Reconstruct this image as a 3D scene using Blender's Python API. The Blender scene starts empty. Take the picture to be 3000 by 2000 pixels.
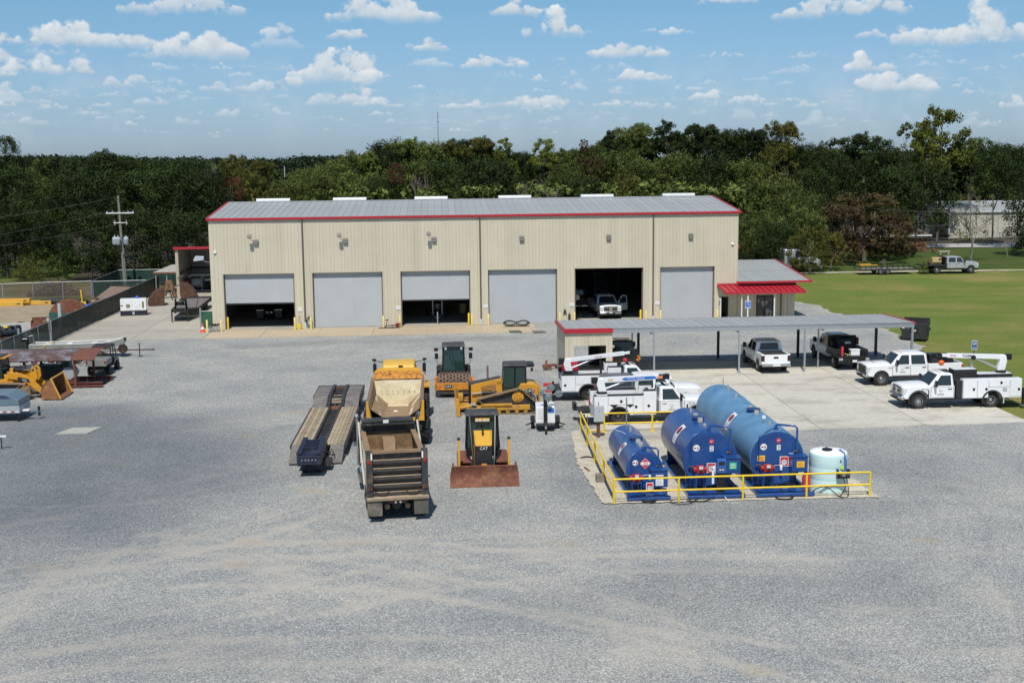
import bpy,bmesh,math,random
import numpy as np
from mathutils import Vector,Matrix
RAD=math.radians
PI=math.pi
SC=bpy.context.scene
COL=SC.collection

# ---------------------------------------------------------------- camera
CAM_P=Vector((19.7364,-108.0176,14.7625))
CAM_PITCH,CAM_YAW,CAM_ROLL,CAM_F=0.1494,0.0595,-0.0112,3600.0
_f=Vector((math.sin(CAM_YAW)*math.cos(CAM_PITCH),math.cos(CAM_YAW)*math.cos(CAM_PITCH),-math.sin(CAM_PITCH)))
_r=Vector((math.cos(CAM_YAW),-math.sin(CAM_YAW),0))
_u=_r.cross(_f)
_r2=_r*math.cos(CAM_ROLL)+_u*math.sin(CAM_ROLL)
_u2=_u*math.cos(CAM_ROLL)-_r*math.sin(CAM_ROLL)
cam=bpy.data.cameras.new('camera')
camo=bpy.data.objects.new('camera',cam)
COL.objects.link(camo)
m=Matrix((_r2,_u2,-_f)).transposed().to_4x4()
m.translation=CAM_P
camo.matrix_world=m
cam.sensor_width=36.0
cam.lens=36.0*CAM_F/3000.0
cam.clip_start=0.5
cam.clip_end=9000
SC.camera=camo

def at(u,v,Y):
    """point on the plane y = Y seen at pixel (u, v) of the 3000 px wide photograph"""
    d=_f+_r2*((u-1500)/CAM_F)-_u2*((v-1000)/CAM_F)
    return CAM_P+d*((Y-CAM_P.y)/d.y)

# ---------------------------------------------------------------- light
SUN_DIR=Vector((-0.11,-0.63,1.0)).normalized()      # towards the sun
sun=bpy.data.lights.new('sun','SUN')
sun.energy=4.2
sun.angle=RAD(0.53)
sun.color=(1.0,0.955,0.88)
suno=bpy.data.objects.new('sun',sun)
COL.objects.link(suno)
suno.rotation_euler=SUN_DIR.to_track_quat('Z','Y').to_euler()
suno.location=(0,-40,60)
SC.view_settings.view_transform='Standard'
SC.view_settings.look='None'
SC.view_settings.gamma=1.0
SC.view_settings.exposure=0.0
SC.view_settings.use_curve_mapping=False
SC.cycles.max_bounces=6
SC.cycles.diffuse_bounces=3
SC.cycles.glossy_bounces=3
SC.cycles.transmission_bounces=3
SC.cycles.transparent_max_bounces=6
SC.cycles.use_denoising=True

# clouds: (centre u, base v, width, height, opacity) in 2352 px wide photo units
CLOUDS=[(415,32,240,60,.85),(875,48,245,62,.95),(800,88,98,28,.9),(640,80,68,40,.85),(635,112,110,42,.4),(215,107,260,56,.97),
 (465,131,198,78,1),(18,100,60,28,.9),(15,146,60,34,.8),(100,171,190,44,.95),(508,160,40,14,.6),(770,188,150,96,1),(825,190,60,40,.8),(665,196,84,35,.9),(590,212,130,30,.65),
 (1185,36,110,40,.95),(1270,83,122,60,1),(1330,78,50,26,.55),(990,116,62,34,.9),(945,113,44,10,.3),(1135,155,145,38,.95),(1165,181,72,24,.8),(1228,183,32,14,.6),
 (960,203,34,13,.7),(890,179,28,11,.55),(1430,131,185,40,.95),(1550,79,80,22,.8),(1490,74,34,10,.45),(1470,183,98,40,.9),(1515,186,56,22,.75),(1665,9,140,22,.85),
 (1935,37,290,46,.9),(1995,88,62,28,.85),(2120,101,128,66,1),(2270,96,185,84,1),(2000,166,104,44,.97),(2055,211,172,46,.95),(2215,201,64,14,.7),(2240,216,74,14,.7),
 (2332,248,66,28,.9),(1617,229,62,26,.85),(1715,236,74,24,.8),(1765,245,48,14,.65),(1852,247,44,20,.65),(1943,227,32,16,.5),(1060,251,98,30,.9),(1170,248,124,44,.95),
 (1275,246,134,36,.85),(1395,245,62,22,.75),(1328,209,42,30,.75),(740,242,66,40,.65),(830,239,104,44,.85),(905,247,44,14,.5),(540,270,94,30,.6),(650,268,66,20,.5),
 (430,286,84,22,.4),(350,241,64,34,.65),(270,201,54,32,.65),(320,193,54,24,.65),(80,217,38,24,.55),(40,240,130,28,.5),(150,226,76,16,.3),(8,213,26,22,.55),
 (490,211,54,28,.55),(470,231,54,16,.4),(400,190,30,14,.4),(1700,275,60,26,.3),(1900,285,70,36,.35),(2100,282,60,20,.28),(2240,290,90,20,.28),(1350,266,120,14,.4),
 (1155,278,70,20,.35),(1230,262,50,12,.4),(1020,286,60,14,.25),(950,286,60,12,.3),(1535,250,36,14,.4),(1770,270,40,16,.35),(1800,195,40,14,.3),(300,262,70,14,.35),(70,290,60,26,.3),(205,265,70,18,.3),(730,275,80,12,.25)]

def cloud_image():
    """opacity and brightness of the cumulus field over azimuth -45..45, elevation -1..13 degrees"""
    W,H,S=2700,420,30.0
    rng=np.random.default_rng(4)
    def noise(w,h,cell):
        gy,gx=int(h/cell)+3,int(w/cell)+3
        g=rng.random((gy,gx))
        y=np.arange(h)/cell;x=np.arange(w)/cell
        y0=y.astype(int);x0=x.astype(int)
        fy=(y-y0)[:,None];fx=(x-x0)[None,:]
        fy=fy*fy*(3-2*fy);fx=fx*fx*(3-2*fx)
        a=g[np.ix_(y0,x0)];b=g[np.ix_(y0,x0+1)];c=g[np.ix_(y0+1,x0)];d=g[np.ix_(y0+1,x0+1)]
        return(a*(1-fx)+b*fx)*(1-fy)+(c*(1-fx)+d*fx)*fy
    fb=sum(noise(W,H,c)*a for c,a in((40,.26),(18,.24),(9,.22),(4.5,.17),(2.4,.11)))
    fb2=sum(noise(W,H,c)*a for c,a in((70,.4),(26,.3),(11,.2),(5,.1)))
    alpha=np.zeros((H,W));lum=np.zeros((H,W))
    lst=[]
    for(u,v,w,h,o)in CLOUDS:
        d=_f+_r2*((u*1.27551-1500)/CAM_F)-_u2*((v*1.27551-1000)/CAM_F)
        d.normalize()
        az=math.degrees(math.atan2(d.x,d.y))-math.degrees(CAM_YAW);el=math.degrees(math.asin(d.z))
        lst.append((az,el,w*1.2755*1.12/62.8,h*1.2755*1.22/62.8,o))
    r2=random.Random(9)
    for i in range(170):                                     # thin broken cloud low down
        az=r2.uniform(-24,24);el=r2.uniform(.9,4.6)
        s=.35+el*.16
        lst.append((az,el,s*r2.uniform(.7,2.6),s*r2.uniform(.25,.6),r2.uniform(.25,.62)))
    for i in range(150):                                     # the field goes on beyond the frame
        az=r2.uniform(-45,45);el=12.8*r2.random()**1.2
        if-22<az<22 and el<7.6:continue
        s=.5+el*.42
        lst.append((az,el+.4,s*r2.uniform(.6,1.9),s*r2.uniform(.25,.6),min(1,.45+el*.09)*r2.uniform(.6,1)))
    for(az,el,w,h,o)in lst:
        cx=(az+45)*S;cy=(el+1)*S;pw=w*S;ph=h*S
        x0,x1=int(max(0,cx-pw*.8-6)),int(min(W,cx+pw*.8+6));y0,y1=int(max(0,cy-ph*.35-4)),int(min(H,cy+ph*1.3+6))
        if x1-x0<3 or y1-y0<3:continue
        yy,xx=np.mgrid[y0:y1,x0:x1].astype(float)
        hgt=np.full(yy.shape,-1.0)
        rr=random.Random(int(cx*7+cy))
        n=max(7,int(12+pw/5))
        pk=[(rr.uniform(-.75,.75),rr.uniform(.5,1.0),rr.uniform(.18,.5))for _ in range(max(2,int(pw/ph*1.1)))]
        blobs=[]
        for k in range(n):
            t=rr.uniform(-1,1)
            env=max([.42]+[hh*math.exp(-((t-c_)/w_)**2)for c_,hh,w_ in pk])*(1-abs(t)**4*.6)
            r=max(1.1,ph*rr.uniform(.16,.34)*(.5+.5*env))
            by=cy+rr.uniform(.1,1)*max(r*.4,ph*env-r)
            blobs.append((cx+t*pw*.45,by,r*rr.uniform(1.1,1.9),r))
        sz=min(1.0,.35+ph/60.)
        wob=(fb[y0:y1,x0:x1]-.5)*2.6
        wob2=(fb2[y0:y1,x0:x1]-.5)
        acc=np.zeros(yy.shape);L=np.zeros(yy.shape);W_=np.full(yy.shape,1e-6)
        for(bx,by,rx,ry)in blobs:
            q=np.clip(1.15-((xx-bx)/rx)**2-((yy-by)/ry)**2+wob*1.25+wob2*1.1,0,1.4)
            up=np.clip(.58+.42*(yy-by)/ry-.10*(xx-bx)/rx,0,1.1)
            acc=1-(1-acc)*(1-np.clip(q*.75,0,.97));w3=q**3;L+=up*w3;W_+=w3
        L=L/W_
        base=np.clip((yy-cy+ph*.12+wob*ph*.10)/(ph*.30+1.5),0,1)   # flat, soft base
        a=np.clip((acc-.10)/.95,0,1);a=a*a*(3-2*a)*base*o
        L=np.clip(.18+.62*L+.30*wob*.5+.22*np.clip((yy-cy)/ph,0,1),0,1)
        A0=alpha[y0:y1,x0:x1];L0=lum[y0:y1,x0:x1]
        an=a+A0*(1-a)
        lum[y0:y1,x0:x1]=np.where(an>1e-4,(L*a+L0*A0*(1-a))/np.maximum(an,1e-4),L0)
        alpha[y0:y1,x0:x1]=an
    eld=np.arange(H)[:,None]/S-1
    thin=np.clip((fb2-.47)*3.2,0,1)*np.clip(1-abs(eld-2.4)/2.6,0,1)*.22     # thin veil near the horizon
    lum=np.where(alpha>.02,lum,.8)
    alpha=np.maximum(alpha,thin)
    edge=np.clip(np.minimum(np.arange(W),W-1-np.arange(W))/60.,0,1)[None,:]*np.clip((H-1-np.arange(H))/40.,0,1)[:,None]
    alpha=alpha*edge
    px=np.ones((H,W,4),np.float32)
    px[...,0]=lum;px[...,1]=alpha;px[...,2]=0
    im=bpy.data.images.new('cloud_field',W,H,alpha=False,float_buffer=True)
    im.colorspace_settings.name='Non-Color'
    im.pixels.foreach_set(px.ravel())
    im.pack()
    return im

def nd(nt,typ,**kw):
    n=nt.nodes.new(typ)
    for k,v in kw.items():
        if k.startswith('in_'):
            key=k[3:]
            n.inputs[int(key)if key.isdigit()else key].default_value=v
        else:
            setattr(n,k,v)
    return n

def math_n(nt,op,a,b=None,c=None,clamp=False):
    n=nt.nodes.new('ShaderNodeMath');n.operation=op;n.use_clamp=clamp
    for i,x in enumerate((a,b,c)):
        if x is None:continue
        if isinstance(x,(int,float)):n.inputs[i].default_value=x
        else:nt.links.new(x,n.inputs[i])
    return n.outputs[0]

def mix_n(nt,fac,a,b,blend='MIX'):
    n=nt.nodes.new('ShaderNodeMix');n.data_type='RGBA';n.blend_type=blend
    for s,x in((n.inputs[0],fac),(n.inputs[6],a),(n.inputs[7],b)):
        if isinstance(x,(int,float)):s.default_value=x
        elif isinstance(x,(tuple,list)):s.default_value=(*x[:3],1)
        else:nt.links.new(x,s)
    return n.outputs[2]

def ramp_n(nt,fac,stops,interp='LINEAR'):
    n=nt.nodes.new('ShaderNodeValToRGB');n.color_ramp.interpolation=interp
    el=n.color_ramp.elements
    while len(el)<len(stops):el.new(.5)
    for e,(p,c)in zip(el,stops):
        e.position=p;e.color=(*c,1)if len(c)==3 else c
    nt.links.new(fac,n.inputs[0])
    return n.outputs[0]

world=bpy.data.worlds.new('World')
SC.world=world
world.use_nodes=True
wt=world.node_tree
wt.nodes.clear()
sky=nd(wt,'ShaderNodeTexSky',sky_type='NISHITA',sun_disc=False)
sky.sun_elevation=math.asin(SUN_DIR.z)
sky.sun_rotation=math.atan2(SUN_DIR.x,SUN_DIR.y)
sky.altitude=20
sky.air_density=1.0
sky.dust_density=0.35
sky.ozone_density=2.2
gen=nd(wt,'ShaderNodeTexCoord').outputs['Generated']
sep=nd(wt,'ShaderNodeSeparateXYZ');wt.links.new(gen,sep.inputs[0])
az=math_n(wt,'MULTIPLY',math_n(wt,'ARCTAN2',sep.outputs[0],sep.outputs[1]),180/PI)
el=math_n(wt,'MULTIPLY',math_n(wt,'ARCSINE',sep.outputs[2]),180/PI)
uu=math_n(wt,'MULTIPLY_ADD',math_n(wt,'SUBTRACT',az,math.degrees(CAM_YAW)),1/90.,.5)
vv=math_n(wt,'MULTIPLY_ADD',el,1/14.,1/14.)
cmb=nd(wt,'ShaderNodeCombineXYZ');wt.links.new(uu,cmb.inputs[0]);wt.links.new(vv,cmb.inputs[1])
img=nd(wt,'ShaderNodeTexImage',extension='CLIP',interpolation='Cubic');img.image=cloud_image()
wt.links.new(cmb.outputs[0],img.inputs[0])
sp2=nd(wt,'ShaderNodeSeparateColor');wt.links.new(img.outputs[0],sp2.inputs[0])
# overhead and behind the camera the cumulus goes on as a projected noise layer
zz=math_n(wt,'MAXIMUM',sep.outputs[2],.04)
cm2=nd(wt,'ShaderNodeCombineXYZ')
wt.links.new(math_n(wt,'DIVIDE',sep.outputs[0],zz),cm2.inputs[0]);wt.links.new(math_n(wt,'DIVIDE',sep.outputs[1],zz),cm2.inputs[1])
nz=nd(wt,'ShaderNodeTexNoise',in_Scale=.8,in_Detail=7.0,in_Roughness=.58);wt.links.new(cm2.outputs[0],nz.inputs['Vector'])
cov=math_n(wt,'MULTIPLY',math_n(wt,'SUBTRACT',nz.outputs[0],.56),9.0,clamp=True)
hi=math_n(wt,'MULTIPLY',math_n(wt,'SUBTRACT',el,12.0),.3,clamp=True)
cov=math_n(wt,'MULTIPLY',cov,hi)
a_tot=math_n(wt,'MAXIMUM',sp2.outputs[1],cov)
lum=math_n(wt,'MAXIMUM',sp2.outputs[0],math_n(wt,'MULTIPLY',cov,.85))
SKY_S=0.105
hz=math_n(wt,'MULTIPLY',el,1/12.,clamp=True)
grade=mix_n(wt,1.0,sky.outputs[0],ramp_n(wt,hz,[(0.0,(.45,.61,.98)),(.3,(.53,.69,.94)),(.6,(.54,.77,.91)),(1.0,(.62,.79,.85))]),'MULTIPLY')
ccol=ramp_n(wt,lum,[(0.0,(3.1,4.2,5.3)),(.45,(4.9,5.8,6.6)),(.8,(6.8,7.3,7.7)),(1.0,(8.1,8.35,8.5))])
bgc=mix_n(wt,a_tot,grade,ccol)
bg=nd(wt,'ShaderNodeBackground',in_Strength=SKY_S)
wt.links.new(bgc,bg.inputs[0])
wo=nd(wt,'ShaderNodeOutputWorld');wt.links.new(bg.outputs[0],wo.inputs[0])
# ---------------------------------------------------------------- materials
MATS={}
def mat_base(name):
    mt=bpy.data.materials.new(name);mt.use_nodes=True
    nt=mt.node_tree
    b=nt.nodes['Principled BSDF']
    MATS[name]=mt
    return mt,nt,b

def M(name,col,rough=.55,metal=0.0,var=.12,scale=2.5,dirt=None,dirt_amt=.45,dscale=1.2,spec=.5,coat=0.0,bump=0.0,streak=False,each=0.0):
    """painted / rusty / rubber surfaces: base colour with soft mottling and shaped patches of wear"""
    if name in MATS:return MATS[name]
    mt,nt,b=mat_base(name)
    tc=nd(nt,'ShaderNodeTexCoord').outputs['Object']
    n1=nd(nt,'ShaderNodeTexNoise',in_Scale=scale,in_Detail=5.0,in_Roughness=.6);nt.links.new(tc,n1.inputs['Vector'])
    lo=tuple(c*(1-var)for c in col);hi=tuple(min(1,c*(1+var))for c in col)
    c=ramp_n(nt,n1.outputs[0],[(.3,lo),(.7,hi)])
    if dirt:
        v=tc
        if streak:
            mp=nd(nt,'ShaderNodeMapping');mp.inputs['Scale'].default_value=(3.0,3.0,.35);nt.links.new(tc,mp.inputs[0]);v=mp.outputs[0]
        n2=nd(nt,'ShaderNodeTexNoise',in_Scale=dscale,in_Detail=8.0,in_Roughness=.68);nt.links.new(v,n2.inputs['Vector'])
        f=math_n(nt,'MULTIPLY',math_n(nt,'SUBTRACT',n2.outputs[0],.62-.25*dirt_amt),5.0,clamp=True)
        c=mix_n(nt,math_n(nt,'MULTIPLY',f,min(1,.35+dirt_amt)),c,dirt)
    if each:c=mix_n(nt,1.0,c,math_n(nt,'MULTIPLY_ADD',nd(nt,'ShaderNodeObjectInfo').outputs['Random'],each,1-each*.5),'MULTIPLY')
    nt.links.new(c,b.inputs['Base Color'])
    b.inputs['Roughness'].default_value=rough
    b.inputs['Metallic'].default_value=metal
    b.inputs['Specular IOR Level'].default_value=spec
    b.inputs['Coat Weight'].default_value=coat
    b.inputs['Coat Roughness'].default_value=.08
    if bump:
        bp=nd(nt,'ShaderNodeBump',in_Strength=bump,in_Distance=.02);nt.links.new(n1.outputs[0],bp.inputs['Height']);nt.links.new(bp.outputs[0],b.inputs['Normal'])
    return mt

def gravel_mat(name='gravel',tint=(1,1,1),attr=True,sc=1.0):
    mt,nt,b=mat_base(name)
    tc=nd(nt,'ShaderNodeTexCoord').outputs['Object']
    vor=nd(nt,'ShaderNodeTexVoronoi',in_Scale=27.0*sc,in_Randomness=1.0);nt.links.new(tc,vor.inputs['Vector'])
    hs=nd(nt,'ShaderNodeSeparateColor');nt.links.new(vor.outputs['Color'],hs.inputs[0])
    stone=ramp_n(nt,hs.outputs[0],[(0.0,(.090,.094,.093)),(.35,(.218,.224,.217)),(.7,(.36,.364,.346)),(1.0,(.70,.69,.645))])
    vo2=nd(nt,'ShaderNodeTexVoronoi',in_Scale=60.0);nt.links.new(tc,vo2.inputs['Vector'])
    h2=nd(nt,'ShaderNodeSeparateColor');nt.links.new(vo2.outputs['Color'],h2.inputs[0])
    stone2=ramp_n(nt,h2.outputs[1],[(0.0,(.11,.112,.112)),(.5,(.285,.286,.278)),(1.0,(.62,.61,.58))])
    c=mix_n(nt,.4,stone,stone2)
    n1=nd(nt,'ShaderNodeTexNoise',in_Scale=.22,in_Detail=7.0,in_Roughness=.62);nt.links.new(tc,n1.inputs['Vector'])
    c=mix_n(nt,1.0,c,ramp_n(nt,n1.outputs[0],[(.3,(.80,.83,.87)),(.7,(1.16,1.14,1.1))]),'MULTIPLY')
    c=mix_n(nt,1.0,c,tint,'MULTIPLY')
    n2=nd(nt,'ShaderNodeTexNoise',in_Scale=1.1,in_Detail=8.0,in_Roughness=.7);nt.links.new(tc,n2.inputs['Vector'])
    n3=nd(nt,'ShaderNodeTexNoise',in_Scale=9.0,in_Detail=4.0,in_Roughness=.7);nt.links.new(tc,n3.inputs['Vector'])
    grain=math_n(nt,'MULTIPLY_ADD',n2.outputs[0],.6,math_n(nt,'MULTIPLY',n3.outputs[0],.4))
    if attr:
        at_=nd(nt,'ShaderNodeAttribute',attribute_name='wear');sp=nd(nt,'ShaderNodeSeparateColor');nt.links.new(at_.outputs[0],sp.inputs[0])
        dust=math_n(nt,'MULTIPLY',math_n(nt,'SUBTRACT',math_n(nt,'ADD',sp.outputs[0],math_n(nt,'MULTIPLY',grain,1.1)),.73),2.2,clamp=True)
        dust=math_n(nt,'MULTIPLY',dust,math_n(nt,'MULTIPLY_ADD',hs.outputs[1],-.45,.97))
        mud=math_n(nt,'MULTIPLY',math_n(nt,'SUBTRACT',math_n(nt,'ADD',sp.outputs[2],math_n(nt,'MULTIPLY',grain,1.1)),.8),2.4,clamp=True)
        c=mix_n(nt,dust,c,ramp_n(nt,n3.outputs[0],[(.3,(.37,.34,.295)),(.7,(.51,.475,.415))]))
        c=mix_n(nt,math_n(nt,'MULTIPLY',mud,.55),c,(.40,.32,.20))
        c=mix_n(nt,math_n(nt,'MULTIPLY',sp.outputs[1],.95),c,mix_n(nt,1.0,c,(.48,.52,.58),'MULTIPLY'))  # second channel turns the stone darker and bluer
    else:
        f=math_n(nt,'MULTIPLY',math_n(nt,'SUBTRACT',grain,.44),5.0,clamp=True)
        c=mix_n(nt,math_n(nt,'MULTIPLY',f,.85),c,(.37,.32,.235))
    nt.links.new(c,b.inputs['Base Color'])
    b.inputs['Roughness'].default_value=.9
    b.inputs['Specular IOR Level'].default_value=.25
    bp=nd(nt,'ShaderNodeBump',in_Strength=.5,in_Distance=.02);nt.links.new(n3.outputs[0]if sc>1 else vor.outputs['Distance'],bp.inputs['Height']);nt.links.new(bp.outputs[0],b.inputs['Normal'])
    return mt

def grass_mat(name='grass',a=(.112,.162,.034),b_=(.185,.20,.052),dry=(.30,.23,.095),dry_amt=.5):
    mt,nt,b=mat_base(name)
    tc=nd(nt,'ShaderNodeTexCoord').outputs['Object']
    mp=nd(nt,'ShaderNodeMapping');mp.inputs['Scale'].default_value=(.32,1.0,1);mp.inputs['Rotation'].default_value=(0,0,RAD(14));nt.links.new(tc,mp.inputs[0])
    n1=nd(nt,'ShaderNodeTexNoise',in_Scale=.35,in_Detail=6.0,in_Roughness=.65);nt.links.new(mp.outputs[0],n1.inputs['Vector'])
    n2=nd(nt,'ShaderNodeTexNoise',in_Scale=5.0,in_Detail=5.0,in_Roughness=.75);nt.links.new(tc,n2.inputs['Vector'])
    n3=nd(nt,'ShaderNodeTexNoise',in_Scale=.1,in_Detail=5.0);nt.links.new(tc,n3.inputs['Vector'])
    c=ramp_n(nt,n1.outputs[0],[(.32,a),(.68,b_)])
    f=math_n(nt,'MULTIPLY',math_n(nt,'SUBTRACT',n3.outputs[0],.60-.2*dry_amt),4.0,clamp=True)
    c=mix_n(nt,math_n(nt,'MULTIPLY',f,.75),c,dry)
    n4=nd(nt,'ShaderNodeTexNoise',in_Scale=.055,in_Detail=3.0);nt.links.new(tc,n4.inputs['Vector'])
    c=mix_n(nt,math_n(nt,'MULTIPLY',math_n(nt,'MULTIPLY',math_n(nt,'SUBTRACT',n4.outputs[0],.52),6.0,clamp=True),.5),c,tuple(x*k for x,k in zip(a,(.72,1.12,.8))))
    wv=nd(nt,'ShaderNodeTexWave',in_Scale=.55,in_Distortion=3.0,in_Detail=3.0);nt.links.new(mp.outputs[0],wv.inputs['Vector']);wv.bands_direction='Y'
    c=mix_n(nt,1.0,c,math_n(nt,'MULTIPLY_ADD',wv.outputs[1],.16,.92),'MULTIPLY')
    c=mix_n(nt,1.0,c,ramp_n(nt,n2.outputs[0],[(.25,(.62,.66,.6)),(.75,(1.34,1.3,1.3))]),'MULTIPLY')
    nt.links.new(c,b.inputs['Base Color']);b.inputs['Roughness'].default_value=.95;b.inputs['Specular IOR Level'].default_value=.1
    bp=nd(nt,'ShaderNodeBump',in_Strength=.7,in_Distance=.08);nt.links.new(n2.outputs[0],bp.inputs['Height']);nt.links.new(bp.outputs[0],b.inputs['Normal'])
    return mt

def concrete_mat(name,col,stain=(.22,.20,.16),amt=.5,warm=None):
    mt,nt,b=mat_base(name)
    tc=nd(nt,'ShaderNodeTexCoord').outputs['Object']
    geo=nd(nt,'ShaderNodeNewGeometry').outputs['Position']
    mp=nd(nt,'ShaderNodeMapping');mp.inputs['Scale'].default_value=(.6,1.0,1);mp.inputs['Rotation'].default_value=(0,0,RAD(-28));nt.links.new(geo,mp.inputs[0])
    n1=nd(nt,'ShaderNodeTexNoise',in_Scale=.42,in_Detail=9.0,in_Roughness=.68);nt.links.new(mp.outputs[0],n1.inputs['Vector'])
    n2=nd(nt,'ShaderNodeTexNoise',in_Scale=3.2,in_Detail=7.0,in_Roughness=.7);nt.links.new(geo,n2.inputs['Vector'])
    oi=nd(nt,'ShaderNodeObjectInfo')
    c=ramp_n(nt,n2.outputs[0],[(.28,tuple(x*.84 for x in col)),(.72,tuple(min(1,x*1.1)for x in col))])
    f=math_n(nt,'MULTIPLY',math_n(nt,'SUBTRACT',n1.outputs[0],.53-.06*amt),5.0,clamp=True)
    c=mix_n(nt,math_n(nt,'MULTIPLY',f,min(1,amt*1.2)),c,stain)
    if warm:
        n3=nd(nt,'ShaderNodeTexNoise',in_Scale=.8,in_Detail=5.0);nt.links.new(geo,n3.inputs['Vector'])
        f3=math_n(nt,'MULTIPLY',math_n(nt,'SUBTRACT',n3.outputs[0],.45),3.0,clamp=True)
        c=mix_n(nt,math_n(nt,'MULTIPLY',f3,.6),c,warm)
    bri=math_n(nt,'MULTIPLY_ADD',oi.outputs['Random'],.12,.94)
    c=mix_n(nt,1.0,c,bri,'MULTIPLY')
    nt.links.new(c,b.inputs['Base Color']);b.inputs['Roughness'].default_value=.85;b.inputs['Specular IOR Level'].default_value=.3
    return mt

def leaf_mat(name,a,b_,trans=.22,var=.62):
    """foliage: colour varies leaf by leaf (attribute) and tree by tree (object random)"""
    mt,nt,b=mat_base(name)
    at_=nd(nt,'ShaderNodeAttribute',attribute_name='leaf')
    oi=nd(nt,'ShaderNodeObjectInfo')
    sp=nd(nt,'ShaderNodeSeparateColor');nt.links.new(at_.outputs[0],sp.inputs[0])
    c=mix_n(nt,sp.outputs[0],a,b_)
    c=mix_n(nt,1.0,c,math_n(nt,'MULTIPLY_ADD',oi.outputs['Random'],var,1-var*.5),'MULTIPLY')
    nt.links.new(c,b.inputs['Base Color']);b.inputs['Roughness'].default_value=.75;b.inputs['Specular IOR Level'].default_value=.18
    tr=nd(nt,'ShaderNodeBsdfTranslucent');nt.links.new(c,tr.inputs[0])
    mx=nd(nt,'ShaderNodeMixShader',in_0=trans)
    nt.links.new(b.outputs[0],mx.inputs[1]);nt.links.new(tr.outputs[0],mx.inputs[2])
    nt.links.new(mx.outputs[0],nt.nodes['Material Output'].inputs[0])
    return mt

def glass_mat(name,col=(.026,.038,.040),rough=.05,alpha=1.0):
    mt,nt,b=mat_base(name)
    b.inputs['Base Color'].default_value=(*col,1);b.inputs['Roughness'].default_value=rough;b.inputs['Specular IOR Level'].default_value=.6
    b.inputs['Alpha'].default_value=alpha
    return mt

def mesh_screen_mat(name,col,alpha):
    """woven privacy screen: lets a little through"""
    mt,nt,b=mat_base(name)
    tc=nd(nt,'ShaderNodeTexCoord').outputs['Object']
    n1=nd(nt,'ShaderNodeTexNoise',in_Scale=.9,in_Detail=6.0);nt.links.new(tc,n1.inputs['Vector'])
    nt.links.new(ramp_n(nt,n1.outputs[0],[(.3,tuple(x*.7 for x in col)),(.7,tuple(x*1.25 for x in col))]),b.inputs['Base Color'])
    b.inputs['Roughness'].default_value=.8;b.inputs['Alpha'].default_value=alpha
    return mt

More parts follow.
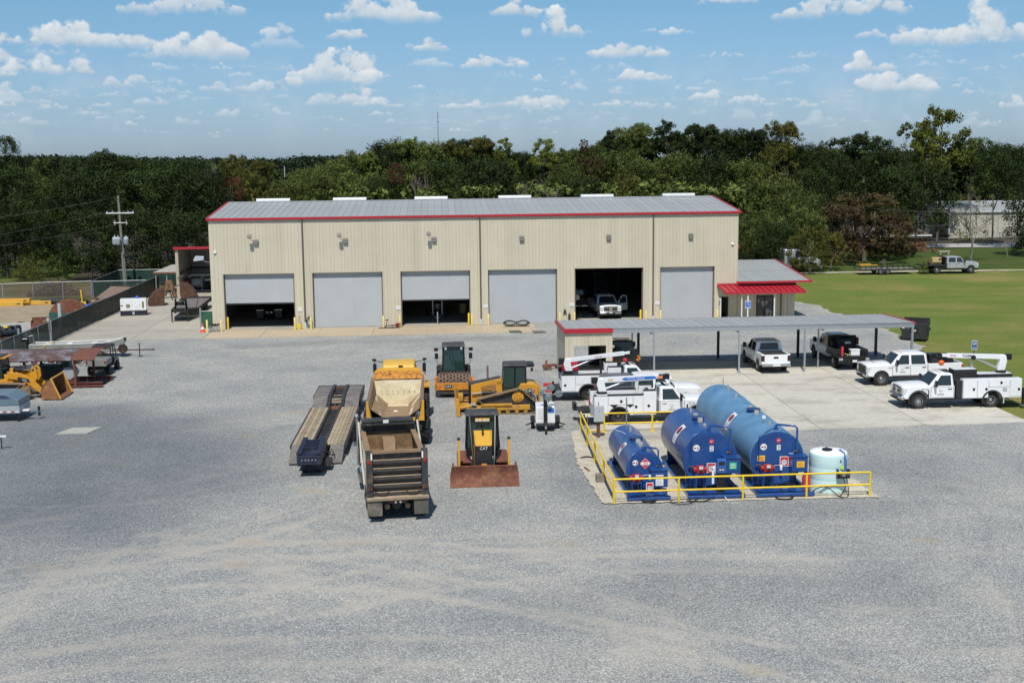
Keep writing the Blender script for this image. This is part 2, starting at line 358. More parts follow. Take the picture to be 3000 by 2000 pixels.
# ---------------------------------------------------------------- mesh helpers
class MB:
    def __init__(s,mat=None):s.v=[];s.f=[];s.m=mat
    def P(s,p):
        p=Vector(p);return tuple(s.m@p)if s.m else tuple(p)
    def add(s,vs,fs):
        o=len(s.v);s.v+=[s.P(v)for v in vs];s.f+=[tuple(i+o for i in f)for f in fs];return s
    def box(s,x0,x1,y0,y1,z0,z1):
        return s.add([(x0,y0,z0),(x1,y0,z0),(x1,y1,z0),(x0,y1,z0),(x0,y0,z1),(x1,y0,z1),(x1,y1,z1),(x0,y1,z1)],
                     [(0,3,2,1),(4,5,6,7),(0,1,5,4),(1,2,6,5),(2,3,7,6),(3,0,4,7)])
    def cbox(s,c,size,rot=None):
        hx,hy,hz=[a/2 for a in size];c=Vector(c);r=rot or Matrix.Identity(3)
        vs=[c+r@Vector(p)for p in((-hx,-hy,-hz),(hx,-hy,-hz),(hx,hy,-hz),(-hx,hy,-hz),(-hx,-hy,hz),(hx,-hy,hz),(hx,hy,hz),(-hx,hy,hz))]
        return s.add(vs,[(0,3,2,1),(4,5,6,7),(0,1,5,4),(1,2,6,5),(2,3,7,6),(3,0,4,7)])
    def beam(s,p,q,w,h=None):
        """square bar from p to q"""
        p=Vector(p);q=Vector(q);d=(q-p);L=d.length
        if L<1e-6:return s
        r=d.to_track_quat('X','Z').to_matrix()
        return s.cbox((p+q)/2,(L,w,h or w),r)
    def prism(s,poly,axis,a,b):
        """2-D outline extruded along an axis: 'y' takes (x,z), 'x' takes (y,z), 'z' takes (x,y)"""
        n=len(poly)
        def q(p,t):return{'y':(p[0],t,p[1]),'x':(t,p[0],p[1]),'z':(p[0],p[1],t)}[axis]
        vs=[q(p,a)for p in poly]+[q(p,b)for p in poly]
        fs=[tuple(range(n)),tuple(range(2*n-1,n-1,-1))]+[(i+n,(i+1)%n+n,(i+1)%n,i)for i in range(n)]
        return s.add(vs,fs)
    def cyl(s,p,q,r,r2=None,n=14,cap=True):
        p=Vector(p);q=Vector(q);r2=r if r2 is None else r2
        m3=(q-p).to_track_quat('Z','Y').to_matrix()
        vs=[]
        for c,rr in((p,r),(q,r2)):
            for i in range(n):
                a=2*PI*i/n;vs.append(c+m3@Vector((math.cos(a)*rr,math.sin(a)*rr,0)))
        fs=[(i,(i+1)%n,(i+1)%n+n,i+n)for i in range(n)]
        if cap:fs+=[tuple(range(n-1,-1,-1)),tuple(range(n,2*n))]
        return s.add(vs,fs)
    def tube(s,pts,r,n=7):
        """round pipe along a polyline"""
        pts=[Vector(p)for p in pts];rings=[]
        vs=[]
        for i,p in enumerate(pts):
            d=(pts[min(i+1,len(pts)-1)]-pts[max(i-1,0)])
            m3=d.to_track_quat('Z','Y').to_matrix()
            rr=r[i]if isinstance(r,(list,tuple))else r
            vs+=[p+m3@Vector((math.cos(2*PI*k/n)*rr,math.sin(2*PI*k/n)*rr,0))for k in range(n)]
        fs=[]
        for i in range(len(pts)-1):
            fs+=[(i*n+k,i*n+(k+1)%n,(i+1)*n+(k+1)%n,(i+1)*n+k)for k in range(n)]
        fs+=[tuple(range(n-1,-1,-1)),tuple(range((len(pts)-1)*n,len(pts)*n))]
        return s.add(vs,fs)
    def loft(s,rings,cap=True,closed=True):
        n=len(rings[0]);vs=[p for r in rings for p in r];fs=[]
        for i in range(len(rings)-1):
            for k in range(n if closed else n-1):
                fs.append((i*n+k,i*n+(k+1)%n,(i+1)*n+(k+1)%n,(i+1)*n+k))
        if cap:fs+=[tuple(range(n-1,-1,-1)),tuple(range((len(rings)-1)*n,len(rings)*n))]
        return s.add(vs,fs)
    def lathe(s,prof,c=(0,0,0),axis='z',n=20,cap=True):
        """(radius, height) outline turned about an axis through c"""
        vs=[];c=Vector(c)
        for(r,h)in prof:
            for k in range(n):
                a=2*PI*k/n;x,y=math.cos(a)*r,math.sin(a)*r
                vs.append(c+Vector({'z':(x,y,h),'y':(x,h,-y),'x':(h,x,y)}[axis]))
        fs=[]
        for i in range(len(prof)-1):
            fs+=[(i*n+k,i*n+(k+1)%n,(i+1)*n+(k+1)%n,(i+1)*n+k)for k in range(n)]
        if cap:fs+=[tuple(range(n-1,-1,-1)),tuple(range((len(prof)-1)*n,len(prof)*n))]
        return s.add(vs,fs)
    def quad(s,a,b,c,d):return s.add([a,b,c,d],[(0,1,2,3)])
    def sheet(s,poly,z):return s.add([(p[0],p[1],z)for p in poly],[tuple(range(len(poly)))])
    def build(s,name,mat,parent=None,smooth=None,bevel=0,kind=None,label=None,cat=None,group=None,fix=True,thick=0):
        me=bpy.data.meshes.new(name)
        me.from_pydata(s.v,[],s.f)
        if fix:
            bm=bmesh.new();bm.from_mesh(me);bmesh.ops.recalc_face_normals(bm,faces=bm.faces);bm.to_mesh(me);bm.free()
        me.materials.append(mat)
        if smooth is not None:
            me.polygons.foreach_set('use_smooth',[True]*len(me.polygons));me.set_sharp_from_angle(angle=RAD(smooth))
        o=bpy.data.objects.new(name,me);COL.objects.link(o)
        if parent is not None:o.parent=parent
        if bevel:
            bv=o.modifiers.new('edge','BEVEL');bv.width=bevel;bv.segments=2;bv.limit_method='ANGLE';bv.angle_limit=RAD(40)
        if thick:
            so=o.modifiers.new('thick','SOLIDIFY');so.thickness=thick
        return tag(o,label,cat,group,kind)

def tag(o,label=None,cat=None,group=None,kind=None):
    if label:o['label']=label
    if cat:o['category']=cat
    if group:o['group']=group
    if kind:o['kind']=kind
    return o

def thing(name,label,cat,loc=(0,0,0),rz=0.0,group=None,kind=None):
    o=bpy.data.objects.new(name,None);COL.objects.link(o)
    o.location=loc;o.rotation_euler=(0,0,rz);o.empty_display_size=.3
    return tag(o,label,cat,group,kind)

def kids(o):return list(o.children)
def copy_tree(o,parent=None,loc=None,rz=None,label=None):
    c=o.copy();COL.objects.link(c)
    if parent is not None:c.parent=parent
    if loc is not None:c.location=loc
    if rz is not None:c.rotation_euler=(0,0,rz)
    if label:c['label']=label
    for ch in kids(o):copy_tree(ch,c)
    return c

def text(name,body,size,mat,parent,loc,rot,depth=.006,sx=1.0,align='CENTER'):
    cu=bpy.data.curves.new(name,'FONT');cu.body=body;cu.size=size;cu.extrude=depth;cu.align_x=align;cu.align_y='CENTER';cu.resolution_u=2
    o=bpy.data.objects.new(name,cu);COL.objects.link(o)
    cu.materials.append(mat)
    bpy.context.view_layer.update()
    me=bpy.data.meshes.new_from_object(o.evaluated_get(bpy.context.evaluated_depsgraph_get()));bpy.data.objects.remove(o)
    o=bpy.data.objects.new(name,me);COL.objects.link(o);o.parent=parent;o.location=loc;o.rotation_euler=rot;o.scale=(sx,1,1)
    return o
FRONT=(PI/2,0,0)                  # lettering that faces -Y
def arc(cx,cz,r,a0,a1,n):
    return[(cx+r*math.cos(RAD(a0+(a1-a0)*i/n)),cz+r*math.sin(RAD(a0+(a1-a0)*i/n)))for i in range(n+1)]

white=M('white_paint',(.80,.81,.82),.32,var=.03,coat=.4,dirt=(.52,.49,.43),dirt_amt=.12,dscale=.9)
white_dull=M('white_dull',(.70,.71,.70),.6,var=.05,dirt=(.42,.38,.32),dirt_amt=.25)
black=M('black_paint',(.012,.012,.013),.42,var=.2)
black_matte=M('black_matte',(.022,.022,.024),.85,var=.25,dirt=(.09,.085,.075),dirt_amt=.2)
rubber=M('rubber',(.022,.021,.020),.9,var=.3,scale=6,dirt=(.10,.088,.07),dirt_amt=.35,dscale=3)
chrome=M('chrome',(.62,.63,.64),.18,metal=1.0,var=.05)
steel=M('galvanised',(.40,.43,.45),.5,metal=.55,var=.14,scale=7)
alu=M('aluminium',(.55,.56,.57),.38,metal=.8,var=.08)
dark_steel=M('dark_steel',(.055,.055,.058),.6,metal=.4,var=.3,dirt=(.12,.085,.055),dirt_amt=.3)
yellow_m=M('machine_yellow',(.62,.29,.018),.45,var=.08,coat=.15,dirt=(.26,.16,.07),dirt_amt=.30,dscale=1.8)
yellow_s=M('pale_bonnet_yellow',(.66,.37,.05),.5,var=.08,dirt=(.30,.20,.09),dirt_amt=.25)  # paler yellow shared by bonnets, posts, rims and beams
orange_m=M('faded_orange',(.62,.24,.02),.5,var=.12,dirt=(.20,.10,.045),dirt_amt=.6,dscale=2.4)
safety_y=M('safety_yellow',(.80,.55,.02),.45,var=.06,dirt=(.40,.28,.06),dirt_amt=.2,dscale=3)
pale_y=M('bollard_yellow',(.76,.62,.22),.6,var=.08)
rust=M('rust',(.16,.062,.034),.85,var=.35,scale=3,dirt=(.27,.12,.055),dirt_amt=.45)
rust_dark=M('dark_rust',(.085,.042,.028),.9,var=.35,dirt=(.16,.075,.04),dirt_amt=.4)
red_paint=M('red_trim',(.43,.022,.036),.42,var=.06)
red_box=M('pump_red',(.36,.02,.02),.45,var=.15)
tan_wall=M('tan_panel',(.57,.52,.40),.5,var=.035,scale=.6,dirt=(.43,.36,.27),dirt_amt=.20,dscale=.35,streak=True,each=.09)
tan_trim=M('tan_trim',(.47,.42,.31),.5,var=.04)
galvalume=M('galvalume_roof',(.36,.375,.372),.55,metal=.12,var=.06,scale=.7,dirt=(.29,.30,.285),dirt_amt=.4,dscale=.25,spec=.4,each=.10)
door_grey=M('door_curtain_grey',(.40,.425,.445),.45,var=.04,scale=.6,dirt=(.33,.34,.34),dirt_amt=.2,dscale=.5,streak=True)
bronze=M('bronze_downspout',(.105,.085,.078),.5,var=.1)
tank_blue=M('tank_blue',(.013,.066,.245),.3,var=.12,scale=1.2,coat=.25,dirt=(.05,.10,.24),dirt_amt=.3)
tank_faded=M('faded_tank_blue',(.115,.255,.41),.5,var=.16,scale=.8,dirt=(.05,.15,.35),dirt_amt=.45,dscale=.7)
poly_white=M('poly_tank',(.56,.76,.76),.45,var=.03)
wood=M('weathered_plank',(.30,.245,.165),.85,var=.25,scale=3,dirt=(.15,.125,.10),dirt_amt=.4)
wood_grey=M('grey_plank',(.165,.15,.145),.9,var=.28,scale=3,dirt=(.25,.21,.16),dirt_amt=.35)
glass=glass_mat('dark_glass')
glass_g=glass_mat('green_glass',(.018,.042,.036),.05)
lamp_red=M('tail_lamp',(.42,.012,.012),.25,var=.05)
lamp_clear=M('clear_lamp',(.72,.74,.76),.12,var=.05,metal=.3)
amber=M('amber_lamp',(.65,.20,.02),.3,var=.05)
print_black=M('print_black',(.02,.02,.022),.6,var=.05)
print_white=M('print_white',(.78,.78,.76),.6,var=.03)
print_red=M('print_red',(.58,.04,.05),.55,var=.05)
print_blue=M('print_blue',(.03,.16,.55),.55,var=.05)
print_yellow=M('print_yellow',(.80,.52,.02),.55,var=.05)
print_green=M('print_green',(.03,.45,.20),.55,var=.05)
grey_box=M('grey_enclosure',(.42,.46,.48),.5,var=.06)
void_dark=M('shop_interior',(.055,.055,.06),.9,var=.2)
navy=M('navy_paint',(.015,.020,.042),.45,var=.25,dirt=(.13,.12,.11),dirt_amt=.3)
# ---------------------------------------------------------------- ground
def strokes():
    """dust (0), darker bluish tone (1) and mud (2) on the yard: polylines with width, strength"""
    g=lambda u,v:(lambda p:(p.x,p.y))(ground_at(u,v))
    S=[]
    def st(ch,w,k,*uv):S.append((ch,w,k,[g(a,b)for a,b in uv]))
    L=lambda x,y:(x*.6378,1200+y*.6378)          # left lower view
    Q=lambda x,y:(1500+x*.6378,1200+y*.6378)     # right lower view
    st(0,.9,.55,L(1200,460),L(1260,500),L(1330,545),L(1390,570));st(0,.8,.5,L(1050,670),L(1200,625),L(1330,580),L(1400,560))
    st(0,1.0,.5,L(770,570),L(810,620),L(860,640));st(0,1.0,.5,L(1270,700),L(1330,760),L(1300,810),L(1420,830),L(1560,830))
    st(0,1.3,.6,L(1180,890),L(1300,920),L(1450,925),L(1600,910));st(0,1.0,.5,L(1480,630),L(1620,600),L(1800,600))
    st(0,1.4,.4,L(1700,860),L(1850,830),L(1950,800));st(0,2.0,.42,L(880,1120),L(1000,1090),L(1200,1110));st(0,2.0,.4,L(1330,1200),L(1500,1180),L(1900,1200))
    st(0,1.6,.5,L(100,890),L(200,850),L(330,780),L(420,700));st(0,1.2,.4,L(0,1000),L(80,980),L(180,975));st(0,1.5,.35,L(800,330),L(1000,280),L(1060,250))
    st(0,.8,.5,L(930,95),L(1100,90),L(1250,75),L(1350,60));st(0,.7,.45,L(1000,60),L(1180,45));st(0,1.0,.35,L(380,500),L(200,500),L(20,540));st(0,.9,.4,L(60,580),L(200,550))
    st(0,2.6,.28,L(900,560),L(1000,620),L(1100,700),L(1250,800));st(0,3.0,.22,L(1900,700),L(1950,900),L(1850,1050))
    st(0,1.0,.42,Q(680,600),Q(900,600),Q(1150,640));st(0,.5,.4,Q(1390,515),Q(1600,515),Q(1840,512));st(0,2.4,.3,Q(300,960),Q(500,1010),Q(620,1040));st(0,2.4,.38,Q(0,1130),Q(300,1140),Q(620,1150))
    st(0,.7,.5,Q(1560,910),Q(1700,920),Q(1800,925));st(0,.6,.5,Q(2150,860),Q(2250,870));st(0,1.0,.4,Q(2150,1140),Q(2330,1160));st(0,1.6,.24,Q(1900,350),Q(2100,430),Q(2300,500));st(0,2.0,.25,Q(0,620),Q(400,700),Q(800,720),Q(1400,690))
    st(0,.6,.5,Q(1950,325),Q(2080,345));st(0,.5,.5,(870,1320),(930,1290));st(0,1.4,.42,(700,1040),(900,1045),(1050,1040));st(0,1.2,.38,(820,1120),(960,1100));st(0,1.0,.38,(620,1160),(800,1160))
    st(0,1.0,.4,(1330,1070),(1560,1050));st(0,.9,.3,(1100,1010),(1300,1000));st(0,.8,.45,(1590,1090),(1640,1110),(1610,1150));st(0,1.0,.42,(1640,1200),(1650,1300));
    st(2,.55,.6,(810,1215),(880,1205));st(2,.5,.6,L(1390,360),L(1470,375));st(2,.5,.45,L(500,230),L(530,255));st(2,.4,.5,L(150,720),L(240,720));st(2,.4,.5,L(1100,600),L(1190,610));st(2,.6,.5,L(1500,615),L(1700,610))
    st(2,1.2,.42,(160,1245),(300,1215),(420,1200));st(2,.8,.45,(200,1300),(280,1270));st(2,.3,.6,L(1060,705),L(1090,710));st(2,.35,.5,Q(1100,1190),Q(1160,1195));st(2,.35,.5,Q(1880,595),Q(1930,600));st(2,.4,.5,Q(200,610),Q(290,620));st(2,.9,.35,L(1380,440),L(1480,430))
    st(2,1.0,.35,(480,1250),(640,1230));st(2,.8,.4,(960,1180),(1010,1170));st(2,.5,.5,(720,1275),(760,1290))
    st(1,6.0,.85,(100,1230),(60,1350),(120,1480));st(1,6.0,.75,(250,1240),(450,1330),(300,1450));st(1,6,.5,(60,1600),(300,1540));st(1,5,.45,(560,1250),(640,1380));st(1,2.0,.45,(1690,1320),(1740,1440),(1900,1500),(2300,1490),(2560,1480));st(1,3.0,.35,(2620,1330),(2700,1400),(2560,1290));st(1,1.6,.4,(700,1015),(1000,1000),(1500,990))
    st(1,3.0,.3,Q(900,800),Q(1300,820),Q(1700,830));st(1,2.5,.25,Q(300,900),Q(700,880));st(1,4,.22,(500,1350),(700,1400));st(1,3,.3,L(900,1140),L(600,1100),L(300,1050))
    rr=random.Random(21)                       # turning tyre tracks, in pairs
    for i in range(95):
        x,y=(rr.uniform(-14,40),rr.uniform(-92,-54))if i<72 else(rr.uniform(-4,26),rr.uniform(-48,-10))
        h=rr.choice((rr.uniform(-.5,.5),rr.uniform(-.5,.5),rr.uniform(0,6.28)));c=rr.uniform(-.07,.07);pts=[]
        ch=0 if rr.random()<.72 else 1
        for k in range(rr.randrange(8,20)):pts.append((x,y,h));x+=math.cos(h)*1.5;y+=math.sin(h)*1.5;h+=c*1.5
        for s in(-1,1):
            S.append((ch,rr.uniform(.2,.42),rr.uniform(.2,.5)*(1 if ch==0 else .35),[(p[0]-math.sin(p[2])*s*.95,p[1]+math.cos(p[2])*s*.95)for p in pts]))
    return S

def ground_at(u,v,z=0.0):
    d=_f+_r2*((u-1500)/CAM_F)-_u2*((v-1000)/CAM_F)
    return CAM_P+d*((z-CAM_P.z)/d.z)

def seg_dist(P,pts):
    best=np.full(P.shape[0],1e9)
    for(a,b)in zip(pts[:-1],pts[1:]):
        a=np.array(a);b=np.array(b);ab=b-a
        t=np.clip(((P-a)@ab)/max(1e-9,ab@ab),0,1)
        best=np.minimum(best,np.linalg.norm(P-(a+t[:,None]*ab),axis=1))
    return best

def ground_sheet():
    mb=MB();mb.sheet([(-2500,-400),(3500,-400),(3500,4500),(-2500,4500)],-.14)
    mb.build('ground',grass_mat('far_grass',(.05,.075,.02),(.08,.095,.03)),kind='structure')

def gravel_yard():
    # a fine grid whose outer edge wanders; wear and darker tone are held as a vertex colour
    xs=np.arange(-36,66.01,.22);ys=np.arange(-98,16.01,.22)
    X,Y=np.meshgrid(xs,ys)
    rng=np.random.default_rng(2)
    def edge(t,s):return np.sin(t*.7+s)*.25+np.sin(t*1.9+s*2)*.18+np.sin(t*4.1+s)*.1
    # right-hand limit of the stone at each depth
    yk=np.array([-98,-45.5,-44.6,-43,-26,-21.5,-16,-8,0,10,14,16])
    xk=np.array([66,66,53.5,52,53,54.5,56.9,57.2,57.0,56.6,55.5,54.0])
    lim=np.interp(Y,yk,xk)+edge(Y,1.3)
    cell_ok=(X<=lim+.22)
    left=np.where(Y>8.3+edge(X,2.),X>-12.2,True)
    ok=cell_ok&left
    idx=-np.ones(X.shape,int);idx[ok]=np.arange(ok.sum())
    V=np.stack([X[ok],Y[ok],np.zeros(ok.sum())],1)
    V[:,0]=np.minimum(V[:,0],lim[ok])
    V[:,2]=.018*np.sin(V[:,0]*.5)*np.sin(V[:,1]*.37)+rng.normal(0,.004,len(V))-.012
    inn=V[:,0]<lim[ok]-.5;V[inn,0]+=rng.normal(0,.03,int(inn.sum()))
    q=np.stack([idx[:-1,:-1],idx[:-1,1:],idx[1:,1:],idx[1:,:-1]],-1).reshape(-1,4)
    q=q[(q>=0).all(1)]
    me=bpy.data.meshes.new('gravel_yard');me.from_pydata(V.tolist(),[],q.tolist())
    col=np.zeros((len(V),4),np.float32);col[:,3]=1
    P=V[:,:2]
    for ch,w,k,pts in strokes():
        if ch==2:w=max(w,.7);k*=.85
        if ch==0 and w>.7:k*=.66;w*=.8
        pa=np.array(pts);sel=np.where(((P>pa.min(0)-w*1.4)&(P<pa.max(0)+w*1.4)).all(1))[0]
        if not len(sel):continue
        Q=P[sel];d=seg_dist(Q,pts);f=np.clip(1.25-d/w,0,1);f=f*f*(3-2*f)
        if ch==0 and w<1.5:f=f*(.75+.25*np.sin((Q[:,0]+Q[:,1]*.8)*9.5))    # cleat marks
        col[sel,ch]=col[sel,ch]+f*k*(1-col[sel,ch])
    # thin stone on the beaten dirt left of the fence and near slab edges
    f=np.clip((-11.9-P[:,0])/1.0,0,1)*np.clip((P[:,1]+2)/9,0,1)*.55;col[:,0]=np.maximum(col[:,0],f)
    f=np.clip(1-np.abs(P[:,0]-lim[ok])/1.6,0,1)*np.clip((P[:,1]+45)/2,0,1)*.5;col[:,0]=np.maximum(col[:,0],f)
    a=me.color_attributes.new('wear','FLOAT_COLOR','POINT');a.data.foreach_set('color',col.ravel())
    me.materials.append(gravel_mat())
    o=bpy.data.objects.new('gravel_yard',me);COL.objects.link(o);tag(o,kind='structure')

def wavy(pts,amp=.25,step=.8,seed=1):
    r=random.Random(seed);out=[]
    for(a,b)in zip(pts,pts[1:]+pts[:1]):
        a=Vector(a);b=Vector(b);n=max(1,int((b-a).length/step));nn=Vector((-(b-a).y,(b-a).x)).normalized()
        for i in range(n):p=a.lerp(b,i/n)+nn*r.uniform(-amp,amp);out.append((p.x,p.y))
    return out

def slab(name,x0,x1,y0,y1,nx,ny,mat,z=.012,gap=.018,z0=-.12,skew=0.0):
    s=thing(name,None,None,kind='structure')
    for i in range(nx):
        for j in range(ny):
            xa=x0+(x1-x0)*i/nx;xb=x0+(x1-x0)*(i+1)/nx;ya=y0+(y1-y0)*j/ny;yb=y0+(y1-y0)*(j+1)/ny
            if skew:
                pts=[(xa+gap,ya+gap+(skew*(xa-x0)if j==0 else 0)),(xb-gap,ya+gap+(skew*(xb-x0)if j==0 else 0)),(xb-gap,yb-gap),(xa+gap,yb-gap)]
                MB().prism(pts,'z',z0,z).build('slab_panel',mat,s)
            else:
                MB().box(xa+gap,xb-gap,ya+gap,yb-gap,z0,z).build('slab_panel',mat,s)
    return s

ground_sheet()
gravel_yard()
conc_pale=concrete_mat('pale_concrete',(.56,.53,.455),(.30,.28,.225),.75)
conc_tan=concrete_mat('tan_concrete',(.46,.385,.275),(.33,.27,.19),.5,warm=(.50,.36,.21))
conc_grey=concrete_mat('grey_concrete',(.41,.38,.325),(.25,.235,.205),.55)
conc_left=concrete_mat('yard_concrete',(.42,.39,.33),(.27,.25,.22),.6)
slab('concrete_apron',.0,28.1,-5.15,-.02,6,1,conc_tan,z=.02)
slab('concrete_apron_east',36.2,51.6,-6.3,-.02,3,1,conc_tan,z=.02)
slab('concrete_yard_slab',-11.9,-.02,-5.15,38,2,7,conc_left,z=.02)
slab('parking_slab',28.4,52.0,-44.7,-21.6,4,4,conc_pale,z=.03,skew=.045)
MB().box(.1,46.2,.1,22.1,-.1,.03).build('shop_floor',conc_grey,kind='structure')
lawn=grass_mat()
MB().sheet(wavy([(51.5,-46.5),(51.5,-40),(55.5,-16),(55.2,0),(54.4,14),(48,24),(48,42),(140,46),(150,-60),(58,-60),(55.5,-46)],.3,1.0,3),-.06).build('lawn',lawn,kind='structure')
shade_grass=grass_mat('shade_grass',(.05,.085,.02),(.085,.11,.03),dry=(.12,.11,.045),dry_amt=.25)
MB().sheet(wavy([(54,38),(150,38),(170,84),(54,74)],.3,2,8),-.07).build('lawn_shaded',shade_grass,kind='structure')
path_m=M('path_dirt',(.50,.44,.34),.95,var=.2,scale=1.5,dirt=(.14,.13,.05),dirt_amt=.4,dscale=.8)
MB().sheet(wavy([(62,41.6),(80,41.5),(96,40.3),(140,38.5),(140,39.9),(96,41.6),(80,42.9),(62,43.2)],.22,1.0,5),-.008).build('path',path_m,kind='structure')
MB().sheet([(92,79.5),(150,74),(160,86),(96,86.5)],-.008).build('road',M('road_grey',(.40,.39,.38),.9,var=.08),kind='structure')
MB().sheet(wavy([(-45,8),(-12.3,8.2),(-12.3,25),(-18,25.5),(-28,23.5),(-45,23)],.5,1.0,6),.004).build('dirt_yard',M('tan_dirt',(.33,.265,.175),.95,var=.22,scale=1.2,dirt=(.20,.155,.10),dirt_amt=.5,dscale=.6),kind='structure')
MB().sheet(wavy([(-60,25),(-28,24.5),(-18,26),(-12.3,26),(-12.3,40),(-20,48),(-60,48)],.4,1.2,7),0.0).build('rough_grass',grass_mat('rough_grass',(.055,.06,.025),(.115,.095,.05),dry=(.20,.14,.085),dry_amt=.9),kind='structure')
MB().sheet([(-140,46),(-20,44),(-12,40.5),(60,44.5),(56,72),(160,90),(160,180),(-140,180)],-.09).build('forest_floor',M('leaf_litter',(.045,.038,.02),.95,var=.4,scale=.6,dirt=(.05,.06,.018),dirt_amt=.4,dscale=.3),kind='structure')
MB().sheet([(-38,47),(-27,46),(-28,56),(-33,92),(-46,92)],-.05).build('grass_track',grass_mat('track_grass',(.075,.105,.028),(.12,.14,.045),dry_amt=.3),kind='structure')
lime_m=gravel_mat('limestone_pad',(1.65,1.53,1.32),attr=False,sc=1.9)
MB().sheet(wavy([(26.75,-43.2),(28.5,-42.6),(34.6,-43.9),(35.3,-46.2),(36.6,-50),(38.5,-54),(38.6,-57.5),(26.6,-57.3),(26.3,-50)],.07,.25,4),.022).build('limestone_pad',lime_m,kind='structure')
MB().box(27.2,34.8,-45.6,-43.3,-.05,.05).build('rail_footing',conc_grey,kind='structure')
MB().prism([(-1.35,-40.8),(.35,-40.8),(.75,-39.3),(-.9,-39.3)],'z',-.05,.03).build('concrete_pad',concrete_mat('pad_concrete',(.42,.42,.37),(.3,.3,.26),.3),label='small flat concrete pad set flush in dark gravel',cat='concrete pad')
# ---------------------------------------------------------------- main workshop
H,LEN,RY,RZ,DEP=9.70,46.44,11.14,10.66,22.28
DOORS=[(1.043,6.096,2.17),(8.737,6.096,0.0),(16.43,6.096,2.21),(24.123,6.096,0.0),(31.817,6.096,4.78),(39.455,4.877,0.0)]
DT=4.872
shop=thing('workshop','long tan metal workshop with red eave trim and six roll up doors','workshop',(0,0,0))
def rib_panel(xa,xb,zt,openings,y=0.0,rib=.305,h=.032,z0=0.03):
    """one sheet of ribbed cladding facing -y, cut round the openings (x0, x1, ztop)"""
    xs=[]
    k=math.ceil((xa-1e-6)/rib)
    prof=[(xa,0)]
    while k*rib<xb-.06:
        c=k*rib
        if c>xa+.05:
            prof+=[(c-.035,0),(c-.016,-h),(c+.016,-h),(c+.035,0)]
        k+=1
    prof.append((xb-.006,0))
    pts=[]
    cuts=sorted(c for o in openings for c in o[:2]if xa<c<xb)
    for(p,q)in zip(prof[:-1],prof[1:]):
        pts.append(p)
        for c in cuts:
            if p[0]<c<q[0]:pts.append((c,p[1]+(q[1]-p[1])*(c-p[0])/(q[0]-p[0])))
    pts.append(prof[-1])
    mb=MB()
    for(p,q)in zip(pts[:-1],pts[1:]):
        if q[0]-p[0]<1e-5:continue
        mid=(p[0]+q[0])/2;zb=z0
        for(a,b,t)in openings:
            if a<=mid<=b:zb=t
        mb.add([(p[0],y+p[1],zb),(q[0],y+q[1],zb),(q[0],y+q[1],zt),(p[0],y+p[1],zt)],[(0,1,2,3)])
    return mb
OPEN=[(x,x+w,DT)for x,w,b in DOORS]+[(44.75,45.62,2.13)]
PW=.9144
n=int(LEN/PW)+1
for i in range(n):
    xa,xb=i*PW,min((i+1)*PW,LEN)
    rib_panel(xa,xb,H,OPEN).build('wall_panel',tan_wall,shop,fix=False)
# other walls, roof
MB().box(-.05,.0,.02,DEP,0,H).build('side_wall',tan_wall,shop)
MB().box(LEN-.05,LEN,.02,DEP,0,H).build('side_wall',tan_wall,shop)
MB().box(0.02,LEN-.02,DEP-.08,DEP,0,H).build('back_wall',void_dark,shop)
for X in(.0,LEN-.05):
    MB().prism([(0.02,H),(DEP,H),(RY,RZ-.06)],'x',X,X+.05).build('gable_wall',tan_wall,shop)
sl=(RZ-H)/RY
def roof_panel(w,run,rise,seam=.045):
    mb=MB()
    mb.add([(0,0,0),(w,0,0),(w,run,rise),(0,run,rise)],[(0,1,2,3)])
    mb.add([(-.025,0,0),(.0,0,seam),(.025,0,0),(-.025,run,rise),(0,run,rise+seam),(.025,run,rise)],[(0,1,4,3),(1,2,5,4),(0,2,1),(3,4,5)])
    return mb
RW=(LEN+.3)/76
proto=roof_panel(RW,RY+.16,(RY+.16)*sl).build('roof_panel',galvalume,shop,fix=False)
proto.location=(-.15,-.16,H+.06-.16*sl)
for i in range(1,76):
    c=proto.copy();COL.objects.link(c);c.location.x=-.15+i*RW
MB().add([(-.15,RY,RZ+.05),(LEN+.15,RY,RZ+.05),(LEN+.15,DEP+.15,H+.05),(-.15,DEP+.15,H+.05)],[(0,1,2,3)]).build('rear_roof',galvalume,shop)
MB().prism([(RY-.25,RZ+.08),(RY,RZ+.11),(RY+.25,RZ+.08),(RY+.25,RZ+.05),(RY-.25,RZ+.05)],'x',-.15,LEN+.15).build('ridge_cap',galvalume,shop)
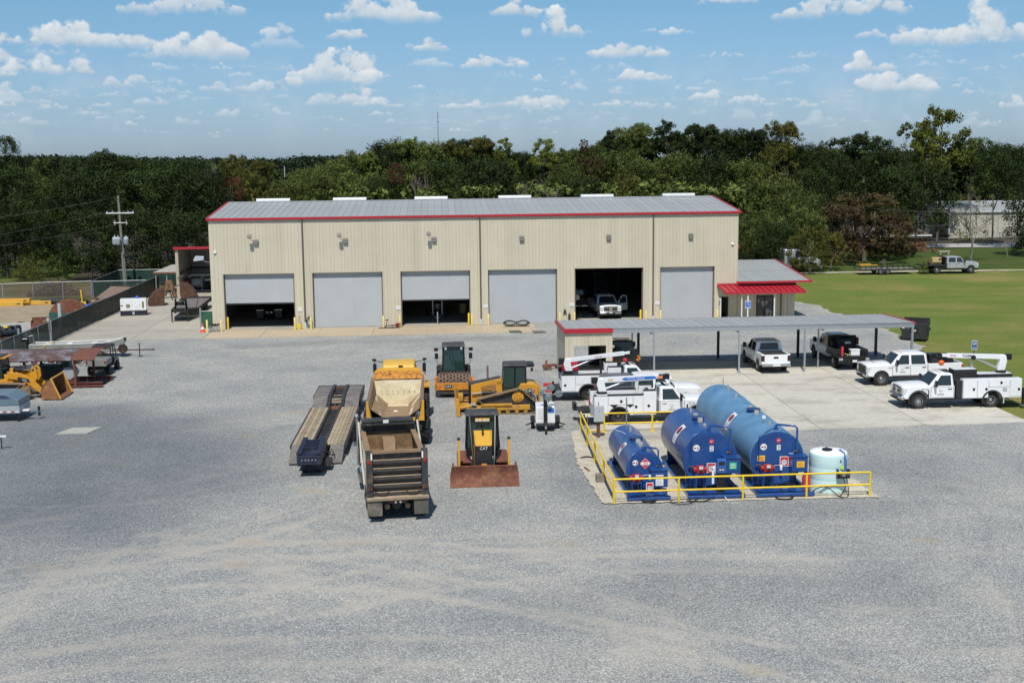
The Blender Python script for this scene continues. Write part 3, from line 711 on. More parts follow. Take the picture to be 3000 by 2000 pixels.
# red gutter and rake trim
MB().prism([(-.20,H+.04),(-.20,H-.13),(-.17,H-.16),(-.04,H-.16),(-.036,H+.055),(-.14,H+.055),(-.14,H-.02),(-.17,H+.055)],'x',-.2,LEN+.2).build('gutter',red_paint,shop)
for X in(-.2,LEN+.02):
    mb=MB()
    for s_ in(1,-1):
        mb.add([(X,RY-s_*(RY+.18),H+.08),(X+.18,RY-s_*(RY+.18),H+.08),(X+.18,RY,RZ+.12),(X,RY,RZ+.12),(X,RY-s_*(RY+.18),H-.14),(X+.18,RY-s_*(RY+.18),H-.14),(X+.18,RY,RZ-.10),(X,RY,RZ-.10)],
               [(0,1,2,3),(4,7,6,5),(0,4,5,1),(0,3,7,4),(1,5,6,2)])
    mb.build('rake_trim',red_paint,shop)
for X in(2.61,9.86,17.62,25.67,33.66,41.62):
    v=MB();w=3.15
    v.prism([(RY-.35,RZ+.02),(RY-.35,RZ+.18),(RY-.27,RZ+.38),(RY+.27,RZ+.38),(RY+.35,RZ+.18),(RY+.35,RZ+.02)],'x',X,X+w)
    vo=v.build('roof_vent',M('vent_metal',(.52,.53,.53),.5,metal=.2),shop)
    MB().box(X-.03,X+w+.03,RY-.44,RY+.44,RZ+.035,RZ+.10).build('vent_base',steel,vo)
    MB().box(X-.02,X,RY-.33,RY+.33,RZ+.11,RZ+.34).build('vent_end',steel,vo)
for X in(8.0,23.45,38.8):
    d=MB();d.box(X-.06,X+.06,-.15,-.035,.55 if X<30 else .1,H-.17);d.build('downspout',bronze,shop)
    MB().cyl((X,-.09,.02),(X,-.09,.56),.085).build('drain_pipe',M('pale_pipe',(.52,.66,.64),.5),shop,smooth=40)
# doors
curt={}
def roller_curtain(w,z0,z1,mat,parent,x):
    mb=MB();pitch=.076;z=z1;prof=[]
    while z>z0+.10:
        prof+=[(.30,z),(.288,z-.030),(.288,z-.046)];z-=pitch
    prof.append((.30,z))
    vs=[];fs=[]
    for(y,zz)in prof:vs+=[(x,y,zz),(x+w,y,zz)]
    for i in range(len(prof)-1):fs.append((2*i,2*i+1,2*i+3,2*i+2))
    mb.add(vs,fs)
    return mb.build('curtain',mat,parent)
for(x,w,b)in DOORS:
    d=MB()
    d.box(x-.07,x,-.012,.34,.03,DT+.07);d.box(x+w,x+w+.07,-.012,.34,.03,DT+.07);d.box(x,x+w,-.012,.34,DT,DT+.07)
    fr=d.build('roller_door',tan_trim,shop)
    tr=MB();tr.box(x+.0,x+.09,.24,.345,.03,DT);tr.box(x+w-.09,x+w,.24,.345,.03,DT);tr.build('guide_rail',bronze,fr)
    if b<4.5:
        roller_curtain(w-.1,b+.05,DT,door_grey,fr,x+.05)
        MB().box(x+.06,x+w-.06,.27,.33,b+.02,b+.13).build('bottom_bar',dark_steel if b>.1 else alu,fr)
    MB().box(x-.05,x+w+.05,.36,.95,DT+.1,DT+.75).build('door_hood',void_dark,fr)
# wall lamps
def wall_light(x,z,double):
    b=MB();b.prism([(-.035,z-.2),(-.035,z+.2),(-.16,z+.17),(-.24,z-.02),(-.22,z-.2)],'x',x-.2,x+.2)
    o=b.build('wall_light',bronze,shop,bevel=.015)
    MB().box(x-.15,x+.15,-.232,-.226,z-.15,z-.03).build('lens',grey_box,o)
    if double:
        a=MB();a.tube([(x-.25,-.04,z+.08),(x-.35,-.25,z+.2),(x-.45,-.5,z+.3)],.025);o2=a.build('flood_light',steel,shop)
        r=Matrix.Rotation(RAD(-35),3,'X')
        MB().cbox((x-.48,-.62,z+.52),(.34,.16,.32),r).build('lamp_head',bronze,o2,bevel=.02)
        MB().cbox((x-.48,-.695,z+.46),(.27,.02,.24),r).build('lens',dark_steel,o2)
for x,z,dbl in((4.0,7.66,1),(11.72,7.66,1),(19.44,7.66,1),(27.13,7.63,0),(34.82,7.62,0),(42.15,7.62,0)):wall_light(x,z,dbl)
for x,z in((.42,6.80),(45.92,6.84)):
    MB().lathe([(.13,-.03),(.13,-.07),(.11,-.12),(.05,-.15)],(x,0,z),'y',18).build('round_sensor',white,shop,smooth=50)
wl=MB().tube([(-.05,.2,5.95),(-.3,-.1,5.98),(-.55,-.3,6.15)],.03).build('side_lamp',steel,shop)
MB().loft([[(-.5,-.2,6.2),(-.5,-.5,6.2),(-.5,-.5,6.4),(-.5,-.2,6.5)],[(-1.2,-.15,6.12),(-1.2,-.6,6.12),(-1.2,-.55,6.5),(-1.2,-.2,6.55)],[(-1.35,-.25,6.1),(-1.35,-.5,6.1),(-1.35,-.5,6.25),(-1.35,-.25,6.3)]]).build('lamp_head',grey_box,wl)
for x in(7.55,16.17,23.86,31.53,39.2):
    s_=MB().box(x-.19,x+.19,-.052,-.036,1.53,1.85).build('door_sign',print_white,shop)
    for k in range(4):MB().box(x-.13,x+.10+.03*(k%2),-.056,-.0525,1.60+k*.055,1.615+k*.055).build('print_line',grey_box,s_)
MB().box(46.46,46.62,.3,.5,6.4,6.75).build('alarm_horn',red_paint,shop)
# inside: rear mezzanine, stair, shelves give the dark bays some depth
mz=MB();mz.box(30.8,38.6,17.5,22,3.0,3.2)
for k in range(4):mz.box(31+k*2.4,31.15+k*2.4,17.5,17.65,0,3.0)
mz.build('mezzanine',M('mezz_paint',(.12,.12,.13),.8),shop)
st_=MB()
for k in range(12):st_.box(35.6,36.7,13.6+k*.3,13.9+k*.3,.2+k*.24,.25+k*.24)
st_.beam((35.6,13.5,.1),(35.6,17.3,3.1),.05,.22).beam((36.7,13.5,.1),(36.7,17.3,3.1),.05,.22)
st_.beam((36.7,13.5,1.1),(36.7,17.3,4.1),.05,.05)
st_.build('stair',M('stair_paint',(.30,.30,.31),.7),shop)
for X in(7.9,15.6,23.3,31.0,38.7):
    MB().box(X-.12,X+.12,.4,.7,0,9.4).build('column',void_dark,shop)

# ---------------------------------------------------------------- office annex with red awning
ann=thing('office_annex','low tan office wing with grey seam roof and red awning','office',(46.44,0,0))
aw=5.22
opn=[(1.72,3.28,2.2)]
for i in range(6):
    xa,xb=i*.914,min((i+1)*.914,aw)
    if xb-xa<.1:continue
    rib_panel(xa+.02,xb,3.34,opn,y=-.012).build('wall_panel',tan_wall,ann,fix=False)
MB().box(aw-.04,aw,.0,11.4,0,3.4).build('side_wall',tan_wall,ann);MB().box(.02,aw,11.3,11.4,0,4.2).build('back_wall',tan_wall,ann)
rs=.9/12
n=14;rw=(aw+1.22)/n
pr=roof_panel(rw,12.0,12.0*rs).build('roof_panel',galvalume,ann,fix=False);pr.location=(.03,-.42,3.50)
for i in range(1,n):c=pr.copy();COL.objects.link(c);c.location.x=.03+i*rw
MB().box(-.22,aw+1.28,-.56,-.425,3.36,3.53).build('gutter',red_paint,ann)
MB().add([(aw+1.25,-.5,3.54),(aw+1.42,-.5,3.54),(aw+1.42,11.6,4.46),(aw+1.25,11.6,4.46),(aw+1.25,-.5,3.36),(aw+1.42,-.5,3.36),(aw+1.42,11.6,4.28),(aw+1.25,11.6,4.28)],
         [(0,1,2,3),(4,7,6,5),(0,4,5,1),(1,5,6,2),(2,6,7,3),(3,7,4,0)]).build('rake_trim',red_paint,ann)
# awning: red standing seam, 14 panels
x0,x1=-1.84,5.24
for i in range(14):
    xa=x0+.07+(x1-x0-.14)*i/14;w=(x1-x0-.14)/14
    m_=MB();m_.add([(xa+.30,-2.0,2.74),(xa+w+.30,-2.0,2.74),(xa+w,-.06,3.16),(xa,-.06,3.16)],[(0,1,2,3)])
    ap=m_.build('awning_panel',red_paint,ann,fix=False)
    MB().beam((xa+.30,-2.0,2.765),(xa,-.06,3.185),.05,.07).build('awning_seam',M('seam_shade_red',(.16,.01,.016),.5),ap)  # seams darker than the panels, their shadow lines put into the red
MB().box(x0+.28,x1+.36,-2.12,-2.005,2.58,2.76).build('awning_gutter',red_paint,ann)
MB().box(x0,x1,-.075,-.036,3.13,3.32).build('awning_flashing',red_paint,ann)
for(a,b)in((x0,x0+.3),(x1-.02,x1+.30)):MB().beam((b,-2.05,2.70),(a,-.05,3.14),.07,.18).build('awning_rake',red_paint,ann)
MB().add([(x0+.3,-2.0,2.6),(x1+.3,-2.0,2.6),(x1,-.06,3.05),(x0,-.06,3.05)],[(0,1,2,3)]).build('awning_soffit',tan_trim,ann)
for X in(-.05,2.87):MB().box(X-.05,X+.05,-1.86,-1.76,0,2.62).build('awning_post',white_dull,ann)
MB().box(3.9,4.0,-.14,-.05,0,3.36).build('downspout',bronze,ann)
MB().box(4.02,4.10,-.5,-.05,2.3,2.42).build('camera_arm',white_dull,ann)
# glazed entrance with the pale map printed on it
gd=MB();gd.box(1.72,1.80,-.07,.02,.02,2.2);gd.box(3.20,3.28,-.07,.02,.02,2.2);gd.box(1.8,3.2,-.07,.02,2.12,2.2);gd.box(2.47,2.53,-.07,.02,.02,2.12);gd.box(1.8,3.2,-.065,.02,.02,.12)
go=gd.build('entrance_door',black,ann)
MB().box(1.80,3.20,-.03,-.015,.12,2.12).build('pane',glass,go)
mp_m=M('map_decal',(.27,.25,.26),.6)
for poly in([(2.15,1.66),(2.3,1.72),(2.72,1.7),(2.8,1.62),(2.7,1.45),(2.62,1.38),(2.55,1.28),(2.42,1.22),(2.28,1.3),(2.2,1.45)],[(2.2,1.24),(2.36,1.16),(2.6,1.02),(2.72,.98),(2.62,.94),(2.4,1.08),(2.22,1.18)],
             [(2.68,.98),(2.86,.95),(2.96,.82),(2.88,.62),(2.78,.42),(2.72,.2),(2.68,.4),(2.6,.66),(2.6,.86)],[(3.0,.9),(3.12,.86),(3.16,.6),(3.08,.36),(2.98,.4),(2.96,.66)],[(1.84,1.9),(1.98,1.88),(2.0,1.6),(1.92,1.5),(1.86,1.66)],[(2.95,1.9),(3.12,1.86),(3.1,1.76),(2.98,1.8)],[(2.36,1.9),(2.44,1.92),(2.4,1.82)],[(2.5,1.82),(2.58,1.94),(2.56,1.82)]):
    MB().prism(poly,'y',-.036,-.0315).build('map_decal',mp_m,go)
sp_=MB().box(-.65,-.4,-.06,-.036,1.55,1.85).build('notice',print_white,ann)
for k in range(3):MB().box(-.61,-.44,-.064,-.0605,1.6+k*.07,1.63+k*.07).build('print_line',print_blue,sp_)
dr=MB().box(-1.72,-1.66,-.85,-.02,.04,2.1).build('side_door',white,ann)
MB().box(-1.735,-1.655,-.6,-.28,1.45,1.85).build('pane',glass,dr);MB().cyl((-1.74,-.76,1.0),(-1.64,-.76,1.0),.03).build('handle',steel,dr)
MB().box(-.84,-.78,-.06,.05,.02,2.13).build('door_frame',grey_box,ann)

# ---------------------------------------------------------------- carport with shed
cp=thing('carport','long open carport with seamed metal roof and tan end shed','carport',(28.15,-26.75,0))
CW,CD=23.95,6.1
n=40;rw=CW/n
pr=roof_panel(rw,CD,-.20,.04).build('roof_panel',galvalume,cp,fix=False);pr.location=(0,0,3.26)
for i in range(1,n):c=pr.copy();COL.objects.link(c);c.location.x=i*rw
MB().box(3.24,CW,.0,.09,2.93,3.22).build('front_beam',steel,cp)
MB().box(3.24,CW,-.03,.03,3.225,3.255).build('eave_flashing',alu,cp)
MB().box(.1,CW,CD-.12,CD-.03,2.8,3.03).build('rear_beam',steel,cp)
for i in range(1,5):MB().box(i*5.9-.05,i*5.9+.05,.1,CD-.13,2.8,2.98).build('rafter',steel,cp)
for i in range(4):MB().box(.2,CW-.05,1.1+i*1.25,1.18+i*1.25,2.99,3.05).build('purlin',steel,cp)
MB().box(-.105,3.22,-.1,-.005,2.98,3.285).build('red_fascia',red_paint,cp)
MB().add([(-.1,-.09,3.3),(.03,-.09,3.3),(.03,CD+.05,3.1),(-.1,CD+.05,3.1),(-.1,-.09,3.05),(.03,-.09,3.05),(.03,CD+.05,2.85),(-.1,CD+.05,2.85)],[(0,1,2,3),(4,7,6,5),(0,4,5,1),(1,5,6,2),(2,6,7,3),(3,7,4,0)]).build('red_rake',red_paint,cp)
MB().add([(CW-.02,.0,3.30),(CW+.10,.0,3.30),(CW+.10,CD+.05,3.1),(CW-.02,CD+.05,3.1),(CW-.02,0,3.1),(CW+.10,0,3.1),(CW+.10,CD+.05,2.9),(CW-.02,CD+.05,2.9)],[(0,1,2,3),(4,7,6,5),(0,4,5,1),(1,5,6,2),(2,6,7,3),(3,7,4,0)]).build('rake_trim',red_paint,cp)
for(X,Y,w)in((6.05,.06,.055),(11.88,.06,.055),(16.4,.06,.055),(17.8,1.55,.05),(23.85,.06,.07),(5.1,3.5,.05),(5.95,CD-.1,.085),(11.8,CD-.1,.085),(17.7,CD-.1,.085),(23.5,CD-.1,.085)):
    p=MB().box(X-w,X+w,Y-w,Y+w,.03,2.93 if Y<1 else 2.82).build('carport_post',steel if Y<5 else dark_steel,cp)
    MB().box(X-w*2,X+w*2,Y-w*2,Y+w*2,.03,.05).build('base_plate',steel,p)
# shed walls
for i in range(6):
    xa,xb=i*.535,(i+1)*.535
    rib_panel(xa,xb,3.0,[(.6,2.78,2.1)],y=.05,rib=.267,h=.03).build('shed_panel',tan_wall,cp,fix=False)
MB().box(0,.04,.055,5.7,0,2.98).build('shed_side',tan_trim,cp)
MB().box(3.17,3.21,.055,5.7,0,2.95).build('shed_side',tan_trim,cp)
b=MB();b.box(.04,.6,5.66,5.7,0,2.95);b.box(2.6,3.17,5.66,5.7,0,2.95);b.box(.6,2.6,5.66,5.7,2.1,2.95);b.build('shed_back',tan_trim,cp)
MB().box(2.2,2.9,4.5,5.2,0,1.9).build('shed_shelf',black_matte,cp)
for z in(1.4,1.9,2.4):MB().box(3.22,3.38,.3,.5,z,z+.14).build('outlet_box',tan_trim,cp)

# ---------------------------------------------------------------- lean-to behind the left end
ln=thing('lean_to','open fronted shed with red roof edge behind the left gable','shed',(-8.9,28,0))
dim_panel=M('shed_panel_grey',(.33,.335,.32),.6,var=.05)
MB().box(0,.32,0,.5,0,5.15).build('end_post',tan_trim,ln)
MB().box(.0,.08,.5,8.5,0,4.9).build('side_wall',dim_panel,ln)
m_=MB()
for k in range(30):m_.box(k*.3,k*.3+.27,8.5,8.54,0,4.8);m_.box(k*.3+.27,k*.3+.3,8.46,8.54,0,4.8)
bw=m_.build('back_wall',dim_panel,ln);MB().box(.1,9,8.38,8.45,2.3,2.5).build('girt',dark_steel,ln)
MB().box(.08,.16,.5,8.4,2.3,2.5).build('girt',dark_steel,ln)
MB().add([(-.1,-.1,5.32),(9,-.1,5.32),(9,8.7,4.8),(-.1,8.7,4.8),(-.1,-.1,5.26),(9,-.1,5.26),(9,8.7,4.74),(-.1,8.7,4.74)],[(0,1,2,3),(4,7,6,5),(0,4,5,1),(1,5,6,2),(2,6,7,3),(3,7,4,0)]).build('roof',galvalume,ln)
MB().box(-.15,9,-.22,-.1,5.14,5.4).build('red_fascia',red_paint,ln)
MB().box(9,9.1,0,8.6,0,5).build('end_wall',dim_panel,ln)
aw_=thing('pole_shelter','small open shelter with rusty edged tin roof beside the shed','shelter',(-11.9,31,0))
MB().add([(-.1,-.2,2.34),(3.2,-.2,2.34),(3.2,5,2.75),(.9,5,2.75),(-.1,-.2,2.42),(3.2,-.2,2.42),(3.2,5,2.83),(.9,5,2.83)],[(0,3,2,1),(4,5,6,7),(0,1,5,4),(1,2,6,5),(2,3,7,6),(3,0,4,7)]).build('roof',M('shelter_tin',(.40,.375,.32),.7,var=.15,dirt=(.30,.24,.18)),aw_)
MB().box(-.12,3.2,-.26,-.2,2.26,2.42).build('fascia',rust,aw_)
for X in(.1,1.3,2.5):MB().box(X,X+.1,-.1,0,0,2.3).build('post',steel,aw_)
# ---------------------------------------------------------------- trees
leaf_dark=leaf_mat('leaf_oak',(.016,.028,.009),(.050,.074,.019))
leaf_mid=leaf_mat('leaf_mid',(.056,.084,.021),(.145,.178,.042))
leaf_olive=leaf_mat('leaf_olive',(.072,.080,.018),(.17,.16,.034))
leaf_lime=leaf_mat('leaf_lime',(.085,.115,.018),(.205,.225,.038))
leaf_brown=leaf_mat('leaf_brown',(.050,.038,.018),(.115,.082,.036))
leaf_red=leaf_mat('leaf_red',(.11,.045,.028),(.21,.10,.06))
leaf_blue=leaf_mat('leaf_far',(.020,.036,.020),(.040,.060,.030))
bark=M('bark',(.13,.105,.085),.95,var=.3,scale=4)
bark_pale=M('pale_bark',(.23,.20,.165),.95,var=.25,scale=4)

def leaf_cloud(clumps,per,size,rng,up=.35,flat=.75):
    """leaf-sized faces gathered in clumps: clumps = (x, y, z, r, tone)"""
    V=[];F=[];C=[]
    cl=np.array(clumps)
    N=len(cl)*per
    c=np.repeat(cl,per,0)
    d=rng.normal(size=(N,3));d/=np.linalg.norm(d,axis=1)[:,None]
    rad=c[:,3]*(rng.random(N)**.45)
    P=c[:,:3]+d*rad[:,None]*np.array([1,1,flat])
    nrm=d*.7+rng.normal(size=(N,3))*.55+np.array([0,0,up]);nrm/=np.linalg.norm(nrm,axis=1)[:,None]
    a=np.cross(nrm,rng.normal(size=(N,3)));a/=np.linalg.norm(a,axis=1)[:,None]
    b=np.cross(nrm,a)
    s=size*(.6+.8*rng.random(N))[:,None]
    l=s*1.25;w=s*.62
    sh=d*.75+np.array([0,0,.28])+nrm*.35;sh/=np.linalg.norm(sh,axis=1)[:,None]
    flip=(np.cross(a,b)*sh).sum(1)<0;b[flip]*=-1
    q=np.stack([P-a*l,P-b*w+a*l*.15,P+a*l*.95,P+b*w*.9+a*l*.05],1).reshape(-1,3)
    tone=np.clip(c[:,4]+rng.normal(0,.22,N),0,1)
    return q,np.concatenate([np.repeat(tone,4)[:,None],np.repeat(sh,4,0)],1)

def leaf_mesh(name,q,tone,mat):
    sh=tone[:,1:];tone=tone[:,0]
    n=len(q)//4
    me=bpy.data.meshes.new(name)
    me.vertices.add(len(q));me.vertices.foreach_set('co',q.ravel().astype(np.float32))
    me.loops.add(len(q));me.loops.foreach_set('vertex_index',np.arange(len(q),dtype=np.int32))
    me.polygons.add(n);me.polygons.foreach_set('loop_start',np.arange(0,len(q),4,dtype=np.int32));
    me.update(calc_edges=True)
    col=np.ones((len(q),4),np.float32);col[:,0]=tone;col[:,1]=tone;col[:,2]=tone
    at_=me.color_attributes.new('leaf','FLOAT_COLOR','POINT');at_.data.foreach_set('color',col.ravel())
    me.polygons.foreach_set('use_smooth',[True]*n);me.normals_split_custom_set(sh.tolist())
    me.materials.append(mat)
    return me

def crown_clumps(kind,rng):
    """unit crown: radius about 1 across, height 0..2 (z), as clumps"""
    cl=[]
    if kind=='round':         # broad oak, foliage down to the ground
        for i in range(150):
            t=rng.random();a=rng.random()*2*PI
            z=.12+1.62*t;env=math.sin(min(1,.30+.70*t)*PI*.86)**.6 if t<.98 else .3
            env*=1+.16*math.sin(3*a+2*t*5)+.10*math.sin(5*a+1.3)
            r=env*(.35+.65*rng.random()**.4)*.92
            cl.append((r*math.cos(a),r*math.sin(a),z+rng.normal()*.04,.17+.11*rng.random(),rng.random()))
    elif kind=='tall':
        for i in range(130):
            t=rng.random();a=rng.random()*2*PI
            z=.25+1.55*t;env=(math.sin((.12+.88*t)*PI*.93))**.75
            env*=1+.2*math.sin(2*a+6*t)+.12*math.sin(4*a+3)
            r=env*(.3+.7*rng.random()**.45)*.85
            cl.append((r*math.cos(a),r*math.sin(a),z,.13+.12*rng.random(),rng.random()))
    elif kind=='lobes':       # several rounded domes
        domes=[(rng.normal()*.42,rng.normal()*.42,1.0+rng.random()*.55,.38+.2*rng.random())for _ in range(8)]
        for i in range(150):
            x,y,z,r=domes[i%8];d=rng.normal(size=3);d/=np.linalg.norm(d);d[2]=abs(d[2])*1.0-.25
            k=r*(.7+.35*rng.random())
            cl.append((x+d[0]*k,y+d[1]*k,z+d[2]*k,.12+.08*rng.random(),rng.random()))
        for i in range(40):
            a=rng.random()*2*PI;r=.85*rng.random()**.5;cl.append((r*math.cos(a),r*math.sin(a),.2+.8*rng.random(),.2,rng.random()*.6))
    elif kind=='pine':        # open layered plates with sky between
        for i in range(26):
            t=(i+rng.random())/26;a=rng.random()*2*PI;R_=(1.05-.75*t**1.6)*(.45+.55*rng.random())
            cx,cy,cz=R_*math.cos(a),R_*math.sin(a),.75+1.2*t
            for k in range(5):
                cl.append((cx+rng.normal()*.12,cy+rng.normal()*.12,cz+rng.normal()*.05,.09+.09*rng.random(),rng.random()))
    elif kind=='wispy':       # thin autumn crown
        for i in range(110):
            t=rng.random();a=rng.random()*2*PI
            z=.3+1.5*t;r=(math.sin((.2+.8*t)*PI*.9)**.6)*(.3+.7*rng.random()**.5)*.95
            cl.append((r*math.cos(a),r*math.sin(a),z,.10+.09*rng.random(),rng.random()))
    elif kind=='bush':
        for i in range(70):
            a=rng.random()*2*PI;r=rng.random()**.5;z=(1-r*r*.8)*rng.random()*1.3
            cl.append((r*math.cos(a),r*math.sin(a),.1+z,.16+.12*rng.random(),rng.random()))
    return cl

CROWN={}
def crown(kind,var,mat,per=64,size=.027):
    key=(kind,var,mat.name)
    if key not in CROWN:
        rng=np.random.default_rng(var*17+len(kind)*101)
        q,t=leaf_cloud(crown_clumps(kind,rng),per,size,rng)
        CROWN[key]=leaf_mesh('crown',q,t,mat)
    return CROWN[key]

def limb_tree(seed,spread=.8,h=2.0,levels=4,r0=.055,sway=.35,base=.0):
    """tapered trunk forking into limbs, unit scale (height about 2)"""
    rr=random.Random(seed);mb=MB()
    def grow(p,d,L,r,lv):
        pts=[p];q=p.copy();dd=d.copy()
        nseg=3
        for i in range(nseg):
            dd=(dd+Vector((rr.uniform(-1,1),rr.uniform(-1,1),rr.uniform(-.3,.5)))*sway*.35).normalized()
            q=q+dd*L/nseg;pts.append(q.copy())
        mb.tube(pts,[r*(1-.38*i/nseg)for i in range(nseg+1)],5 if lv>1 else 4)
        if lv<=0:return
        for k in range(rr.choice((2,3,3))if lv>1 else 3):
            a=rr.uniform(0,2*PI);side=Vector((math.cos(a),math.sin(a),rr.uniform(-.1,.5)))
            nd_=(dd*(1-spread*.5)+side*spread*.75).normalized()
            grow(pts[rr.choice((2,3,3))],nd_,L*rr.uniform(.58,.8),r*.58,lv-1)
    grow(Vector((0,0,base)),Vector((rr.uniform(-.08,.08),0,1)),h*.34,r0,levels)
    return mb
TRUNK={}
def trunk_mesh(kind,var,mat):
    key=(kind,var,mat.name)
    if key not in TRUNK:
        if kind=='plain':
            mb=limb_tree(var+3,.7,2.0,2,.05)
        elif kind=='pine':
            mb=MB();mb.tube([(0,0,0),(.03,0,.7),(-.02,.02,1.4),(.0,0,1.9)],[.05,.042,.03,.012],7)
            rr=random.Random(var)
            for i in range(14):
                z=.8+i*.075;a=rr.uniform(0,2*PI);L=(1.0-.6*i/14)*rr.uniform(.5,.9)
                mb.tube([(0,0,z),(math.cos(a)*L*.5,math.sin(a)*L*.5,z+.05),(math.cos(a)*L,math.sin(a)*L,z+.16)],[.018,.012,.006],4)
        else:
            mb=limb_tree(var,.80,2.05,6,.042,.55)
        o=mb.build('trunk',mat,smooth=60);TRUNK[key]=o.data;bpy.data.objects.remove(o)
    return TRUNK[key]

USED={}
def tree(kind,u,vtop,Y,wpx,mat,label,name='tree',var=0,cat='tree',base=0.0,trunk='plain',group='trees of the wood behind the yard',bk=None,zs=1.0,per=64,size=.027):
    """tree standing at depth Y whose crown top is seen at (u, vtop) and whose crown is wpx wide (2352 px units)"""
    p=at(u*1.27551,vtop*1.27551,Y)
    depth=(p-CAM_P).dot(_f);w=wpx*1.27551*depth/CAM_F
    h=max(2.0,p.z*zs)
    o=thing(name,label,cat,(p.x,Y,base),group=group)
    rr=random.Random(int(u*13+Y*7+vtop));a=rr.uniform(0,6.28)
    if trunk:
        t=bpy.data.objects.new('trunk',trunk_mesh(trunk,var%4,bk or bark));COL.objects.link(t);t.parent=o
        t.scale=(w*.5,w*.5,(h-base)/2.0*.95);t.rotation_euler=(0,0,a)
    if kind:
        zlo,zhi,ratio={'round':(0,2.0,1.12),'tall':(.12,1.95,1.5),'lobes':(.1,1.98,1.0),'pine':(.62,2.0,.92),'wispy':(.15,1.92,1.2),'bush':(0,1.5,9)}[kind]
        if kind not in('pine','bush')and mat in(leaf_dark,leaf_mid):w*=1.3
        ch=min(h-base-.1,ratio*w)
        c=bpy.data.objects.new('crown',crown(kind,var,mat,per,size));COL.objects.link(c);c.parent=o
        sz=ch/(zhi-zlo)
        c.scale=(w*.5,w*.5,sz);c.rotation_euler=(0,0,a);c.location.z=h-base-zhi*sz
    return o

G='trees of the wood behind the yard'
# ---- far line on the horizon (too distant to tell apart)
def far_wood(name,u0,u1,Y,tops,mat,n,per,leaf,depth):
    rng=np.random.default_rng(int(Y));cl=[]
    for i in range(n):
        u=u0+(u1-u0)*rng.random();vt=np.interp(u,[t[0]for t in tops],[t[1]for t in tops])+rng.normal()*2.0
        y=Y+depth*rng.random()
        p=at(u*1.27551,vt*1.27551,y)
        z=(p.z-leaf*3.2)*(1-.85*rng.random()**1.8)
        cl.append((p.x,y,max(.8,z),leaf*3.2*(.7+.6*rng.random()),rng.random()))
    q,t=leaf_cloud(cl,per,leaf,rng)
    o=bpy.data.objects.new(name,leaf_mesh(name,q,t,mat));COL.objects.link(o);tag(o,kind='stuff')
far_wood('far_woods',-60,900,760,[(-60,352),(620,360),(700,354),(800,353),(900,356)],leaf_blue,1400,20,1.3,260)
far_wood('deep_woods',-80,700,150,[(-80,366),(60,368),(200,364),(360,366),(520,372),(600,386),(700,392)],leaf_dark,900,30,.5,26)
far_wood('wood_behind_roof',660,1260,128,[(660,398),(760,372),(850,345),(900,330),(1000,328),(1100,330),(1180,346),(1260,350)],leaf_dark,800,34,.42,22)
far_wood('wood_behind_office',1240,2440,128,[(1240,350),(1330,338),(1400,310),(1600,303),(1760,310),(1850,332),(2050,338),(2300,335),(2440,330)],leaf_dark,1500,34,.42,22)
far_wood('undergrowth',1690,1900,74,[(1690,560),(1850,540),(1900,535)],leaf_dark,200,24,.3,8)
far_wood('thicket_behind_roof',500,1720,60,[(500,470),(760,425),(1000,420),(1250,412),(1500,405),(1720,420)],leaf_mid,700,26,.34,16)

T=[]
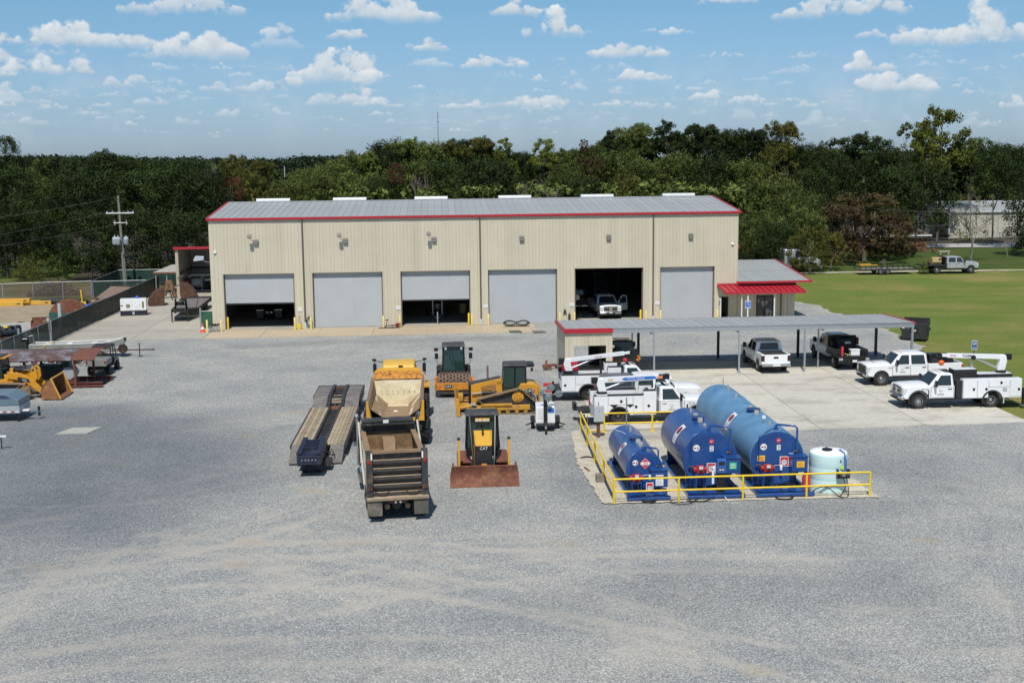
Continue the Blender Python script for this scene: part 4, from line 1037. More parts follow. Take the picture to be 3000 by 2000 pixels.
# back row and skyline : kind, u, vtop, Y, width, material, label, variant
T+=[('tall',12,308,92,64,leaf_dark,'tall dark tree breaking the skyline at the left edge of the photo',0),
 ('round',60,346,104,70,leaf_dark,'rounded dark crown just right of the tall left edge tree',1),
 ('round',108,356,92,74,leaf_mid,'lower light green crown on the skyline left of the utility pole',2),
 ('round',160,348,84,80,leaf_dark,'dark skyline oak above the lower light green crown',0),
 ('lobes',232,338,78,110,leaf_dark,'highest dark oak above the utility pole',1),
 ('round',305,350,76,100,leaf_dark,'dark oak on the skyline right of the utility pole top',2),
 ('round',372,352,74,100,leaf_dark,'dense dark oak with twiggy top left of the bare dead tree',0),
 ('round',438,354,72,90,leaf_dark,'dense dark oak directly below the dead skyline tree',1),
 ('wispy',540,350,96,90,leaf_olive,'thin olive tree just right of the dead skyline tree',0),
 ('lobes',592,362,88,80,leaf_olive,'yellow green rounded tree left of the distant woods gap',1),
 ('round',655,405,72,90,leaf_mid,'bright green low tree in front of the distant woods gap',2),
 ('round',712,372,92,84,leaf_mid,'mid green tree right of the distant woods gap',0),
 ('round',770,358,96,84,leaf_mid,'mid green tree left of the tall wooded hump behind the roof',1),
 ('lobes',836,342,98,80,leaf_mid,'domed tree on the left shoulder of the wooded hump',2),
 ('round',896,306,100,96,leaf_dark,'tallest dark dome of the wooded hump behind the workshop',0),
 ('lobes',948,312,98,84,leaf_mid,'green dome on the hump left of the radio mast',1),
 ('round',1008,316,96,86,leaf_mid,'green dome on the hump below the radio mast',2),
 ('lobes',1062,314,96,70,leaf_dark,'dark dome on the hump right of the radio mast',0),
 ('lobes',1104,309,94,90,leaf_olive,'brownish dome at the right end of the hump',1),
 ('pine',1157,318,100,52,leaf_lime,'small round lime green tree on the skyline above the third vent',0),
 ('round',1200,342,104,60,leaf_dark,'dark low tree between the two lime green skyline trees',2),
 ('pine',1248,319,92,74,leaf_lime,'bushy lime green tree on the skyline above the fourth vent',1),
 ('wispy',1312,334,96,74,leaf_mid,'thin topped tree right of the bushy lime green one',1),
 ('wispy',1341,318,94,26,leaf_red,'thin bare reddish tree sticking up on the skyline',0),
 ('round',1372,325,96,60,leaf_mid,'low mid green tree right of the thin reddish tree',1),
 ('pine',1404,300,96,54,leaf_dark,'open dark pine at the left end of the high right wood',2),
 ('lobes',1444,287,98,70,leaf_mid,'green domed crown second along the high right wood',0),
 ('lobes',1478,279,96,56,leaf_mid,'brighter pine crown third along the high right wood',2),
 ('pine',1532,278,94,74,leaf_dark,'dark rounded pine fourth along the high right wood',0),
 ('lobes',1590,282,96,56,leaf_dark,'dark pine fifth along the high right wood',1),
 ('lobes',1630,282,94,58,leaf_dark,'dark pine sixth along the high right wood',2),
 ('lobes',1690,291,96,70,leaf_dark,'dark flat topped tree left of the twin pines',0),
 ('lobes',1740,292,92,60,leaf_dark,'dark pine just left of the tall olive tree',1),
 ('lobes',1803,275,84,84,leaf_olive,'tall olive brown tree on the skyline behind the office wing',2),
 ('wispy',1790,322,74,110,leaf_olive,'broad yellow olive tree below the tall olive skyline tree',1),
 ('round',1852,322,88,70,leaf_dark,'dark tree filling the step right of the olive skyline tree',2),
 ('round',1910,338,86,76,leaf_dark,'low dark tree in the dip of the right skyline',0),
 ('lobes',1984,299,88,92,leaf_dark,'round headed dark pine standing alone on the right skyline',1),
 ('wispy',1894,322,96,26,leaf_mid,'pale twiggy tree top in the dip of the right skyline',2),
 ('pine',2084,282,90,42,leaf_lime,'narrow lime green pine left of the tallest pine',2),
 ('pine',2165,249,92,150,leaf_lime,'tallest pine with open lime green plates on the right skyline',0),
 ('pine',2130,300,88,110,leaf_lime,'lower yellow green pine in front of the tallest pine',1),
 ('lobes',2238,312,96,56,leaf_mid,'bright round crown right of the tallest pine',0),
 ('round',2060,334,84,90,leaf_dark,'dark oak under the narrow lime green pine',1),
 ('round',2290,318,84,90,leaf_dark,'dark oak near the right edge of the skyline',2),
 ('round',2348,314,76,100,leaf_dark,'dark oak cut off by the right edge of the photo',0)]
# middle rows
FRONT_ROW=len(T)
T+=[('round',20,372,66,120,leaf_dark,'large dark oak filling the left edge below the skyline',2),
 ('round',95,395,70,90,leaf_mid,'lighter oak above the grassy track at left',1),
 ('round',170,380,60,110,leaf_dark,'wide dark oak left of the utility pole cross arm',0),
 ('round',248,372,58,120,leaf_dark,'wide dark oak directly behind the utility pole',1),
 ('round',330,378,57,120,leaf_dark,'wide dark oak right of the utility pole transformers',2),
 ('round',412,374,57,118,leaf_dark,'wide dark oak above the rusty edged shelter',0),
 ('round',478,384,60,96,leaf_dark,'dark oak touching the left end of the workshop roof',1),
 ('round',200,470,49,110,leaf_dark,'front dark oak left of the utility pole base',2),
 ('round',300,462,47,120,leaf_dark,'front dark oak right of the utility pole base',0),
 ('round',385,470,46,116,leaf_dark,'front dark oak above the open fronted shed',1),
 ('round',455,476,50,100,leaf_dark,'front dark oak tucked behind the left gable',2),
 ('round',60,470,54,90,leaf_dark,'dark oak left of the grassy track',1),
 ('wispy',532,402,62,60,leaf_red,'sparse orange brown tree above the left roof corner',1),
 ('wispy',580,392,66,90,leaf_olive,'olive tree above the first roof vent',2),
 ('wispy',636,418,60,84,leaf_olive,'low olive tree right of the first roof vent',0),
 ('round',690,400,70,90,leaf_mid,'bright mid green tree between the first two vents',1),
 ('lobes',752,392,68,96,leaf_mid,'leafy green tree above the second vent',2),
 ('round',820,382,68,100,leaf_mid,'leafy green tree right of the second vent',0),
 ('wispy',908,372,62,44,leaf_red,'rust red tree standing below the highest hump',2),
 ('round',880,396,64,80,leaf_dark,'dark tree left of the rust red tree',1),
 ('lobes',962,360,74,110,leaf_mid,'green tree with pale bare limbs below the radio mast',0),
 ('round',1040,352,70,110,leaf_dark,'dark tree above the third roof vent',1),
 ('round',1122,348,66,120,leaf_dark,'very dark broad oak between the third and fourth vents',2),
 ('wispy',1172,362,70,50,leaf_lime,'yellow green tree beside the very dark broad oak',0),
 ('round',1300,366,74,80,leaf_mid,'mid green tree right of the grey bare thicket',0),
 ('wispy',1355,352,76,80,leaf_brown,'dull brown tree below the thin reddish skyline tree',1),
 ('round',1340,396,62,90,leaf_dark,'dark tree above the fifth roof vent',2),
 ('lobes',1420,338,80,110,leaf_mid,'mid green tree under the open dark pine',0),
 ('round',1480,350,74,110,leaf_mid,'mid green tree left of the sixth vent',1),
 ('wispy',1440,396,62,90,leaf_olive,'olive tree low behind the ridge near the fifth vent',1),
 ('round',1560,340,72,110,leaf_mid,'mid green tree directly above the sixth vent',2),
 ('round',1640,340,70,110,leaf_dark,'dark tree right of the sixth vent',0),
 ('round',1716,350,68,110,leaf_mid,'mid green tree above the right roof corner',1),
 ('round',1790,400,64,110,leaf_mid,'mid green tree right of the roof corner with a pale trunk',2),
 ('round',1868,372,72,100,leaf_dark,'dark oak left of the brown tree',0),
 ('round',1960,352,78,110,leaf_dark,'dark oak behind the brown tree',1),
 ('round',2050,372,76,100,leaf_dark,'dark oak right behind the brown tree',2),
 ('round',2120,352,80,120,leaf_dark,'dark oak below the lower yellow green pine',0),
 ('round',2210,352,138,150,leaf_dark,'dark oak above the far tan warehouse',1),
 ('round',2290,358,138,150,leaf_mid,'grey green oak behind the far warehouse roof',2),
 ('round',2085,430,118,70,leaf_mid,'green tree just left of the far warehouse',0)]
T+=[('round',5,455,53,90,leaf_dark,'dark oak at the left edge behind the chain link fence',0),('round',-30,470,60,110,leaf_dark,'dark oak mostly cut off by the left edge of the photo',1),('round',128,520,58,60,leaf_dark,'dark oak closing the end of the grassy track',2),('round',90,500,72,70,leaf_mid,'light green tree far down the grassy track',0)]
# front row at right
T+=[('round',1735,470,52,90,leaf_mid,'shrubby green tree against the right gable',0),
 ('round',1830,425,58,110,leaf_mid,'full green tree left of the brown tree',1),
 ('round',1885,440,63,90,leaf_dark,'deep green tree tucked behind the yellowing one',2),
 ('round',1790,500,47,90,leaf_dark,'low dark tree above the office roof',1),
 ('lobes',1735,560,36,60,leaf_dark,'dark shrub right behind the office roof',2),
 ('wispy',1840,468,50,96,leaf_mid,'green vine covered tree left of the white truck cab',2),
 ('wispy',1862,512,42,110,leaf_olive,'olive gold tree leaning over the white truck cab',0),
 ('wispy',1910,528,46,80,leaf_olive,'thin yellowing tree right of the white truck cab',1)]
for(k,u,v,Y,w,mt_,lab,va)in T:
    tree(k,u,v,Y,w,mt_,lab,var=va,trunk='pine' if k=='pine' else 'plain',name={'pine':'pine_tree','bush':'bush'}.get(k,'tree'))
tree('wispy',1990,438,57,230,leaf_brown,'big rusty brown tree shading the brick house',var=3,bk=bark,group=None,per=70,size=.026)
tree('wispy',1940,470,53,120,leaf_brown,'smaller brown tree left of the big rusty one',var=4,group=None)
tree('wispy',2045,478,60,130,leaf_brown,'added brown tree shading the right side of the brick house',var=1,group=None)  # foliage added in front so that the brick house falls into shade
tree('wispy',2092,515,63,70,leaf_brown,'small added brown tree shading the house at the hedge end',var=2,group=None)  # second tree added to darken the house wall with its shade
tree('round',2385,420,62,110,leaf_dark,'dark overhanging oak at the right edge beside the warehouse',var=1,group=None)
# bare trees
def bare(u,vtop,Y,wpx,label,mat,var,name='bare_tree',lv='bare'):
    return tree(None,u,vtop,Y,wpx,None,label,name=name,var=var,trunk=lv,bk=mat,group=None)
bare(2237,420,55,130,'bare grey tree in front of the far warehouse',bark_pale,1)
tree('wispy',2237,424,55.2,120,leaf_olive,'sparse leafy twigs around the bare grey tree',var=5,trunk=None,per=10,group=None,cat='foliage',name='sparse_foliage')
bare(2318,525,60,50,'small pale crape myrtle at the right of the shaded lawn',bark_pale,2)
bare(2032,588,40.6,34,'leafless shrub in front of the utility trailer',bark_pale,3,name='leafless_shrub')
bare(483,318,93,40,'dead tree standing above the left skyline',bark_pale,2,name='dead_tree')
bare(1222,378,62,110,'pale bare thicket tree behind the middle of the roof',bark_pale,0)
bare(1262,390,60,90,'second pale bare thicket tree right of the first',bark_pale,3)
bare(528,400,56,44,'bare pale sapling above the left roof corner',bark_pale,1)
bare(962,352,68,80,'pale bare limbs showing below the radio mast',bark_pale,2)
tree('bush',2122,596,38.6,22,leaf_lime,'small bright green shrub beside the trailer hitch',name='shrub',cat='shrub',trunk=None,group=None)
tree('bush',2158,512,98,50,leaf_brown,'brown bush at the corner of the far warehouse',name='bush',cat='bush',trunk=None,group=None)
tree('bush',90,560,52,120,leaf_mid,'light green brush along the grassy track',name='bush',cat='bush',trunk=None,group=None,var=1)
tree('bush',60,590,50,70,leaf_olive,'olive weeds at the left end of the grassy track',name='bush',cat='bush',trunk=None,group=None,var=2)
def brush_heap():
    rr=random.Random(5);mb=MB()
    for i in range(520):
        a=rr.uniform(0,2*PI);r=rr.random()**.6
        x,y=math.cos(a)*r*3.2,math.sin(a)*r*1.6;z=(1-r*r)*1.9*rr.random()
        d=Vector((rr.uniform(-1,1),rr.uniform(-1,1),rr.uniform(-.35,.45))).normalized()*rr.uniform(.5,1.2)
        p=Vector((x,y,z+.1));mb.tube([p-d*.6,p+Vector((0,0,rr.uniform(-.1,.1))),p+d*.6],[.03,.022,.008],3)
    o=mb.build('brush_pile',M('dead_brush',(.13,.095,.07),.95,var=.35),label='heap of dead brush behind the chain link fence',cat='brush pile')
    o.location=(-23.2,31.5,0)
brush_heap()
# hedge in front of the house
rng_h=np.random.default_rng(8)
hc=[(82+7.2*rng_h.random(),66.2+1.1*rng_h.random(),.2+1.1*rng_h.random(),.3,rng_h.random()*.5)for _ in range(190)]
q_,t_=leaf_cloud(hc,26,.11,rng_h)
ho=bpy.data.objects.new('hedge',leaf_mesh('hedge',q_,t_,leaf_dark));COL.objects.link(ho);tag(ho,'clipped dark hedge along the front of the brick house','hedge')
# ---------------------------------------------------------------- fuel yard
def rail(name,label,posts,h=1.07,mid=.52,ends=True,plates=True):
    """painted pipe guard rail through the given posts"""
    o=thing(name,label,'guard rail',(posts[0][0],posts[0][1],.0))
    ox,oy=posts[0][:2]
    for(x,y)in posts:
        MB().cyl((x-ox,y-oy,.0),(x-ox,y-oy,h-.01),.048,n=12).build('rail_post',safety_y,o,smooth=50)
    for z in(h,mid):
        for(a,b)in zip(posts[:-1],posts[1:]):
            MB().cyl((a[0]-ox,a[1]-oy,z),(b[0]-ox,b[1]-oy,z),.042,n=12).build('rail_bar',safety_y,o,smooth=50)
    if plates:
        for(x,y)in posts:MB().box(x-ox-.12,x-ox+.12,y-oy-.12,y-oy+.12,.05,.07).build('base_plate',safety_y,o)
    return o
rail('guard_rail','yellow pipe guard rail in front of the fuel tanks',[(27.07+2.797*k,-57.3+.02*k,)for k in range(5)],plates=False)
rail('guard_rail','yellow pipe guard rail along the left side of the fuel tanks',[(27.07,-57.15),(27.1,-53.7),(27.14,-50.2),(27.2,-46.8),(27.27,-43.3)],plates=False)
rail('guard_rail','yellow pipe guard rail behind the tanks beside the crane truck',[(28.48,-43.75),(31.09,-43.75),(33.9,-43.75)])
gt=thing('rail_gate','short yellow pipe gate frame beside the grey electrical box','gate',(28.3,-43.75,0))
g_=MB();g_.tube([(.0,0,.15),(-.72,0,.15),(-.72,0,1.02),(0,0,1.02)],.042,10);g_.build('gate_frame',safety_y,gt,smooth=50)

def decal_logo(parent,P,wdt,hgt):
    """white sticker with a round dark and red emblem, placed by a function P(s, t) on the shell"""
    def patch(name,poly,mat,off):
        vs=[P(s*wdt,t*hgt,off)for s,t in poly]
        m_=MB();m_.add(vs,[tuple(range(len(vs)))]);return m_.build(name,mat,parent,fix=False)
    N=6
    m_=MB()
    for j in range(N):
        t0,t1=j/N,(j+1)/N
        m_.add([P(0,t0*hgt,.006),P(wdt,t0*hgt,.006),P(wdt,t1*hgt,.006),P(0,t1*hgt,.006)],[(0,1,2,3)])
    m_.build('sticker',print_white,parent,fix=False)
    for mt_,sg in((print_black,-1),(print_red,1)):
        m_=MB()
        for j in range(12):
            t0,t1=-1+j/6,-1+(j+1)/6
            w0,w1=.36*math.sqrt(max(0,1-t0*t0)),.36*math.sqrt(max(0,1-t1*t1))
            m_.add([P(.51*wdt,(.66+.23*t0)*hgt,.012),P((.51+sg*w0)*wdt,(.66+.23*t0)*hgt,.012),P((.51+sg*w1)*wdt,(.66+.23*t1)*hgt,.012),P(.51*wdt,(.66+.23*t1)*hgt,.012)],[(0,1,2,3)])
        m_.build('emblem',mt_,parent,fix=False)
    for k in range(3):patch('print_line',[(.15,.12+k*.09),(.85,.12+k*.09),(.85,.16+k*.09),(.15,.16+k*.09)],grey_box,.010)

def hose(name,label,pts,r=.022,mat=None,cat='hose'):
    P=[Vector(p)for p in pts];out=[]
    for i in range(len(P)-1):           # smooth curve through the points
        p0,p1,p2,p3=P[max(i-1,0)],P[i],P[i+1],P[min(i+2,len(P)-1)]
        for k in range(6):
            t=k/6;out.append(.5*((2*p1)+(-p0+p2)*t+(2*p0-5*p1+4*p2-p3)*t*t+(-p0+3*p1-3*p2+p3)*t**3))
    out.append(P[-1])
    return MB().tube(out,r,6).build(name,mat or rubber,smooth=60,label=label,cat=cat)

def fuel_tank(X,zc,r,y0,y1,num,mat,label,gauge,stickers,skid,man,hazard=False):
    t=thing('fuel_tank',label,'fuel tank',(X,y0,.02),group='blue fuel tanks in the guarded yard')
    L=y1-y0
    seg=64;nL=max(2,int(L/2.4))
    prof=[]
    so_=MB().lathe([(r,0),(r,L-.02),(r-.05,L)],(0,0,zc),'y',seg).build('shell',mat,t,smooth=35)
    for k in range(1,nL):MB().lathe([(r-.01,L*k/nL-.02),(r+.004,L*k/nL-.012),(r+.004,L*k/nL+.012),(r-.01,L*k/nL+.02)],(0,0,zc),'y',seg).build('weld_seam',mat,so_)
    hd=MB();hd.lathe([(r-.02,-.02),(r-.035,-.05),(r-.08,-.055),(r-.16,-.03),(.01,-.03)],(0,0,zc),'y',seg).build('head',tank_blue,t,smooth=30)
    sk0,sk1,yb=skid
    sk=MB();
    for x in(sk0,sk1-.14):sk.box(x,x+.14,-1.25,yb-y0 if yb<0 else L-.3,.0,.17)
    sk.build('skid_beam',tank_blue,t,bevel=.01)
    for yy,nm in((-1.3,0),(L-.5,1)):MB().cyl((sk0-.06,yy,.11),(sk1+.06,yy,.11),.10,n=14).build('skid_pipe',tank_blue,t,smooth=50)
    MB().box(sk0+.14,sk1-.14,-1.0,-.45,.10,.15).build('drip_tray',tank_blue,t)
    for yy in(.35,L-.6):
        MB().prism([(-r*.82,.15),(r*.82,.15),(r*.82,zc-.25*r)]+[(r*.98*math.cos(RAD(a)),zc+r*.98*math.sin(RAD(a)))for a in range(-15,-166,-15)]+[(-r*.82,zc-.25*r)],'y',yy,yy+.12).build('saddle',tank_blue,t)
    for(yy,rr,hh)in man:
        m_=MB().lathe([(rr,-.06),(rr,hh),(rr*.86,hh+.02),(.01,hh+.025)],(0,yy,zc+r),'z',20);mo=m_.build('manhole',tank_blue if rr>.14 else M('vent_cap',(.33,.33,.30),.6),t,smooth=40)
        if rr>.2:MB().lathe([(rr+.05,hh+.02),(rr+.05,hh+.045),(.01,hh+.05)],(0,yy,zc+r),'z',24).build('cover',M('tank_lid',(.022,.055,.17),.4),mo,smooth=40)
    s_=r/1.22
    # front vent loop and fill pipe
    zt=zc+r
    MB().tube([(0,.25,zt-.05),(0,.25,zt+.2*s_),(.05,.2,zt+.25*s_),(.78*s_,-.05,zt+.22*s_),(.86*s_,-.1,zt+.14*s_),(.86*s_,-.14,zc+.38*s_)],.05*max(.8,s_),10).build('fill_pipe',tank_blue,t,smooth=50)
    MB().lathe([(.10,-.04),(.10,.10),(.075,.10),(.075,.18)],(0,.25,zt),'z',14).build('pipe_flange',tank_blue,t,smooth=40)
    MB().tube([(0,.2,zt+.12),(-.3*s_,.1,zt+.06),(-.82*s_,-.12,zt-.16*s_),(-.86*s_,-.14,zt-.3*s_),(-.86*s_,-.14,.3)],.028,8).build('suction_pipe',tank_blue,t,smooth=50)
    MB().tube([(.86*s_,-.14,zc+.4*s_),(.86*s_,-.14,zc+.18*s_)],.065*s_,10).build('valve',dark_steel,t,smooth=50)
    MB().beam((.84*s_,-.2,zc+.34*s_),(.66*s_,-.24,zc+.36*s_),.03).build('valve_lever',M('brass',(.45,.33,.10),.4,metal=.6),t)
    # equipment box
    bx0,bx1,bz0,bz1=.52*s_,1.22*s_,zc-.52*s_,zc+.16*s_
    if hazard:bx0,bx1,bz0,bz1=.20,.92,zc-.62,zc+.12
    eb=MB().box(bx0,bx1,-.62,-.08,bz0,bz1).build('equipment_box',tank_blue,t,bevel=.012)
    MB().box(bx0-.03,bx1+.03,-.66,-.06,bz1+.002,bz1+.03).build('lid',tank_blue,eb)
    MB().box(bx0+.06,bx1-.06,-.637,-.622,bz0+.05,bz1-.06).build('door',tank_blue,eb)
    # pump on its shelf
    px=-.50*s_ if not hazard else-.42
    pz=zc-.38*s_
    pb=MB();pb.box(px-.17,px+.17,-.42,-.14,pz-.16,pz+.16);pb.cyl((px-.30,-.28,pz),(px+.30,-.28,pz),.11,n=12);pb.box(px-.10,px+.10,-.5,-.40,pz-.10,pz+.22)
    po=pb.build('pump',red_box,t,bevel=.02)
    MB().box(px-.09,px+.09,-.512,-.502,pz+.05,pz+.19).build('meter',lamp_clear,po)
    MB().box(px-.07,px+.07,-.512,-.502,pz-.06,pz+.02).build('counter',print_black,po)
    ps=MB();
    for x in(px-.2,px+.2):
        for y in(-.46,-.2):ps.beam((x,y,.15),(x,y,pz-.18),.045)
    ps.box(px-.24,px+.24,-.5,-.12,pz-.21,pz-.175);ps.build('pump_stand',tank_blue,t)
    MB().tube([(px+.3,-.28,pz+.1),(px+.66,-.26,pz+.12)],.018,6).build('outlet_pipe',steel,t)
    MB().lathe([(.06,-.16),(.06,.04),(.045,.06)],(px+.62,-.28,pz+.06),'z',12).build('filter',print_white,t,smooth=40)
    MB().tube([(px-.28,-.2,pz+.1),(px-.52,-.16,pz+.12)],.05,8).build('inlet_valve',dark_steel,t)
    # prints on the head
    y_=-.034
    MB().box(-.085*s_+.06,.085*s_+.06,y_-.004,y_,zc+.36*s_,zc+.60*s_).build('number_plate',print_white if not hazard else tank_blue,t).hide_render=False
    text('number',num,.24*s_,print_black if not hazard else print_white,t,(.06,y_-.008,zc+.48*s_),FRONT,.002)
    if not hazard:
        lb=MB().lathe([(.11,0),(.01,-.001)],(.05,y_-.004,zc+.80*s_),'y',18).build('round_label',print_red,t);lb.scale=(1,1,1)
        text('gauge_mark',gauge,.10,print_white,t,(.05,y_-.012,zc+.80*s_),FRONT,.002)
    emx,emz=(-.62*s_,zc+.52*s_)
    MB().lathe([(.15*max(.85,s_),0),(.01,-.001)],(emx,y_-.004,emz),'y',20).build('emblem_disc',print_white,t)
    for k,mt_ in enumerate((print_yellow,print_red,print_blue)):MB().cbox((emx+.05+.03*(k==1),y_-.011,emz+.05-.05*k),(.05,.004,.05),Matrix.Rotation(RAD(45),3,'Y')).build('emblem_star',mt_,t)
    MB().box(emx-.10,emx-.01,y_-.011,y_-.006,emz-.025,emz+.025).build('emblem_word',print_black,t)
    for(kind,x,z,w,h)in stickers:
        mt_={'r':print_red,'y':print_yellow,'g':print_green,'w':print_white}[kind[0]]
        yy=y_-.004 if kind[-1]!='b' else-.645
        if kind[0]=='r':
            so=MB().box(x-w/2,x+w/2,yy-.004,yy,z-h/2,z+h/2).build('sticker',print_white,t)
            MB().box(x-w/2+.03,x+w/2-.03,yy-.008,yy-.0045,z-h/2+.03,z+h/2-.03).build('sticker_field',print_red,so)
            MB().lathe([(w*.3,0),(.01,-.001)],(x,yy-.0095,z-.04),'y',18).build('sticker_disc',print_white,so)
            for k in range(2):MB().box(x-w*.18,x+w*.18,yy-.013,yy-.0105,z-.07+k*.06,z-.045+k*.06).build('print_line',print_blue,so)
        else:
            so=MB().box(x-w/2,x+w/2,yy-.004,yy,z-h/2,z+h/2).build('sticker',mt_,t)
            for k in range(4):MB().box(x-w*.4,x+w*.36-.03*(k%2),yy-.008,yy-.0045,z-h*.36+k*h*.2,z-h*.30+k*h*.2).build('print_line',print_white if kind[0]=='g' else(print_red if kind[0]=='y' else grey_box),so)
    # logo sticker on the left flank
    def P(s,q,off):
        a=RAD(168)-(q)/r
        rr=r+.008+off
        return(rr*math.cos(a),L*.42+s-.3,zc+rr*math.sin(a))
    decal_logo(t,P,.62*max(.7,s_),.95*s_)
    return t

mn=[(1.2,.08,.10),(2.1,.12,.16),(2.55,.28,.10),(3.1,.12,.16),(4.2,.05,.18)]
t1=fuel_tank(28.64,1.01,.83,-55.75,-50.2,'1',tank_blue,'smallest blue fuel tank marked 1 with a red hazard diamond','',[('rb',.12,.42,.32,.42),('wb',.55,.62,.34,.3)],(-.92,.85,0),[(1.1,.12,.16),(1.75,.12,.14),(2.5,.30,.06),(4.0,.06,.2)],hazard=True)
hzd=MB().prism([(-.08,1.28),(.18,1.02),(-.08,.76),(-.34,1.02)],'y',-.042,-.035).build('hazard_diamond',print_red,t1);hzd.location=(.10,-.005,.30)
hz2=MB().prism([(-.08,1.25),(.15,1.02),(-.08,.79),(-.31,1.02)],'y',-.046,-.043).build('hazard_border',print_white,t1);hz2.location=(.10,-.005,.30)
hz3=MB().prism([(-.08,1.235),(.135,1.02),(-.08,.805),(-.295,1.02)],'y',-.050,-.047).build('hazard_field',print_red,t1);hz3.location=(.10,-.005,.30)
MB().box(-.17,.21,-.066,-.057,1.26,1.39).build('number_strip',print_white,t1);text('hazard_number','1203',.13,print_red,t1,(.02,-.069,1.325),FRONT,.002)
wb_=MB().box(.38,.72,-.649,-.645,.52+.36,.60+.36).build('sticker',print_white,t1);text('notice_heading','NO SMOKING',.055,print_red,t1,(.55,-.652,.92),FRONT,.001)
fp=MB().tube([(-.62,4.6,1.8),(-.42,4.1,1.83),(-.3,3.6,1.84)],.012,5).build('gauge_wire',print_white,t1)
MB().cyl((-.05,4.9,1.75),(-.05,4.9,3.3),.035,n=10).build('vent_stack',steel,t1,smooth=50)
t2=fuel_tank(31.55,1.44,1.22,-55.75,-50.4,'2',tank_blue,'medium dark blue fuel tank marked 2 with a card reader post','60"',[('rf',.05,1.04,.40,.46),('gb',.88,1.28,.32,.30)],(-1.18,1.2,0),mn)
cr=MB();cr.box(-.02+.16,.36+.16,-.86,-.62,1.02,1.62);co=cr.build('card_reader',M('reader_blue',(.035,.13,.42),.4),t2,bevel=.015)
MB().box(.20,.46,-.868,-.861,1.36,1.54).build('screen',print_black,co);MB().box(.20,.46,-.868,-.861,1.10,1.24).build('keypad',print_black,co)
for k in range(2):MB().box(.22+k*.12,.31+k*.12,-.874,-.869,1.13,1.20).build('display',lamp_clear,co)
MB().box(.18,.48,-.84,-.64,.02,1.018).build('reader_post',black,t2)
MB().box(-.06,.04,-.70,-.66,.5,1.1).build('white_conduit',print_white,t2)
t3=fuel_tank(34.55,1.42,1.21,-55.75,-44.4,'3',tank_faded,'longest faded light blue fuel tank marked 3','78"',[('rf',.32,1.26,.40,.46),('yf',-.72,1.42,.34,.26),('yb',.88,1.26,.34,.28),('wf',.62,1.58,.22,.09)],(-1.18,1.25,0),[(1.3,.06,.16),(3.6,.12,.16),(4.2,.30,.10),(4.75,.12,.16),(7.6,.06,.2),(9.3,.05,.35),(10.4,.03,.5)])
MB().lathe([(.09,-.03),(.09,.03),(.01,.032)],(-.16,1.7,2.9),'y',14).build('pressure_gauge',print_white,t3,smooth=40)
MB().tube([(-.16,1.73,2.6),(-.16,1.73,2.86)],.02,6).build('gauge_stem',steel,t3)
# white upright tank
t4=thing('poly_tank','white upright plastic tank marked 4 with black pump','tank',(36.8,-55.95,.02))
MB().lathe([(.80,0),(.83,.03),(.83,.52),(.825,.54),(.83,.56),(.83,1.06),(.825,1.08),(.83,1.10),(.83,1.60),(.82,1.66),(.79,1.70)],(0,0,0),'z',44).build('shell',poly_white,t4,smooth=40)
MB().lathe([(.80,1.69),(.76,1.73),(.55,1.77),(.30,1.80),(.01,1.81)],(0,0,0),'z',44).build('dome',M('poly_top',(.82,.85,.85),.5,var=.02),t4,smooth=40)
MB().lathe([(.23,1.78),(.23,1.84),(.20,1.86),(.01,1.865)],(-.1,-.12,0),'z',22).build('lid',black,t4,smooth=40)
for(x,y)in((.05,.42),(.22,.2),(.48,-.15)):MB().lathe([(.05,1.70),(.05,1.80),(.01,1.805)],(x,y,0),'z',12).build('fitting',black,t4)
MB().tube([(.44,-.18,1.78),(.52,-.5,1.74),(.52,-.78,1.5),(.50,-.88,1.0)],.05,10).build('suction_hose',M('hose_blue',(.03,.08,.32),.5),t4,smooth=50)
text('number','4',.22,print_black,t4,(.30,-.785,1.42),FRONT,.002)
MB().cbox((.36,-.80,1.16),(.18,.02,.14)).build('green_label',M('label_green',(.45,.75,.15),.5),t4)
pp=MB();pp.box(.10,.16,-1.02,-.8,.72,1.12);pp.box(.16,.62,-.98,-.84,.72,.9);pp.box(.58,.66,-1.02,-.8,.72,1.1);pp.build('pump_bracket',black,t4)
pm=MB().cyl((.2,-.98,.86),(.64,-.98,.86),.09,n=12).build('pump',dark_steel,t4,smooth=50);MB().box(.30,.42,-1.09,-.95,.82,1.0).build('meter',chrome,pm)
hose('fuel_hose','black delivery hose hanging from the white tank pump',[(37.15,-56.95,.85),(37.25,-57.0,.4),(37.05,-57.1,.06),(36.9,-57.3,.05),(37.2,-57.45,.05),(37.35,-57.1,.3),(37.3,-56.98,.8)])
hose('fuel_hose','black hose looping from the tank 3 skid to the white tank',[(35.9,-56.6,.05),(36.0,-56.9,.3),(36.35,-57.05,.42),(36.7,-57.1,.2),(36.85,-57.3,.06),(37.0,-57.5,.05)])
def coil(name,label,c,r,n,start):
    pts=[start,(start[0],start[1]-.25,start[2]*.45)]
    for i in range(n*8):a=i/8*2*PI;pts.append((c[0]+math.cos(a)*r*(1+.04*i/8),c[1]+math.sin(a)*r*.8,.03+.022*i/8))
    return hose(name,label,pts)
coil('fuel_hose','coiled black hose at the foot of the smallest blue tank',(28.6,-57.2),.28,3,(28.3,-56.2,.7))
coil('fuel_hose','black hose looped on the ground between tanks 1 and 2',(30.0,-57.4),.50,1,(31.2,-56.3,.9))
hose('fuel_hose','black hose sagging from the pump of tank 2',[(31.6,-56.15,1.1),(31.7,-56.5,.6),(31.6,-57.0,.2),(31.0,-57.4,.05),(30.2,-57.3,.04)])
coil('fuel_hose','coiled black hose below the longest faded tank',(34.5,-57.25),.36,2,(34.3,-56.2,1.0))
